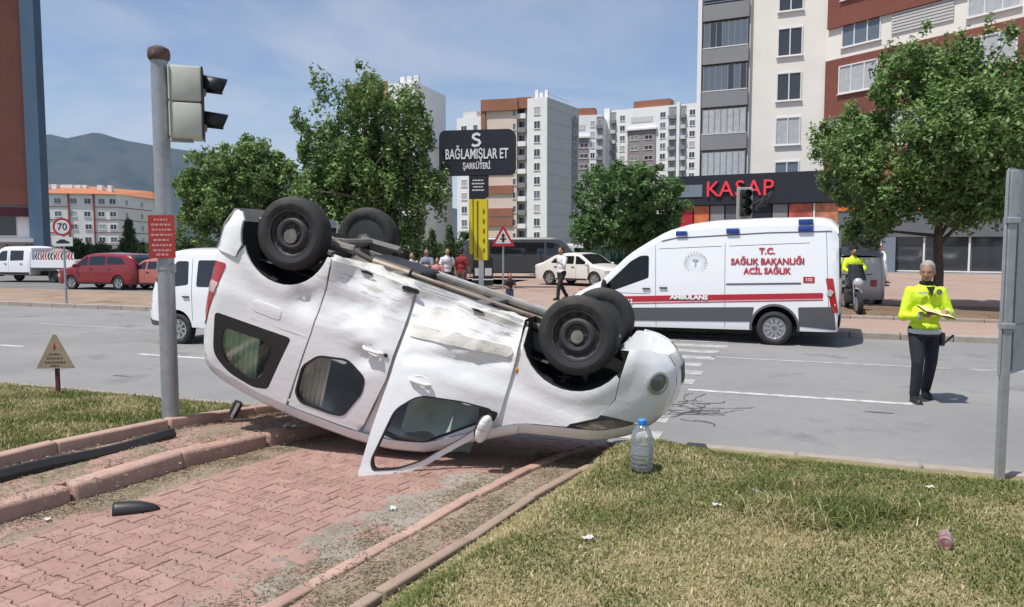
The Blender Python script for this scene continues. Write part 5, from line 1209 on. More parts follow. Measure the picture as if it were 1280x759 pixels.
# --- mid tower with terracotta bands
def tower(name,label,d,x_edges,ytop,floors,style):
    """facades between consecutive pixel/depth points, seen from the camera"""
    t=thing(name,label,'building'); return t
def mid_tower():
    t=thing('apartment_tower','eleven storey white tower with terracotta bands behind the yellow legged sign','building')
    a,b,c,e,g,h=gp(572,176),gp(604,173),gp(646,171),gp(659,170),gp(683,168),gp(722,182)
    zt=lambda py,d:2+(HZ-py)/FPX*d
    Z=zt(127,170)
    block(t,'wall',[tuple(e),tuple(g),tuple(h),tuple(h+Vector((-6,18))),tuple(e+Vector((-2,20)))],0,Z,M_bwhite)
    block(t,'wall',[tuple(a),tuple(b),tuple(b+Vector((0,16))),tuple(a+Vector((0,16)))],0,zt(150,175),M_bwhite)
    block(t,'wall',[tuple(b),tuple(c),tuple(c+Vector((0,16))),tuple(b+Vector((0,16)))],0,zt(135,172),M_peach)
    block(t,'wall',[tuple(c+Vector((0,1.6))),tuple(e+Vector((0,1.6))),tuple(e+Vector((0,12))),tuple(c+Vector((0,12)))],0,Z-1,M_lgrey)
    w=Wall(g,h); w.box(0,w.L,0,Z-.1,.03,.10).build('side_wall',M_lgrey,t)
    for k in range(24): w.box(0,w.L*.70,2+k*1.42,2.06+k*1.42,.10,.115).build('joint_line',M_bgrey,t) if k%2 else None
    w.box(w.L*.76,w.L*.95,1,Z-2.5,.11,.16).build('stair_strip',M_bgrey,t)
    w1=Wall(e,g);w0=Wall(a,b);wb=Wall(b,c);wc=Wall(c+Vector((0,1.6)),e+Vector((0,1.6)))
    for i in range(11):
        z=Z-3.6-3.0*i
        if z<0: break
        window(t,w1,w1.L*.5,z,1.5,1.7,2,.1); window(t,w,w.L*.86,z+.2,1.3,1.5,1,.1,M_pane,.18)
        if z<zt(150,175)-3: window(t,w0,w0.L*.28,z,1.5,1.6,2,.1); window(t,w0,w0.L*.72,z,1.2,1.6,1,.1,M_pane3)
        wc.box(0,wc.L,z-.5,z+.55,.1,1.3).build('balcony',M_bgrey if i%2 else M_bwhite,t); window(t,wc,wc.L*.5,z+.5,1.6,1.6,1,.1,M_pane)
        for xx in (.6,wb.L-.6): window(t,wb,xx,z,.8,1.5,1,.1,M_pane3)
    for py in (212,238,266,278): wb.box(.9,wb.L-.9,zt(py+5,172),zt(py-5,172),.05,.35).build('terracotta_band',M_terra,t)
    for py in (140,): wb.box(-.3,wb.L+.3,zt(py+2,172),zt(py-12,172),-1,.6).build('terracotta_parapet',M_terra,t); wb.box(wb.L,wb.L+3.2,zt(140,172),zt(127,172),-4,.3).build('terracotta_parapet',M_terra,t)
    wb.box(-.3,.7,zt(225,172),zt(138,172),.05,.4).build('terracotta_fin',M_terra,t)
    w0.box(.5,4,zt(150,175),zt(141,175),-6,-2).build('roof_plant_room',M_lgrey,t)
    for x,hh in ((.8,2.2),(1.9,1.5),(3.1,2.0)): w1.box(x,x+.7,Z,Z+hh,-3,-2.3).build('chimney',M_bwhite,t)
mid_tower()
def slab_group(name,label,d,x0,x1,ytop,seed,nf,fl=3.0,plan=None,roofc=M_terra):
    t=thing(name,label,'building'); random.seed(seed); zt=lambda py,dd:2+(HZ-py)/FPX*dd
    return t
def third_block(px0,d0,px1,d1,ytop,label,scheme):
    t=thing('apartment_block',label,'building'); a,b=gp(px0,d0),gp(px1,d1); w=Wall(a,b); dm=(d0+d1)/2; Z=2+(HZ-ytop)/FPX*dm
    block(t,'wall',[tuple(a),tuple(b),tuple(b+Vector((3,14))),tuple(a+Vector((3,14)))],0,Z,M_bwhite)
    L=w.L
    for (f0,f1,kind) in scheme:
        xa,xb=L*f0,L*f1
        if kind=='grey': w.box(xa,xb,0,Z-6.5,.03,.25).build('cladding_bay',P('mauve_cladding',(.27,.23,.235),.8,var=.06,vs=.2),t); w.box(xa-.4,xb+.4,Z-6.5,Z-6.0,.03,.9).build('canopy_slab',M_bwhite,t); w.box(xa+1,xb-1,Z-4.2,Z-2.6,.03,.12).build('recess_strip',M_lgrey,t)
        if kind=='bal': w.box(xa,xb,0,Z-.5,-.02,.04).build('balcony_bay',M_bgrey,t)
        if kind=='fin': w.box(xa,xb,0,Z+.6,.03,.9).build('fin',M_bwhite,t)
        if kind=='roof': w.box(xa,xb,Z,Z+2.1,-5,-.5).build('roof_parapet',M_terra,t)
        for i in range(14):
            z=Z-3.4-3.0*i
            if z<4: break
            if kind=='win': window(t,w,(xa+xb)/2,z,min(1.7,(xb-xa)*.75),1.7,2,.12)
            if kind=='bal': w.box(xa,xb,z-.6,z+.4,.05,1.1).build('balcony',M_lgrey if i%3 else M_bgrey,t); window(t,w,(xa+xb)/2,z+.45,(xb-xa)*.7,1.6,1,.1,M_pane)
            if kind=='grey' and i>1:
                for q_ in (.25,.75): window(t,w,xa+(xb-xa)*q_,z,2.6,1.35,2,.1,random.choice([M_pane2,M_pane3,M_pane2]),.26)
    return t
random.seed(3)
third_block(713,226,752,224,147,'lower white apartment block with mauve bay beside the terracotta tower',[(.0,.55,'grey'),(.58,.78,'win'),(.80,1.0,'bal'),(.0,.75,'roof')])
third_block(755,236,872,222,137,'wide white apartment block with mauve bay and terracotta roof parapet',[(.0,.06,'fin'),(.07,.12,'bal'),(.14,.24,'win'),(.25,.55,'grey'),(.57,.67,'win'),(.68,.76,'bal'),(.77,.80,'fin'),(.81,.86,'bal'),(.87,.97,'win'),(.30,.68,'roof')])
def back_tower():
    t=thing('apartment_tower','pale tower block mostly hidden behind the spiky tree','building'); d=190; a,b,c=gp(436,196),gp(520,188),gp(566,200); zt=lambda py,dd:2+(HZ-py)/FPX*dd; Z=zt(106,188)
    block(t,'wall',[tuple(a),tuple(b),tuple(b+Vector((6,18))),tuple(a+Vector((2,18)))],0,Z,M_bwhite)
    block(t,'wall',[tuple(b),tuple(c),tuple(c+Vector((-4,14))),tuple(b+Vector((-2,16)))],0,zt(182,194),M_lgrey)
    w=Wall(a,b); w.box(0,w.L*.62,Z-4.5,Z+.7,.02,.4).build('terracotta_parapet',M_terra,t)
    for x in (.74,.84,.94): w.box(w.L*x,w.L*x+1.1,Z,Z+1.8,-3,-2).build('chimney',M_bwhite,t)
    for i in range(11):
        for x in (.1,.35,.6,.85): window(t,w,w.L*x,Z-7.5-3*i if x<.7 else Z-3.6-3*i,1.7,1.7,2,.1)
    v=Wall(b,c)
    for i in range(7): window(t,v,v.L*.80,2+3.0*i,1.5,1.6,1,.1)
back_tower()
def orange_roof_house():
    t=thing('apartment_house','low white apartment house with orange tiled roof below the mountain','building'); d=186; a,m_,b=gp(52,182),gp(150,186),gp(192,205); zt=lambda py,dd:2+(HZ-py)/FPX*dd; Z=zt(243,184)
    bk=Vector((-4,20))
    block(t,'wall',[tuple(a),tuple(m_),tuple(b),tuple(b+bk),tuple(a+bk)],0,Z,M_bwhite)
    w=Wall(a,m_);v=Wall(m_,b); M_trim=P('red_brown_trim',(.26,.07,.055),.7)
    for i in range(5):
        z=Z-2.4-3.05*i
        for x in ((.07,.24,.44,.62,.80,.94) if i%2==0 else (.09,.24,.43,.61,.79,.94)): window(t,w,w.L*x,z,1.5,1.35,2,.1)
        for x in (.25,.7): window(t,v,v.L*x,z,1.3,1.3,2,.1)
        w.box(0,w.L*.36,z-.75,z-.6,.02,.12).build('floor_band',M_trim,t); w.box(w.L*.70,w.L,z-.75,z-.6,.02,.12).build('floor_band',M_trim,t); v.box(0,v.L,z-.75,z-.6,.02,.12).build('floor_band',M_trim,t)
    for x in (.37,.69): w.box(w.L*x,w.L*x+.35,0,Z,.02,.3).build('pilaster',M_trim,t)
    # tiled roof, hipped
    c0=(a+m_+b+bk+bk)/3.0; e=.8
    P0=[a+Vector((-e,-e)),m_+Vector((0,-e)),b+Vector((e,-e)),b+bk+Vector((e,e)),a+bk+Vector((-e,e))]; rid=[a+Vector((4,9)),b+Vector((-4,9))]
    V=[(p.x,p.y,Z) for p in P0]+[(p.x,p.y,Z+2.6) for p in rid]; Fc=[(0,1,6,5),(1,2,6),(2,3,6),(3,4,5,6),(4,0,5),(4,3,2,1,0)]
    rf=mesh_obj('roof',V,Fc,M_roof,t)
    for x,o,s_ in ((.05,4,1.0),(.14,4.5,1.2),(.28,5.5,3.0),(.40,5.5,2.4),(.50,5.5,1.5),(.72,5,1.2),(.85,5,1.0)):
        p=w.pt(w.L*x,Z+1.6,-o); mb=MB(); mb.box(p,(s_,1.2,1.7)); mb.build('chimney',M_bwhite,rf)
orange_roof_house()
def left_building():
    t=thing('apartment_tower','brown tiled tower with a dark blue edge behind the white crew cab truck','building'); d=64; a,b,c=gp(-190,58),gp(41,64),gp(57,62.6); Z=2+(HZ+40)/FPX*64
    block(t,'wall',[tuple(a),tuple(b),tuple(b+Vector((-10,14))),tuple(a+Vector((-16,14)))],5.4,Z+8,M_brown)
    block(t,'lower_wall',[tuple(a+Vector((.3,.6))),tuple(b+Vector((.2,.8))),tuple(b+Vector((-9.5,13))),tuple(a+Vector((-15,13)))],0,5.4,M_bwhite)
    w=Wall(gp(40,63.6),gp(57,63.0)); w.box(0,w.L,0,Z+8,-.6,.05).build('blue_corner',M_bblue,t)
    q=Wall(a+Vector((.3,.6)),b+Vector((.2,.8)))
    q.box(q.L-4.0,q.L-1.6,2.9,4.4,.02,.10).build('shop_window',M_pane,t); q.box(q.L-6.5,q.L-.3,4.45,5.2,.02,.4).build('sign_band',P('maroon_band',(.09,.02,.03),.6),t)
    q.box(q.L-8,q.L+.4,2.35,2.65,.02,1.4).build('canopy',M_bwhite,t); q.box(q.L-8,q.L+.4,2.20,2.34,.02,1.42).build('canopy_edge',M_bgrey,t)
    for x in (1.0,2.4,3.8): q.box(q.L-x-1.2,q.L-x,.3,2.1,.02,.08).build('shop_window',M_pane2,t)
    for x in (.9,2.3,3.7,5.1): q.box(q.L-x-.08,q.L-x+.08,.2,2.2,.02,.16).build('mullion',M_bgrey,t)
left_building()
# ------------------------------------------------------------------ trees
M_leaf=attr_mat('leaves',.55,.30,spec=.35); M_bark=P('bark',(.10,.075,.055),.9,var=.3,vs=8,bump=.6,bs=30)
def leaves_mesh(name,cen,rad,nper,size,base,parent,seed,flat=.55):
    r=np.random.default_rng(seed); k=len(cen); n=k*nper
    c=np.repeat(cen,nper,0); rr=np.repeat(rad,nper,0); d=r.normal(0,1,(n,3)); d/=np.linalg.norm(d,axis=1,keepdims=True); q=r.random((n,1))**.45
    p=c+d*q*rr
    nrm=d*.6+r.normal(0,.6,(n,3)); nrm[:,2]+=flat; nrm/=np.linalg.norm(nrm,axis=1,keepdims=True)
    u=np.cross(nrm,r.normal(0,1,(n,3))); u/=np.linalg.norm(u,axis=1,keepdims=True); v=np.cross(nrm,u); s=r.uniform(.6,1.25,(n,1))*size
    V=np.zeros((n,4,3)); V[:,0]=p-u*s; V[:,1]=p+v*s*.45-nrm*s*.12; V[:,2]=p+u*s; V[:,3]=p-v*s*.45-nrm*s*.12
    col=np.array(base)[r.integers(0,len(base),n)]*r.uniform(.7,1.3,(n,1))*np.repeat(r.uniform(.75,1.25,(k,1)),nper,0); C=np.ones((n,4,4)); C[:,:,:3]=col[:,None]
    return fast_mesh(name,V.reshape(-1,3),np.arange(n*4).reshape(-1,4),M_leaf,parent,C.reshape(-1,4))
GRN=[[.125,.22,.060],[.165,.265,.075],[.10,.185,.052],[.22,.30,.11]]
GRND=[[.08,.14,.055],[.10,.165,.06],[.06,.11,.042]]
def tree(label,px,d,zb,lobes,ncl,nper,size,seed,trunk_r=.14,cat='tree',name='street_tree',base=GRN,group=None,clr=.38,fork=None,vert=.85):
    """lobes: (px,py,rx,ry) in photo pixels at distance d; the crown gets the same depth as width"""
    r=np.random.default_rng(seed); k=d/FPX
    b=Vector(((px-CX)*k,d,zb)); t=thing(name,label,cat,b,0,group)
    L=np.array([[(x-CX)*k-b.x,0,CAMZ+(HZ-y)*k-zb,rx*k,ry*k] for x,y,rx,ry in lobes]); wgt=L[:,3]**2*L[:,4]; pk=r.choice(len(L),ncl,p=wgt/wgt.sum()); tot=(max(x+rx for x,y,rx,ry in lobes)-min(x-rx for x,y,rx,ry in lobes))*k/2
    L[:,1]=r.uniform(-.45,.45,len(L))*tot
    dd=r.normal(0,1,(ncl,3)); dd/=np.linalg.norm(dd,axis=1,keepdims=True); q=r.random((ncl,1))**.40
    ext=np.stack([L[pk,3],np.maximum(L[pk,3],.35*tot),L[pk,4]],1)*.93; cen=np.stack([L[pk,0],L[pk,1],L[pk,2]],1)+dd*q*ext
    rad=r.uniform(.65,1.3,(ncl,1))*np.array([[clr,clr,clr*vert]])
    leaves_mesh('crown',cen,rad,nper,size,base,t,seed+1)
    mb=MB(); zc=float(np.average(L[:,2],weights=wgt)); zl=float(L[:,2].min()); fk=fork if fork else max(.8,zl-.2)
    mb.tube([(0,0,-.1),(.03,0,fk*.5),(-.02,.03,fk),(.02,0,zc)],[trunk_r*1.25,trunk_r,trunk_r*.85,trunk_r*.45],10)
    for i in r.choice(ncl,min(ncl,34),replace=False):
        e=Vector(cen[i]); z0=r.uniform(fk*.85,zc); s0=Vector((0,0,min(z0,e.z-.1 if e.z>fk else z0))); m=s0.lerp(e,.5)+Vector(r.normal(0,.12,3))+Vector((0,0,.15)); mb.tube([s0,m,e],[trunk_r*.42,trunk_r*.25,trunk_r*.06],6)
    mb.build('trunk',M_bark,t,True,60); return t
tree('leafy street tree with upright spiky shoots behind the overturned van',462,30,.2,[(455,135,42,40),(400,185,34,45),(508,165,36,50),(460,215,75,55),(532,238,32,38),(440,275,60,38),(398,240,32,38),(448,98,9,22),(404,118,11,24),(418,130,9,22),(505,110,12,24),(526,128,11,26),(475,108,12,22),(490,285,45,25),(385,160,14,18)],1150,44,.10,31,.15,clr=.27,vert=1.7)
tree('bushy round street tree behind the parked white light van',300,33,.2,[(270,222,38,36),(318,212,42,40),(300,258,72,38),(355,222,34,30),(345,268,52,40),(250,278,30,34),(310,186,22,18),(245,235,20,26),(385,250,26,30)],700,52,.105,41,.15,clr=.32)
tree('low spreading tree beyond the ambulance cab',785,40,.35,[(790,238,58,32),(742,245,28,38),(780,278,74,34),(832,260,30,30),(742,290,36,30),(735,212,11,18),(815,300,40,24),(760,225,22,20)],430,62,.13,51,.16,base=[[.095,.185,.06],[.125,.225,.068],[.08,.155,.052]])
tree('large street tree growing in the planting strip behind the officer',1172,22,.28,[(1140,105,58,50),(1200,98,58,52),(1250,138,40,58),(1088,168,56,46),(1170,185,92,70),(1058,205,42,42),(1100,248,58,42),(1242,218,52,58),(1180,255,64,34),(1150,52,13,26),(1213,52,14,28),(1180,70,18,26),(1100,285,34,22),(1130,80,16,24),(1238,70,13,24),(1045,180,22,20),(1280,200,30,50)],1150,56,.085,61,.13,clr=.27,fork=1.9,vert=1.3)
# conifers and shrubs behind the crowd
def conifer(label,px,d,ytop,zb,wpx,seed,name='conifer',group=None):
    k=d/FPX; b=Vector(((px-CX)*k,d,zb)); t=thing(name,label,'conifer',b,0,group); H=CAMZ+(HZ-ytop)*k-zb; r=np.random.default_rng(seed); n=150; z=r.uniform(.06,1,n)**1.1*H; w=wpx*k/2*(1.02-z/H); a=r.uniform(0,6.28,n); q=r.uniform(.5,1,n)
    cen=np.stack([w*q*np.cos(a),w*q*np.sin(a),z],1); leaves_mesh('crown',cen,np.full((n,3),.16*wpx*k/2+.08),40,.075*max(1,d/45),GRND,t,seed,.2); mb=MB(); mb.tube([(0,0,-.1),(0,0,H*.95)],[.09,.02],8); mb.build('trunk',M_bark,t,True); return t
def shrub(label,px,d,ytop,zb,wpx,seed,group=None,base=GRND):
    k=d/FPX; b=Vector(((px-CX)*k,d,zb)); t=thing('shrub',label,'shrub',b,0,group); H=CAMZ+(HZ-ytop)*k-zb; r=np.random.default_rng(seed); n=110; dd=r.normal(0,1,(n,3)); dd/=np.linalg.norm(dd,axis=1,keepdims=True); q=r.random((n,1))**.4; cen=dd*q*np.array([wpx*k/2*.9,wpx*k/2*.8,H*.5])+np.array([0,0,H*.5])
    leaves_mesh('crown',cen,np.full((n,3),.14*wpx*k/2+.12),45,.09*max(1,d/45),base,t,seed); mb=MB(); mb.tube([(0,0,-.1),(0,0,H*.6)],[.07,.02],6); mb.build('stem',M_bark,t); return t
conifer('narrow young conifer behind the red shirted bystander',562,44,284,.35,26,71,group='young conifers'); conifer('narrow young conifer behind the white shirted bystander',540,45,288,.35,26,72,group='young conifers')
for i,(px,yt,w) in enumerate(((505,296,60),(535,300,46),(585,290,44),(478,298,50))): shrub(['broad dark shrub behind the crouching bystanders','low dark shrub between the two young conifers','rounded shrub behind the yellow sign legs','dark shrub behind the upturned rear wheel'][i],px,47,yt,.35,w,80+i,'shrubs behind the bystanders',GRND+[[.06,.10,.035]])
for i,(px,yt,w,d) in enumerate(((100,302,56,70),(128,305,50,72),(205,298,46,66),(228,292,40,64),(180,302,40,70),(75,309,40,74),(255,296,50,66))): shrub(['shrub above the load of the crew cab truck','shrub behind the bonnet of the dark red SUV','shrub behind the red notice plate on the signal pole','shrub rising behind the roof of the light van','shrub beside the dark conifer','low shrub above the crew cab roof','shrub under the bushy round street tree'][i],px,d,yt,.0,w,90+i,'shrubs below the orange roofed house')
conifer('dark conifer standing before the orange roofed house',163,80,276,0,42,98)
conifer('small dark conifer beside the low spreading tree',690,60,300,.4,22,99)
# green fence screen near the mid tree
t=thing('fence','dark green mesh fence under the low spreading tree','fence',(0,0,0)); w=Wall(gp(730,44),gp(800,43)); w.box(0,w.L,.3,1.95,0,.03).build('mesh_panel',P('green_mesh',(.02,.075,.055),.7),t)
for i in range(4): w.box(w.L*i/3-.03,w.L*i/3+.03,.3,2.0,.03,.09).build('post',P('green_post',(.03,.08,.06),.6),t)
# ------------------------------------------------------------------ street furniture
M_galv=P('galvanised_steel',(.36,.38,.40),.5,.55,var=.12,vs=9,dirt=(.25,.26,.27),ds=5,dth=.55,rvar=.15)
def bars(parent,name,T,rows,mat,th=.002,h=.02,seed=1,ml=.9):
    """rows of small unreadable print: (y, half width)"""
    r=random.Random(seed); mb=MB()
    for y,hw_ in rows:
        x=-hw_
        while x<hw_:
            w=r.uniform(.6,1.8)*h; w=min(w,hw_-x); 
            if w>h*.3: mb.box((0,0,0),(w,h,th),M=T@Matrix.Translation((x+w/2,y,th/2)))
            x+=w+h*.45
    return tag(mb.build(name,mat,parent),kind='stuff')
def FACE(p,rz=0):  # sign face towards the camera (-Y), local x right, y up
    return Matrix.Translation(p)@Matrix.Rotation(rz,4,'Z')@Matrix.Rotation(math.pi/2,4,'X')
# traffic signal pole
b=hitm(214,533); d=b.y
def signal_pole():
    t=thing('traffic_signal','grey steel traffic signal pole with a red notice plate','traffic signal',(b.x,b.y,b.z)); H=CAMZ+(HZ-78)/FPX*(d*1.01)-b.z
    mb=MB(); mb.lathe([(.074,-.15),(.074,.0),(.072,1.0),(.070,H)],28); mb.build('pole',M_galv,t,True)
    mb=MB(); mb.lathe([(.078,H-.04),(.092,H-.02),(.095,H+.02),(.085,H+.06),(.04,H+.085),(.001,H+.088)],24); mb.build('pole_cap',P('cap_brown',(.10,.055,.045),.6,dirt=(.3,.28,.27),ds=9,dth=.55),t,True)
    mb=MB(); mb.lathe([(.10,-.02),(.10,.012),(.078,.03)],24); mb.build('base_flange',M_galv,t,True)
    k=d/FPX; M_house=P('signal_housing',(.52,.54,.47),.6,var=.06,vs=6,dirt=(.42,.42,.36),ds=5,dth=.55)
    z0=CAMZ+(HZ-177)*k-b.z; z1=CAMZ+(HZ-90)*k-b.z; hh=(z1-z0)/2; A=R(20)
    base=Matrix.Translation((.075,-.02,0))@Matrix.Rotation(A,4,'Z')
    for i in range(2):
        zc=z0+hh*(i+.5); mb=MB(); mb.box((.155,-.03,zc),(.255,.27,hh-.008),bev=.018,M=base); hs=mb.build('lamp_housing',M_house,t,True,40)
        mb=MB(); mb.box((.022,-.03,zc),(.016,.285,hh-.02),bev=.006,M=base); mb.build('back_cover',M_house,hs)
        mb=MB(); mb.box((.288,-.03,zc),(.014,.285,hh-.004),bev=.005,M=base); mb.build('lamp_door',P('signal_black',(.015,.016,.018),.5),hs)
        V=[];Fc=[];n=16
        for q in range(2):
            for m_ in range(n+1):
                a=math.pi*(-.08+1.16*m_/n); r_=.105-.008*q; V.append(base@Vector((.295+(.20 if q else 0)-(.045*(1-math.sin(max(0,a))) if q else 0),-.03+r_*math.cos(a),zc+r_*math.sin(a)-.015*q)))
        for m_ in range(n): Fc.append((m_,m_+1,n+2+m_,n+1+m_))
        vz=mesh_obj('visor',V,Fc,P('visor_black',(.012,.013,.016),.5),hs,True,60); md=vz.modifiers.new('s','SOLIDIFY'); md.thickness=.006
        mb=MB(); mb.lathe([(.095,0),(.07,.02),(.001,.03)],20,base@Matrix.Translation((.294,-.03,zc))@Matrix.Rotation(math.pi/2,4,'Y')); mb.build('lens',M_glassd,hs,True)
    for z in (z0-.012,z1+.008): mb=MB(); mb.box((.10,-.02,z),(.20,.05,.018),M=base); mb.build('bracket',M_galv,t)
    # red notice plate
    k2=(d-.08)/FPX; zc=CAMZ+(HZ-296)*k2-b.z; pl=MB(); T=Matrix.Translation((.012,-.085,zc))@Matrix.Rotation(R(6),4,'Z')@Matrix.Rotation(math.pi/2,4,'X'); pl.prism(rpoly([(-.112,-.188),(.112,-.188),(.112,.188),(-.112,.188)],.012),0,.004,T); po=pl.build('notice_plate',P('notice_red',(.36,.035,.03),.5,var=.12,vs=8),t)
    bars(po,'notice_print',T@Matrix.Translation((0,0,.0045)),[(.148,.06),(.105,.085),(.06,.08),(.015,.09),(-.03,.07),(-.075,.085),(-.12,.075),(-.158,.05)],P('print_pink',(.55,.28,.26),.6),.001,.019,4)
    for z in (zc+.13,zc-.13,zc-.28): mb=MB(); mb.lathe([(.0735,z-.012),(.078,z-.012),(.078,z+.012),(.0735,z+.012)],24,None,True); mb.build('clamp_band',M_galv,t,True)
    mb=MB(); mb.box((.07,-.02,zc-.28),(.05,.05,.08),bev=.01); mb.build('cable_box',M_galv,t)
signal_pole()
# triangular sign on a stake
p=hitm(73,493)
def tri_sign():
    t=thing('small_sign','small triangular sign board on a stake in the left lawn','sign',(p.x,p.y,p.z)); k=p.y/FPX
    zb=CAMZ+(HZ-461)*k-p.z; zt_=CAMZ+(HZ-418)*k-p.z; mb=MB(); mb.box((0,0,zb/2),(.045,.03,zb+.1),bev=.006); mb.build('stake',P('stake_red',(.10,.03,.028),.7),t)
    w=23*k; T=FACE((0,-.02,zb),R(4)); tri=rpoly([(-w,0),(w,0),(.012,zt_-zb),(-.012,zt_-zb)],[.012,.012,.01,.01],3)
    pl=MB(); pl.prism(tri,0,.018,T); po=pl.build('board',P('board_tan',(.33,.26,.175),.75,var=.15,vs=6,dirt=(.22,.15,.10),ds=9,dth=.56),t)
    h=zt_-zb
    bars(po,'board_print',T@Matrix.Translation((0,0,.0185)),[(h*.42,.06),(h*.30,.085),(h*.18,.11),(h*.08,.05)],P('print_dark',(.09,.08,.05),.7),.001,.020,7)
    mb=MB(); mb.prism([(-.016,h*.56),(.016,h*.56),(.004,h*.76),(-.004,h*.76)],.0185,.0195,T); mb.build('red_mark',M_redf,po)
tri_sign()
# back of a traffic sign on the right
p2=hitm(1249,602)
def right_sign():
    t=thing('traffic_sign','tall grey sign panel seen from behind on a steel post in the right lawn','sign',(p2.x,p2.y,p2.z)); k=p2.y/FPX; H=CAMZ+(HZ-206)*k-p2.z
    mb=MB(); mb.box((0,0,H/2-.1),(.068,.045,H+.1),bev=.008); mb.build('post',M_galv,t)
    zc=CAMZ+(HZ-342)*k-p2.z; hh=132*k; a=R(40); T=Matrix.Translation((-.005,.045,zc))@Matrix.Rotation(a,4,'Z')@Matrix.Rotation(math.pi/2,4,'X')
    pl=MB(); pl.prism(rpoly([(-.06,-hh),(.62,-hh),(.62,hh),(-.06,hh)],.10,6),-.005,.0,T); po=pl.build('panel',P('panel_grey',(.36,.39,.41),.55,.2,var=.08,vs=4,dirt=(.26,.29,.31),ds=3,dth=.55),t)
    for y in (-.55*hh,.55*hh): mb=MB(); mb.box((0,0,0),(.60,.05,.018),M=T@Matrix.Translation((.26,y,.010))); mb.build('back_rail',M_galv,po)
    mb=MB(); mb.box((0,0,0),(.05,hh*1.92,.025),M=T@Matrix.Translation((.22,0,.012))); mb.build('stiffener',M_galv,po)
    mb=MB(); mb.box((0,0,0),(.016,hh*1.94,.02),M=T@Matrix.Translation((-.055,0,.008))); mb.build('edge_fold',M_galv,po)
    for y in (-.5*hh,.5*hh): mb=MB(); mb.box((0,.0,zc+y),(.10,.075,.05),bev=.008); mb.build('clamp',M_galv,t)
right_sign()
# speed limit sign
p3=atz(83,377,.2)
def speed_sign():
    t=thing('speed_sign','round 70 speed limit sign with small plate on the median','sign',(p3.x,p3.y,.18)); k=p3.y/FPX; H=CAMZ+(HZ-275)*k-.18
    mb=MB(); mb.tube([(0,0,-.1),(0,0,H)],.035,10); mb.build('post',M_galv,t,True)
    zc=CAMZ+(HZ-284)*k-.18; r_=11.2*k; T=FACE((0,-.05,zc),R(8)); mb=MB(); mb.prism(ell(0,0,r_,r_,32),0,.01,T); dsk=mb.build('red_ring',M_redf,t)
    mb=MB(); mb.prism(ell(0,0,r_*.76,r_*.76,32),.011,.014,T); mb.build('white_disc',P('sign_white',(.66,.66,.64),.5),dsk)
    text_mesh('number','70',r_*.78,M_black,dsk,T@Matrix.Translation((0,0,.017)),.004,bold=.004)
    T2=FACE((0,-.05,zc-1.62*r_),R(8)); mb=MB(); mb.prism(rpoly([(-.30,-.15),(.30,-.15),(.30,.15),(-.30,.15)],.03),0,.008,T2); pl=mb.build('small_plate',P('sign_white',(.66,.66,.64)),t)
    mb=MB(); mb.prism([(-.20,-.06),(.20,-.06),(.20,.0),(.12,.02),(.06,.07),(-.08,.07),(-.14,.02),(-.20,0)],.009,.011,T2); mb.build('car_symbol',M_black,pl)
speed_sign()
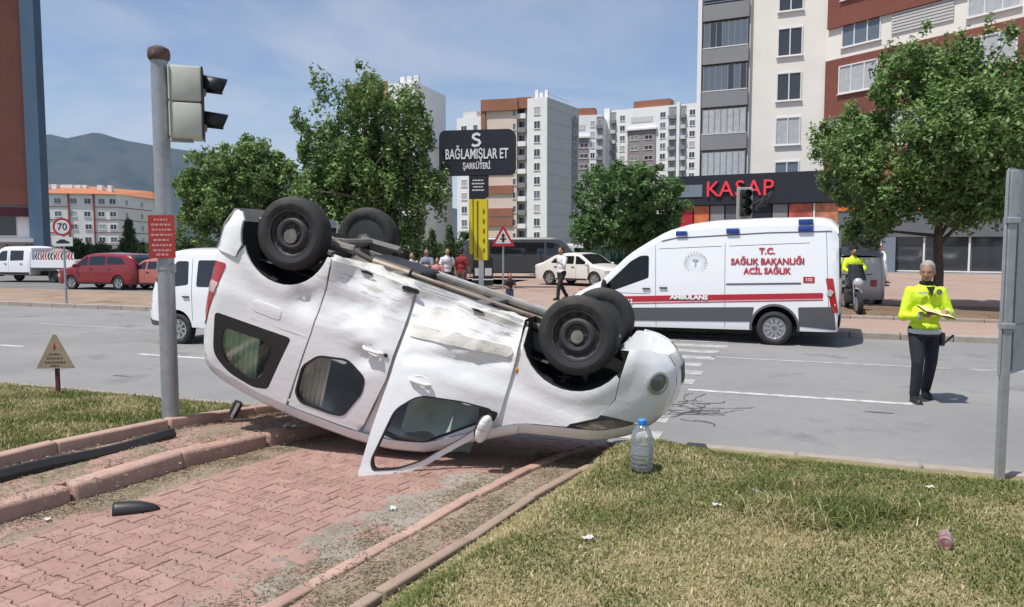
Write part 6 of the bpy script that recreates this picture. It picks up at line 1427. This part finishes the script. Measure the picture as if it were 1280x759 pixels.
# advertising totem
p4=atz(600,361,.24)
def totem():
    t=thing('shop_sign','dark shop totem sign on yellow legs at the edge of the lot','sign',(p4.x,p4.y,zlot(p4)),0); k=p4.y/FPX; zz=t.location.z; Zp=lambda y:CAMZ+(HZ-y)*k-zz; Xp=lambda x:(x-600)*k
    rz=R(-10); cx=Xp(596.5); w=47.5*k; T=Matrix.Translation((cx,-.2,Zp(193)))@Matrix.Rotation(rz,4,'Z')@Matrix.Rotation(math.pi/2,4,'X'); h=27.5*k
    mb=MB(); mb.prism(rpoly([(-w,-h),(w,-h),(w,h),(-w,h)],.32,6),-.35,.0,T); bd=mb.build('sign_board',M_char,t,True,30)
    M_l=P('sign_lettering',(.72,.73,.74),.5)
    text_mesh('lettering','BAĞLAMIŞLAR ET',.42,M_l,bd,T@Matrix.Translation((0,-.08,.012)),.02,bold=.008,width=2.62)
    text_mesh('lettering','ŞARKÜTERİ',.26,M_l,bd,T@Matrix.Translation((.0,-.56,.012)),.02,bold=.006,width=1.15)
    # the S shaped emblem
    def sn_(a): return (.19*math.sin(a*2*math.pi)*(-1),.36*(a-.5))
    V=MB()
    pts=[(.13,.20),(.02,.25),(-.12,.20),(-.14,.10),(-.04,.03),(.10,-.02),(.15,-.11),(.08,-.21),(-.08,-.24),(-.16,-.20)]
    for i in range(len(pts)-1):
        a=Vector(pts[i]);c=Vector(pts[i+1]);dd=(c-a).normalized();q=Vector((-dd.y,dd.x))*.05; V.prism([tuple(a-q-dd*.03),tuple(c-q+dd*.03),tuple(c+q+dd*.03),tuple(a+q-dd*.03)],.004,.02+.001*i,T@Matrix.Translation((.0,.50,0)))
    tag(V.build('emblem',M_l,bd),kind='stuff')
    pw=11.5*k; T2=Matrix.Translation((Xp(598.5),-.15,0))@Matrix.Rotation(rz,4,'Z')
    V=[];z0,z1,z2=Zp(221),Zp(247),Zp(256); mb=MB(); mb.prism([(-pw,z2),(pw,z1),(pw,z0),(-pw,z0)],-.05,.25,T2@Matrix.Rotation(math.pi/2,4,'X')@Matrix.Translation((0,0,-.2))); nk=mb.build('sign_neck',M_char,t)
    bars(nk,'neck_print',T2@Matrix.Rotation(math.pi/2,4,'X')@Matrix.Translation((0,0,.052)),[(Zp(227),.22),(Zp(231),.26),(Zp(235),.2),(Zp(239),.25)],M_l,.004,.05,9)
    M_y=P('totem_yellow',(.62,.52,.02),.5)
    for x0,x1,y1,z_ in ((-11.5,-7.0,354,0),(-5.5,11.5,362,1)):
        mb=MB(); mb.box(((x0+x1)/2*k,.02 if z_ else .1,(Zp(248)+Zp(300))/2),((x1-x0)*k,.22,Zp(248)-Zp(322))); 
        mb=MB(); zt_,zb=Zp(250),Zp(325 if z_ else 318); mb.box((0,0,0),((x1-x0)*k,.24,zt_-zb),M=T2@Matrix.Translation(((x0+x1)/2*k,.05,(zt_+zb)/2))); mb.build('yellow_leg',M_y,t)
    mb=MB(); mb.box((0,0,0),(.06,.02,Zp(252)-Zp(322)),M=T2@Matrix.Translation((-.02,-.075,(Zp(252)+Zp(322))/2))); mb.build('leg_groove',P('olive_groove',(.14,.12,.01),.6),t)
    for z in (265,277,289,301,313): mb=MB(); mb.box((0,0,0),(.07,.02,.16),M=T2@Matrix.Translation((.24,-.075,Zp(z)))); mb.build('leg_slot',P('olive_groove',(.14,.12,.01),.6),t)
    mb=MB(); mb.box((0,0,0),(.17,.2,Zp(325)+.1),M=T2@Matrix.Translation((.10,.05,Zp(325)/2-.05))); mb.build('white_leg',M_bwhite,t)
totem()
# electrical cabinet at the totem foot
pc=atz(600,358,.24)
t=thing('cabinet','black cabinet with white notices at the foot of the totem sign','cabinet',(pc.x+.1,pc.y+.8,zlot(pc))); k=(pc.y+.8)/FPX
mb=MB(); mb.box((0,0,.62),(.90,.5,1.25),bev=.02); cb=mb.build('casing',P('cabinet_black',(.02,.021,.024),.5),t)
for x in (-.2,.25): mb=MB(); mb.box((x,-.256,.62),(.30,.008,.34)); mb.build('white_notice',P('notice_white',(.62,.62,.62),.6),cb)
mb=MB(); mb.box((0,-.02,.28),(.94,.5,.05)); mb.build('white_band',M_bwhite,cb)
mb=MB(); mb.prism([(-.45,0),(.45,0),(-.45,.45)],-.25,.25,Matrix.Translation((0,0,1.25))@Matrix.Rotation(math.pi/2,4,'X')); mb.build('sloped_hood',P('cabinet_black',(.02,.021,.024),.5),t)
# warning triangle
p5=atz(629,362,.22)
def warn():
    t=thing('warning_sign','red bordered warning triangle on a grey post by the lot','sign',(p5.x,p5.y,zlot(p5))); k=p5.y/FPX; zz=t.location.z; Zp=lambda y:CAMZ+(HZ-y)*k-zz
    mb=MB(); mb.tube([(0,0,-.1),(0,0,Zp(284))],.04,10); mb.build('post',M_galv,t,True)
    T=FACE((0,-.06,Zp(308)),R(6)); h=27*k; w=15*k; mb=MB(); mb.prism(rpoly([(-w,0),(w,0),(0,h)],.05),0,.012,T); r_=mb.build('red_triangle',M_redf,t)
    mb=MB(); mb.prism(rpoly([(-w*.66,h*.13),(w*.66,h*.13),(0,h*.78)],.03),.013,.017,T); mb.build('white_field',P('sign_white',(.66,.66,.64)),r_)
    mb=MB(); mb.prism([(-.05,h*.18),(.05,h*.18),(.05,h*.30),(.13,h*.30),(.13,h*.37),(.05,h*.37),(.05,h*.48),(.09,h*.48),(0,h*.62),(-.09,h*.48),(-.05,h*.48),(-.05,h*.37),(-.13,h*.37),(-.13,h*.30),(-.05,h*.30)],.018,.021,T); mb.build('black_symbol',M_black,r_)
warn()
# signal beyond the ambulance, dark, seen over its roof
def far_signal():
    d=19.6; k=d/FPX; x=(929-CX)*k; t=thing('traffic_signal','black traffic signal head rising above the ambulance roof','traffic signal',(x,d,.135)); Zp=lambda y:CAMZ+(HZ-y)*k-.135
    mb=MB(); mb.tube([(0,.12,-.1),(0,.12,Zp(236))],.055,12); mb.build('pole',M_galv,t,True)
    z0,z1=Zp(271),Zp(238); h=(z1-z0)/3
    mb=MB(); mb.box((0,.03,(z0+z1)/2),(.40,.03,z1-z0+.12),bev=.01); mb.build('backboard',P('backboard_pale',(.42,.42,.38),.6),t)
    for i in range(3):
        zc=z0+h*(i+.5); mb=MB(); mb.box((-.01,-.08,zc),(.25,.18,h-.01),bev=.02); hs=mb.build('lamp_housing',P('signal_black',(.015,.016,.018)),t,True)
        mb=MB(); mb.lathe([(.10,0),(.10,.16),(.094,.16),(.094,.0)],16,Matrix.Translation((-.01,-.17,zc))@Matrix.Rotation(math.pi/2,4,'X'),True); mb.build('visor',P('visor_black',(.012,.013,.016)),hs,True)
    for i in range(2):
        T=Matrix.Translation((.42+.18*i,.05,Zp(256)+.12*i))@Matrix.Rotation(R(35),4,'Y'); mb=MB(); mb.box((0,0,0),(.12,.2,.34),bev=.03,M=T); mb.build('side_head',P('signal_black',(.015,.016,.018)),t,True)
    mb=MB(); mb.tube([(.1,.1,Zp(262)),(.72,.08,Zp(240))],.03,8); mb.build('side_arm',P('signal_black',(.015,.016,.018)),t,True)
far_signal()
# ------------------------------------------------------------------ small things on the ground
def bottle():
    p=hitm(802,589); k=p.y/FPX; H=66*k; t=thing('water_bottle','clear plastic water bottle with blue cap standing on the grass','bottle',(p.x,p.y,p.z+.004)); r_=14.2*k
    pr=[(.001,.004),(r_*.75,.0),(r_*.96,.012*1),(r_,.03)]
    z=.04
    while z<H*.50: pr+=[(r_,z),(r_*.93,z+.006),(r_,z+.012)]; z+=.03
    pr+=[(r_,H*.54),(r_*.97,H*.66),(r_*.80,H*.78),(r_*.45,H*.88),(r_*.34,H*.90),(r_*.34,H*.93)]
    m=glass_mat('clear_plastic',(.95,.97,.98),.08,.9,.16); mb=MB(); mb.lathe(pr,30); mb.build('bottle_body',m,t,True,60)
    wp=[(.001,.008),(r_*.9,.008),(r_*.93,.04),(r_*.93,H*.30),(.001,H*.30)]; mb=MB(); mb.lathe(wp,24); mb.build('water',glass_mat('water_clear',(.94,.97,.98),.0,.5,.06),t,True,40)
    mb=MB(); mb.lathe([(r_*.40,H*.915),(r_*.42,H*.92),(r_*.42,H*.99),(r_*.38,H),(.001,H)],24); mb.lathe([(r_*.46,H*.895),(r_*.46,H*.908)],24); mb.build('cap',P('cap_blue',(.03,.22,.58),.4),t,True)
    mb=MB(); mb.lathe([(r_*1.005,H*.34),(r_*1.008,H*.35),(r_*1.008,H*.50),(r_*1.005,H*.51)],30); mb.build('label_band',glass_mat('label_film',(.88,.91,.94),.2,.6,.25),t,True)
bottle()
def can():
    p=hitm(1181,683); t=thing('drink_can','crushed red and silver drink can lying in the right lawn','can',(p.x,p.y,p.z+.03),R(-28)); M=Matrix.Rotation(math.pi/2,4,'X')
    mb=MB(); mb.lathe([(.025,-.055),(.032,-.047),(.032,0),(.026,.03),(.032,.047),(.027,.055)],20,M); mb.build('can_body',P('can_red',(.28,.02,.025),.35,.2,col2=(.40,.40,.42),vs=28),t,True)
    mb=MB(); mb.lathe([(.027,.050),(.027,.056),(.020,.053),(.001,.053)],20,M); mb.build('can_lid',M_chrome,t,True); mb=MB(); mb.lathe([(.012,.0545),(.001,.0545)],12,M@Matrix.Translation((0,-.006,0))); mb.build('can_opening',M_dark,t)
can()
def scrap(px,py,size,mat,label,name,cat,seed):
    p=hitm(px,py); r=np.random.default_rng(seed); t=MB(); n=5; t.grid(n,n,lambda i,j:(size*(i-.5)+.0,size*.7*(j-.5),.012+size*.22*float(r.random()))); o=t.build(name,mat,None,True,20); o.location=p; o.rotation_euler=(0,0,r.uniform(0,6)); return tag(o,label,cat)
M_paper=P('paper_white',(.52,.52,.50),.8)
scrap(735,677,.055,M_paper,'flat white paper scrap on the grass below the water bottle','paper_scrap','litter',1)
scrap(896,634,.05,M_paper,'white paper scrap right of the green patch in the lawn','paper_scrap','litter',2)
scrap(945,617,.05,M_paper,'pale scrap at the edge of the long grass clump','paper_scrap','litter',3)
scrap(1162,612,.045,M_paper,'white paper scrap near the steel sign post','paper_scrap','litter',4)
scrap(492,638,.06,P('glass_crumbs',(.55,.58,.56),.3),'pale broken plastic piece by the path edge','plastic_scrap','litter',5)
scrap(362,548,.14,P('silver_scrap',(.5,.5,.5),.4,.5),'crumpled silver scrap under the overturned van roof','metal_scrap','litter',6)
scrap(60,652,.05,M_paper,'small white scrap beside the left path kerb','paper_scrap','litter',7)
def long_trim():
    a=hitm(-40,612); c=hitm(215,547); a.z=zg(a.x,a.y)+.035; c.z=zg(c.x,c.y)+.035
    n=18; mb=MB(); pts=[]
    for i in range(n+1):
        f=i/n; q=a.lerp(c,f); q.z=a.z+(c.z-a.z)*f+.012*math.sin(f*7); q.x+=.03*math.sin(f*3.1); pts.append(q)
    dd=(c-a).normalized(); s_=Vector((dd.y,-dd.x,0)); V=[];Fc=[]; prof=[(-.055,-.035),(.055,-.04),(.06,.0),(.025,.042),(-.035,.035)]
    for i,q in enumerate(pts):
        w=1 if 0<i<n else .85
        for x,z in prof: V.append(q+s_*x*w+Vector((0,0,z*w)))
    m_=len(prof)
    for i in range(n):
        for j in range(m_): Fc.append((i*m_+j,i*m_+(j+1)%m_,(i+1)*m_+(j+1)%m_,(i+1)*m_+j))
    Fc+= [tuple(range(m_)),tuple(n*m_+j for j in range(m_-1,-1,-1))]
    tag(mesh_obj('torn_trim',V,Fc,P('trim_black',(.018,.018,.02),.5,bump=.2,bs=20),None,True,40),'long black plastic car trim lying on the paved strip','car part')
long_trim()
def mirror_shell():
    p=hitm(168,640); L=.155; V=[];Fc=[];n=12;m=10
    for i in range(n+1):
        f=i/n; w=.052*math.sqrt(max(0.02,1-(f)**2.2)); h=.068*math.sqrt(max(0.02,1-f**2.4))
        for j in range(m+1): a=math.pi*j/m; V.append((-.12+.27*f,w*math.cos(a)*1.1,h*math.sin(a)))
    for i in range(n):
        for j in range(m): Fc.append((i*(m+1)+j,(i+1)*(m+1)+j,(i+1)*(m+1)+j+1,i*(m+1)+j+1))
    o=mesh_obj('mirror_shell',V,Fc,P('shell_black',(.02,.02,.022),.45),None,True,50); md=o.modifiers.new('s','SOLIDIFY'); md.thickness=.004; o.location=p+Vector((0,0,.003)); o.rotation_euler=(0,0,R(16)); tag(o,'black mirror shell broken off and lying on the brick path','car part')
mirror_shell()
def torn_lamp():
    p=hitm(296,524); t=thing('broken_lamp','dark broken lamp unit on the strip under the van rear','car part',(p.x,p.y,p.z),R(20)); T=Matrix.Translation((-.02,0,.085))@Matrix.Rotation(R(28),4,'Y')
    mb=MB(); mb.box((0,0,0),(.085,.10,.20),bev=.02,M=T); mb.build('casing',M_black,t,True); mb=MB(); mb.box((.0,-.052,.01),(.03,.008,.16),bev=.003,M=T); mb.build('lens_strip',M_lens,t)
torn_lamp()
# ------------------------------------------------------------------ people
def cap(mb,pts,rad,n=12):
    """rounded limb through the points, overlapping balls close the joints"""
    pts=[Vector(p) for p in pts]; mb.tube(pts,rad,n)
    for p,r_ in zip(pts,rad): mb.ball(p,r_,n,8)
def remeshed(name,mb,voxel,mat,parent,smooth=4,fac=.5):
    me=bpy.data.meshes.new('tmp'); me.from_pydata(mb.V,[],mb.F); o=bpy.data.objects.new('tmp',me); COL.objects.link(o)
    m=o.modifiers.new('r','REMESH'); m.mode='VOXEL'; m.voxel_size=voxel; m.use_smooth_shade=True
    if smooth: k=o.modifiers.new('s','SMOOTH'); k.iterations=smooth; k.factor=fac
    dg=bpy.context.evaluated_depsgraph_get(); dg.update(); nm=bpy.data.meshes.new_from_object(o.evaluated_get(dg)); nm.name=name; bpy.data.objects.remove(o); bpy.data.meshes.remove(me)
    nm.materials.clear(); nm.materials.append(mat); nm.shade_smooth(); return link(bpy.data.objects.new(name,nm),parent)
def cloth(name,c,rough=.85,bs=22,bump=.5,var=.08): return P(name,c,rough,var=var,vs=5,bump=bump,bs=bs)
SKIN=P('skin',(.42,.24,.17),.55,var=.08,vs=12); SKIN2=P('skin_tan',(.36,.20,.135),.55,var=.08,vs=12)
def person(label,loc,rz,top,bottom,shoe,hair,h=1.75,vox=.022,pose=None,skin=SKIN,sleeve='long',belly=0,head_turn=0,head_tilt=0,hands=False,hairstyle='short',group=None,cat='person',lean=0):
    t=thing('person',label,cat,loc,rz,group); s=h/1.75; t.scale=(s,s,s)
    po=dict(le=(.27,-.02,1.14),lw=(.28,-.12,.90),re=(-.27,-.02,1.14),rw=(-.28,-.10,.90),lk=(.105,-.02,.50),la=(.11,.03,.085),rk=(-.105,-.02,.50),ra=(-.11,.03,.085),hip=(0,0,.94),ch=(0,0,1.34))
    if pose: po.update(pose)
    hip=Vector(po['hip']);ch=Vector(po['ch']); wa=hip.lerp(ch,.45); up=(ch-hip).normalized()
    sh={'l':ch+Vector((.178,.01,.055)),'r':ch+Vector((-.178,.01,.055))}; hp={'l':hip+Vector((.095,0,-.02)),'r':hip+Vector((-.095,0,-.02))}
    neck=ch+up*.17+Vector((0,-.005,0)); hc=ch+up*.315+Vector((0,-.03,0))
    HT=Matrix.Translation(hc)@Matrix.Rotation(head_turn,4,'Z')@Matrix.Rotation(head_tilt,4,'X')@Matrix.Scale(1.09,4)
    body=MB(); body.ball(hip,(.155,.105,.12)); body.ball(wa,(.135+.02*belly,.10+.05*belly,.15)); body.ball(ch,(.165,.115,.165))
    cap(body,[neck-up*.06,neck+up*.06,hc-up*.03],[.062,.056,.055])
    hd=MB(); hd.ball((0,0,.015),(.074,.094,.112),16,12); hd.ball((0,-.022,-.055),(.058,.068,.065),14,10); hd.ball((0,-.052,-.095),(.030,.028,.022),10,8)   # skull, jaw, chin
    cap(hd,[(0,-.088,.025),(0,-.108,-.020)],[.010,.015],8); hd.ball((0,-.082,.038),(.050,.016,.012),10,6)
    for sg in (1,-1): hd.ball((sg*.077,.008,-.005),(.012,.022,.032),8,6); hd.ball((sg*.038,-.070,-.018),(.024,.022,.022),8,6)
    body.raw([HT@Vector(v) for v in hd.V],hd.F)
    for k,sg in (('l',1),('r',-1)):
        S0,E,Wr=sh[k],Vector(po[k+'e']),Vector(po[k+'w']); cap(body,[S0,E,Wr],[.052,.040,.028])
        d=(Wr-E).normalized(); hn=Wr+d*.05
        if po.get(k+'h'): d=Vector(po[k+'h']).normalized(); hn=Wr+d*.05
        body.raw(*(lambda m:(m.V,m.F))(MB().ball((0,0,0),(.040,.018,.048),10,8).__class__() if False else MB().ball(hn,(.030,.030,.042),10,8)))
        side=d.cross(Vector((0,0,1))); side=side.normalized() if side.length>.1 else Vector((1,0,0)); cu=Vector(po.get(k+'c',(0,0,-1)))
        if hands:
            for q,(o,l) in enumerate(((-.027,.062),(-.009,.074),(.009,.070),(.027,.055))):
                b0=hn+side*o+d*.028; cap(body,[b0,b0+d*l*.5+cu*.010,b0+d*l*.80+cu*.038],[.0105,.0095,.0085],8)
            b0=hn-side*.026*sg-d*.01; cap(body,[b0,b0-side*.03*sg+d*.022+cu*.008,b0-side*.030*sg+d*.050+cu*.02],[.012,.0105,.009],8)
        else:
            for o,l in ((-.022,.055),(-.007,.068),(.008,.064),(.022,.05)):
                b0=hn+side*o+d*.025; cap(body,[b0,b0+d*l],[.011,.010],6)
            cap(body,[hn-side*.02*sg,hn-side*.045*sg+d*.03],[.013,.011],6)
        H,K,A=hp[k],Vector(po[k+'k']),Vector(po[k+'a']); cap(body,[H,H.lerp(K,.5),K,K.lerp(A,.4),A],[.088,.075,.055,.055,.038])
        cap(body,[A+Vector((0,.02,-.04)),A+Vector((0,-.12,-.055))],[.034,.028])
    remeshed('body',body,min(vox,.014) if hands else vox,skin,t,3)
    # clothes
    j=MB(); j.ball(hip+up*.02,(.178+.015*belly,.128+.05*belly,.11)); j.ball(wa,(.165+.03*belly,.125+.07*belly,.17)); j.ball(ch,(.195,.142,.175)); cap(j,[neck-up*.11,neck-up*.015],[.125,.075])
    for k in 'lr':
        S0,E,Wr=sh[k],Vector(po[k+'e']),Vector(po[k+'w']); e2=E.lerp(Wr,.90)
        if sleeve=='long': cap(j,[ch+(S0-ch)*.6,S0,S0.lerp(E,.5),E,E.lerp(Wr,.5),e2],[.10,.080,.072,.066,.058,.046])
        else: cap(j,[ch+(S0-ch)*.6,S0,S0.lerp(E,.75)],[.10,.078,.072])
    jk=remeshed('jacket' if sleeve=='long' else 'shirt',j,vox,top,t,3)
    l=MB(); l.ball(hip-up*.02,(.165,.122,.12)); 
    for k in 'lr':
        H,K,A=hp[k],Vector(po[k+'k']),Vector(po[k+'a']); cap(l,[H,H.lerp(K,.5),K,K.lerp(A,.5),A+Vector((0,.01,.015))],[.105,.092,.075,.068,.062])
    remeshed('trousers',l,vox,bottom,t,3)
    for k in 'lr':
        A=Vector(po[k+'a']); f=MB(); cap(f,[A+Vector((0,.03,-.03)),A+Vector((0,-.06,-.045)),A+Vector((0,-.15,-.052))],[.050,.046,.036]); f.box(A+Vector((0,-.06,-.078)),(.088,.27,.022),bev=.008); cap(f,[A+Vector((0,.02,.05)),A+Vector((0,.02,-.03))],[.05,.05]); remeshed('shoe',f,min(vox,.016),shoe,t,2)
    hm=MB(); hm.ball((0,.018,.045),(.083,.095,.092),16,10)
    if hairstyle=='short': hm.ball((0,.045,-.02),(.076,.064,.075),12,8); 
    if hairstyle=='long': hm.ball((0,.055,-.06),(.085,.055,.13),12,8)
    hh=MB(); hh.raw([HT@Vector(v) for v in hm.V],hm.F); ho=remeshed('hair',hh,min(vox,.016),hair,t,2)
    for v in ho.data.vertices:   # keep the face clear
        q=HT.inverted()@v.co
        if q.y<-.045 and q.z<.085: v.co=HT@Vector((q.x*.9,q.y+.045+(.085-q.z)*.45,q.z))
    if hands:
        for sg in (1,-1):
            e=MB(); e.ball((sg*.031,-.080,.022),(.014,.010,.008),10,6); mesh_obj('eye',[HT@Vector(v) for v in e.V],e.F,P('eye_dark',(.05,.035,.03),.2),t,True)
        e=MB(); e.ball((0,-.089,-.060),(.024,.008,.006),10,6); mesh_obj('mouth',[HT@Vector(v) for v in e.V],e.F,P('lips',(.30,.12,.10),.5),t,True)
    return t,po,jk,dict(ch=ch,hip=hip,HT=HT)
HV=P('hi_vis_yellow',(.60,.78,.02),.7,var=.06,vs=6,bump=.5,bs=16); NAVY=cloth('navy_trousers',(.014,.016,.025)); BLK=cloth('black_shoe',(.012,.012,.013),.5); GREYH=P('grey_hair',(.30,.285,.27),.8,var=.2,vs=40,bump=.4,bs=80); DARKH=P('dark_hair',(.02,.016,.013),.7,bump=.4,bs=80)
REFL=P('reflective_tape',(.50,.52,.52),.35,.3)
# the officer walking in the road
p=atz(1152,503,0)
t,po,jk,q=person('traffic officer in yellow jacket walking on the road and reading a notebook',(p.x+.05,p.y+.10,0),R(-8),HV,NAVY,BLK,GREYH,1.77,.017,dict(le=(.272,-.05,1.11),lw=(.155,-.28,1.17),re=(-.272,-.04,1.09),rw=(-.11,-.27,1.12),lh=(-.85,-.35,.0),rh=(.75,-.45,.15),lc=(0,-.3,-.9),rc=(.0,-.2,.6),lk=(.12,.06,.50),la=(.13,.22,.10),rk=(-.11,-.13,.51),ra=(-.12,-.10,.085)),SKIN2,'long',.85,R(-28),R(14),True,group=None)
ch,hip=q['ch'],q['hip']
mb=MB(); mb.lathe([(.190,.875),(.197,.885),(.197,.925),(.190,.935)],28,Matrix.Translation((0,-.005,0))@Matrix.Diagonal((1.0,.90,1,1)),True); mb.build('reflective_hem',REFL,t,True,60)
mb=MB(); mb.lathe([(.074,1.465),(.083,1.475),(.080,1.535),(.068,1.54)],20,Matrix.Translation((0,-.012,0)),True); mb.build('collar',cloth('collar_black',(.012,.013,.016)),t,True,60)
mb=MB(); mb.prism([(-.05,0),(.05,0),(.0,-.12)],0,.012,Matrix.Translation((0,-.150,1.47))@Matrix.Rotation(R(68),4,'X')); mb.build('shirt_front',cloth('collar_black',(.012,.013,.016)),t)
mb=MB(); mb.prism(ell(0,0,.034,.04,14),0,.012,Matrix.Translation((.105,-.146,1.405))@Matrix.Rotation(R(80),4,'X')); mb.build('badge',P('badge_grey',(.10,.13,.10),.6),t)
mb=MB(); mb.prism([(-.05,-.012),(.05,-.012),(.05,.012),(-.05,.012)],0,.008,Matrix.Translation((-.095,-.150,1.395))@Matrix.Rotation(R(80),4,'X')); mb.build('name_strip',REFL,t)
mb=MB(); mb.lathe([(.178,.845),(.184,.85),(.184,.878),(.178,.882)],26,Matrix.Translation((0,0,0))@Matrix.Diagonal((1.0,.84,1,1)),True); mb.build('belt',M_black,t,True,60)
mb=MB(); mb.box((.215,.0,.80),(.055,.09,.17),bev=.015); mb.build('holster',M_black,t,True)
mb=MB(); mb.tube([(.20,-.03,.72),(.33,-.06,.86)],.014,8); mb.build('baton',M_black,t,True)
for k in ('l','r'):
    E,Wr=Vector(po[k+'e']),Vector(po[k+'w']); mb=MB(); mb.tube([E.lerp(Wr,.80),E.lerp(Wr,.92)],[.054,.052],14); mb.build('cuff_tape',REFL,t,True)
# notebook in his hands
W2=t.matrix_world if False else (Matrix.Translation(t.location)@Matrix.Rotation(t.rotation_euler.z,4,'Z')@Matrix.Scale(1.77/1.75,4))
nb=thing('notebook','open notebook with brown cover held by the officer in the road','notebook'); TN=W2@Matrix.Translation((.0,-.345,1.165))@Matrix.Rotation(R(10),4,'Z')@Matrix.Rotation(R(14),4,'Y')@Matrix.Rotation(R(16),4,'X'); nb.location=TN.translation; TN0=Matrix.Translation(-TN.translation)@TN
mb=MB(); mb.box((0,0,0),(.40,.24,.010),bev=.003,M=TN0); mb.build('cover',P('cover_brown',(.10,.045,.03),.6),nb)
for sx in (-1,1): mb=MB(); mb.grid(8,2,lambda i,j,sx=sx:TN0@Vector((sx*(.005+.185*i),-.11+.22*j,.007+.012*math.sin(i*2.6)))); mb.build('page',P('page_cream',(.66,.60,.30),.8),nb,True)
# the officer by the motorcycle
p=atz(1060,391,.15)
t,po,jk,q=person('officer in yellow jacket beside the motorcycle behind the ambulance',(p.x+.30,p.y+.45,.2),R(-10),HV,NAVY,BLK,DARKH,1.76,.022,dict(le=(.28,-.10,1.16),lw=(.16,-.30,1.08),re=(-.28,-.10,1.16),rw=(-.16,-.30,1.08)),SKIN2)
mb=MB(); mb.lathe([(.10,1.70),(.115,1.705),(.12,1.76),(.09,1.785),(.001,1.79)],18,Matrix.Translation((0,-.01,0))); mb.build('cap',cloth('cap_navy',(.012,.014,.025)),t,True)
mb=MB(); mb.box((0,-.115,1.665),(.13,.02,.03),bev=.008); mb.build('sunglasses',M_black,t)
mb=MB(); mb.box((0,-.12,1.56),(.06,.04,.05),bev=.01); mb.build('neck_strap',M_black,t)
# man in a white shirt walking across the lot
WSH=cloth('white_shirt',(.62,.62,.64)); BLKT=cloth('black_trousers',(.014,.014,.016)); JEAN=cloth('blue_jeans',(.06,.09,.15))
p=atz(702,375,.18); person('man in white shirt and black trousers walking on the lot',(p.x,p.y,zlot(p)),R(-55),WSH,BLKT,BLK,DARKH,1.76,.024,dict(lk=(.11,-.20,.52),la=(.11,-.26,.10),rk=(-.10,.05,.50),ra=(-.11,.30,.10),le=(.26,-.10,1.16),lw=(.14,-.30,1.35),re=(-.26,.10,1.15),rw=(-.27,.05,.90)),SKIN2)
p=atz(637,386,.18); person('small child in dark top and jeans near the warning sign',(p.x,p.y,zlot(p) if n_of(p.x,p.y)>21.6 else .135),R(10),cloth('dark_red_top',(.03,.016,.02)),JEAN,BLK,DARKH,1.08,.024,dict(le=(.26,-.10,1.15),lw=(.12,-.24,1.08),re=(-.26,-.10,1.15),rw=(-.12,-.24,1.08)),SKIN,'short')
# bystanders behind the wreck
def by(px,d,label,rz,top,bot,h,sleeve='short',hair=DARKH,pose=None,hs='short'):
    x=(px-CX)/FPX*d; return person(label,(x,d,zlot((x,d))),R(rz),top,bot,BLK,hair,h,.026,pose,SKIN2,sleeve,hairstyle=hs)
by(559,27,'bystander in white T-shirt and dark trousers beside the dark red shirted man',20,WSH,BLKT,1.73)
by(577,26.6,'bystander in dark red shirt with his back turned by the totem sign',150,cloth('dark_red_shirt',(.20,.018,.022)),cloth('brown_trousers',(.10,.06,.045)),1.74)
by(534,27.6,'bystander in grey blue T-shirt with folded arms',-15,cloth('grey_blue_shirt',(.20,.22,.28)),JEAN,1.70,pose=dict(le=(.25,-.10,1.16),lw=(-.06,-.22,1.18),re=(-.25,-.10,1.16),rw=(.06,-.22,1.14)))
by(515,27.2,'bystander in pale top and dark skirt near the shrubs',10,cloth('pale_top',(.50,.46,.46)),BLKT,1.58,'long',hs='long')
by(547,26.4,'short bystander in pink top between two taller people',-5,cloth('pink_top',(.50,.22,.19)),JEAN,1.42)
by(502,28,'bystander in dark maroon top standing by the broad shrub',25,cloth('maroon_top',(.07,.02,.03)),BLKT,1.62,'long')
by(522,26.2,'seated height child in white shirt among the bystanders',0,WSH,JEAN,1.25)
x=(1098-CX)/FPX*33; person('passer-by in white shirt and maroon cap walking by the shop windows',(x,33,zlot((x,33))),R(60),WSH,BLKT,BLK,P('maroon_cap',(.10,.015,.03),.8),1.70,.026,dict(lk=(.11,-.20,.52),la=(.11,-.26,.10),rk=(-.10,.05,.50),ra=(-.11,.30,.10)),SKIN2,'short')
# ------------------------------------------------------------------ air
def haze():
    mb=MB(); mb.box((0,0,0),(14400,14400,1002)); o=mb.build('haze',None); o.location=(0,0,498); tag(o,'thin bluish summer haze filling the air over the whole place','haze',None,'stuff')
    m=bpy.data.materials.new('haze_air'); m.use_nodes=True; t=m.node_tree; t.nodes.remove(t.nodes['Principled BSDF']); v=t.nodes.new('ShaderNodeVolumePrincipled'); v.inputs['Color'].default_value=(.55,.72,1,1); v.inputs['Density'].default_value=5.5e-5; v.inputs['Anisotropy'].default_value=.2; t.links.new(v.outputs[0],t.nodes['Material Output'].inputs['Volume']); o.data.materials.append(m); o.display_type='WIRE'
haze()
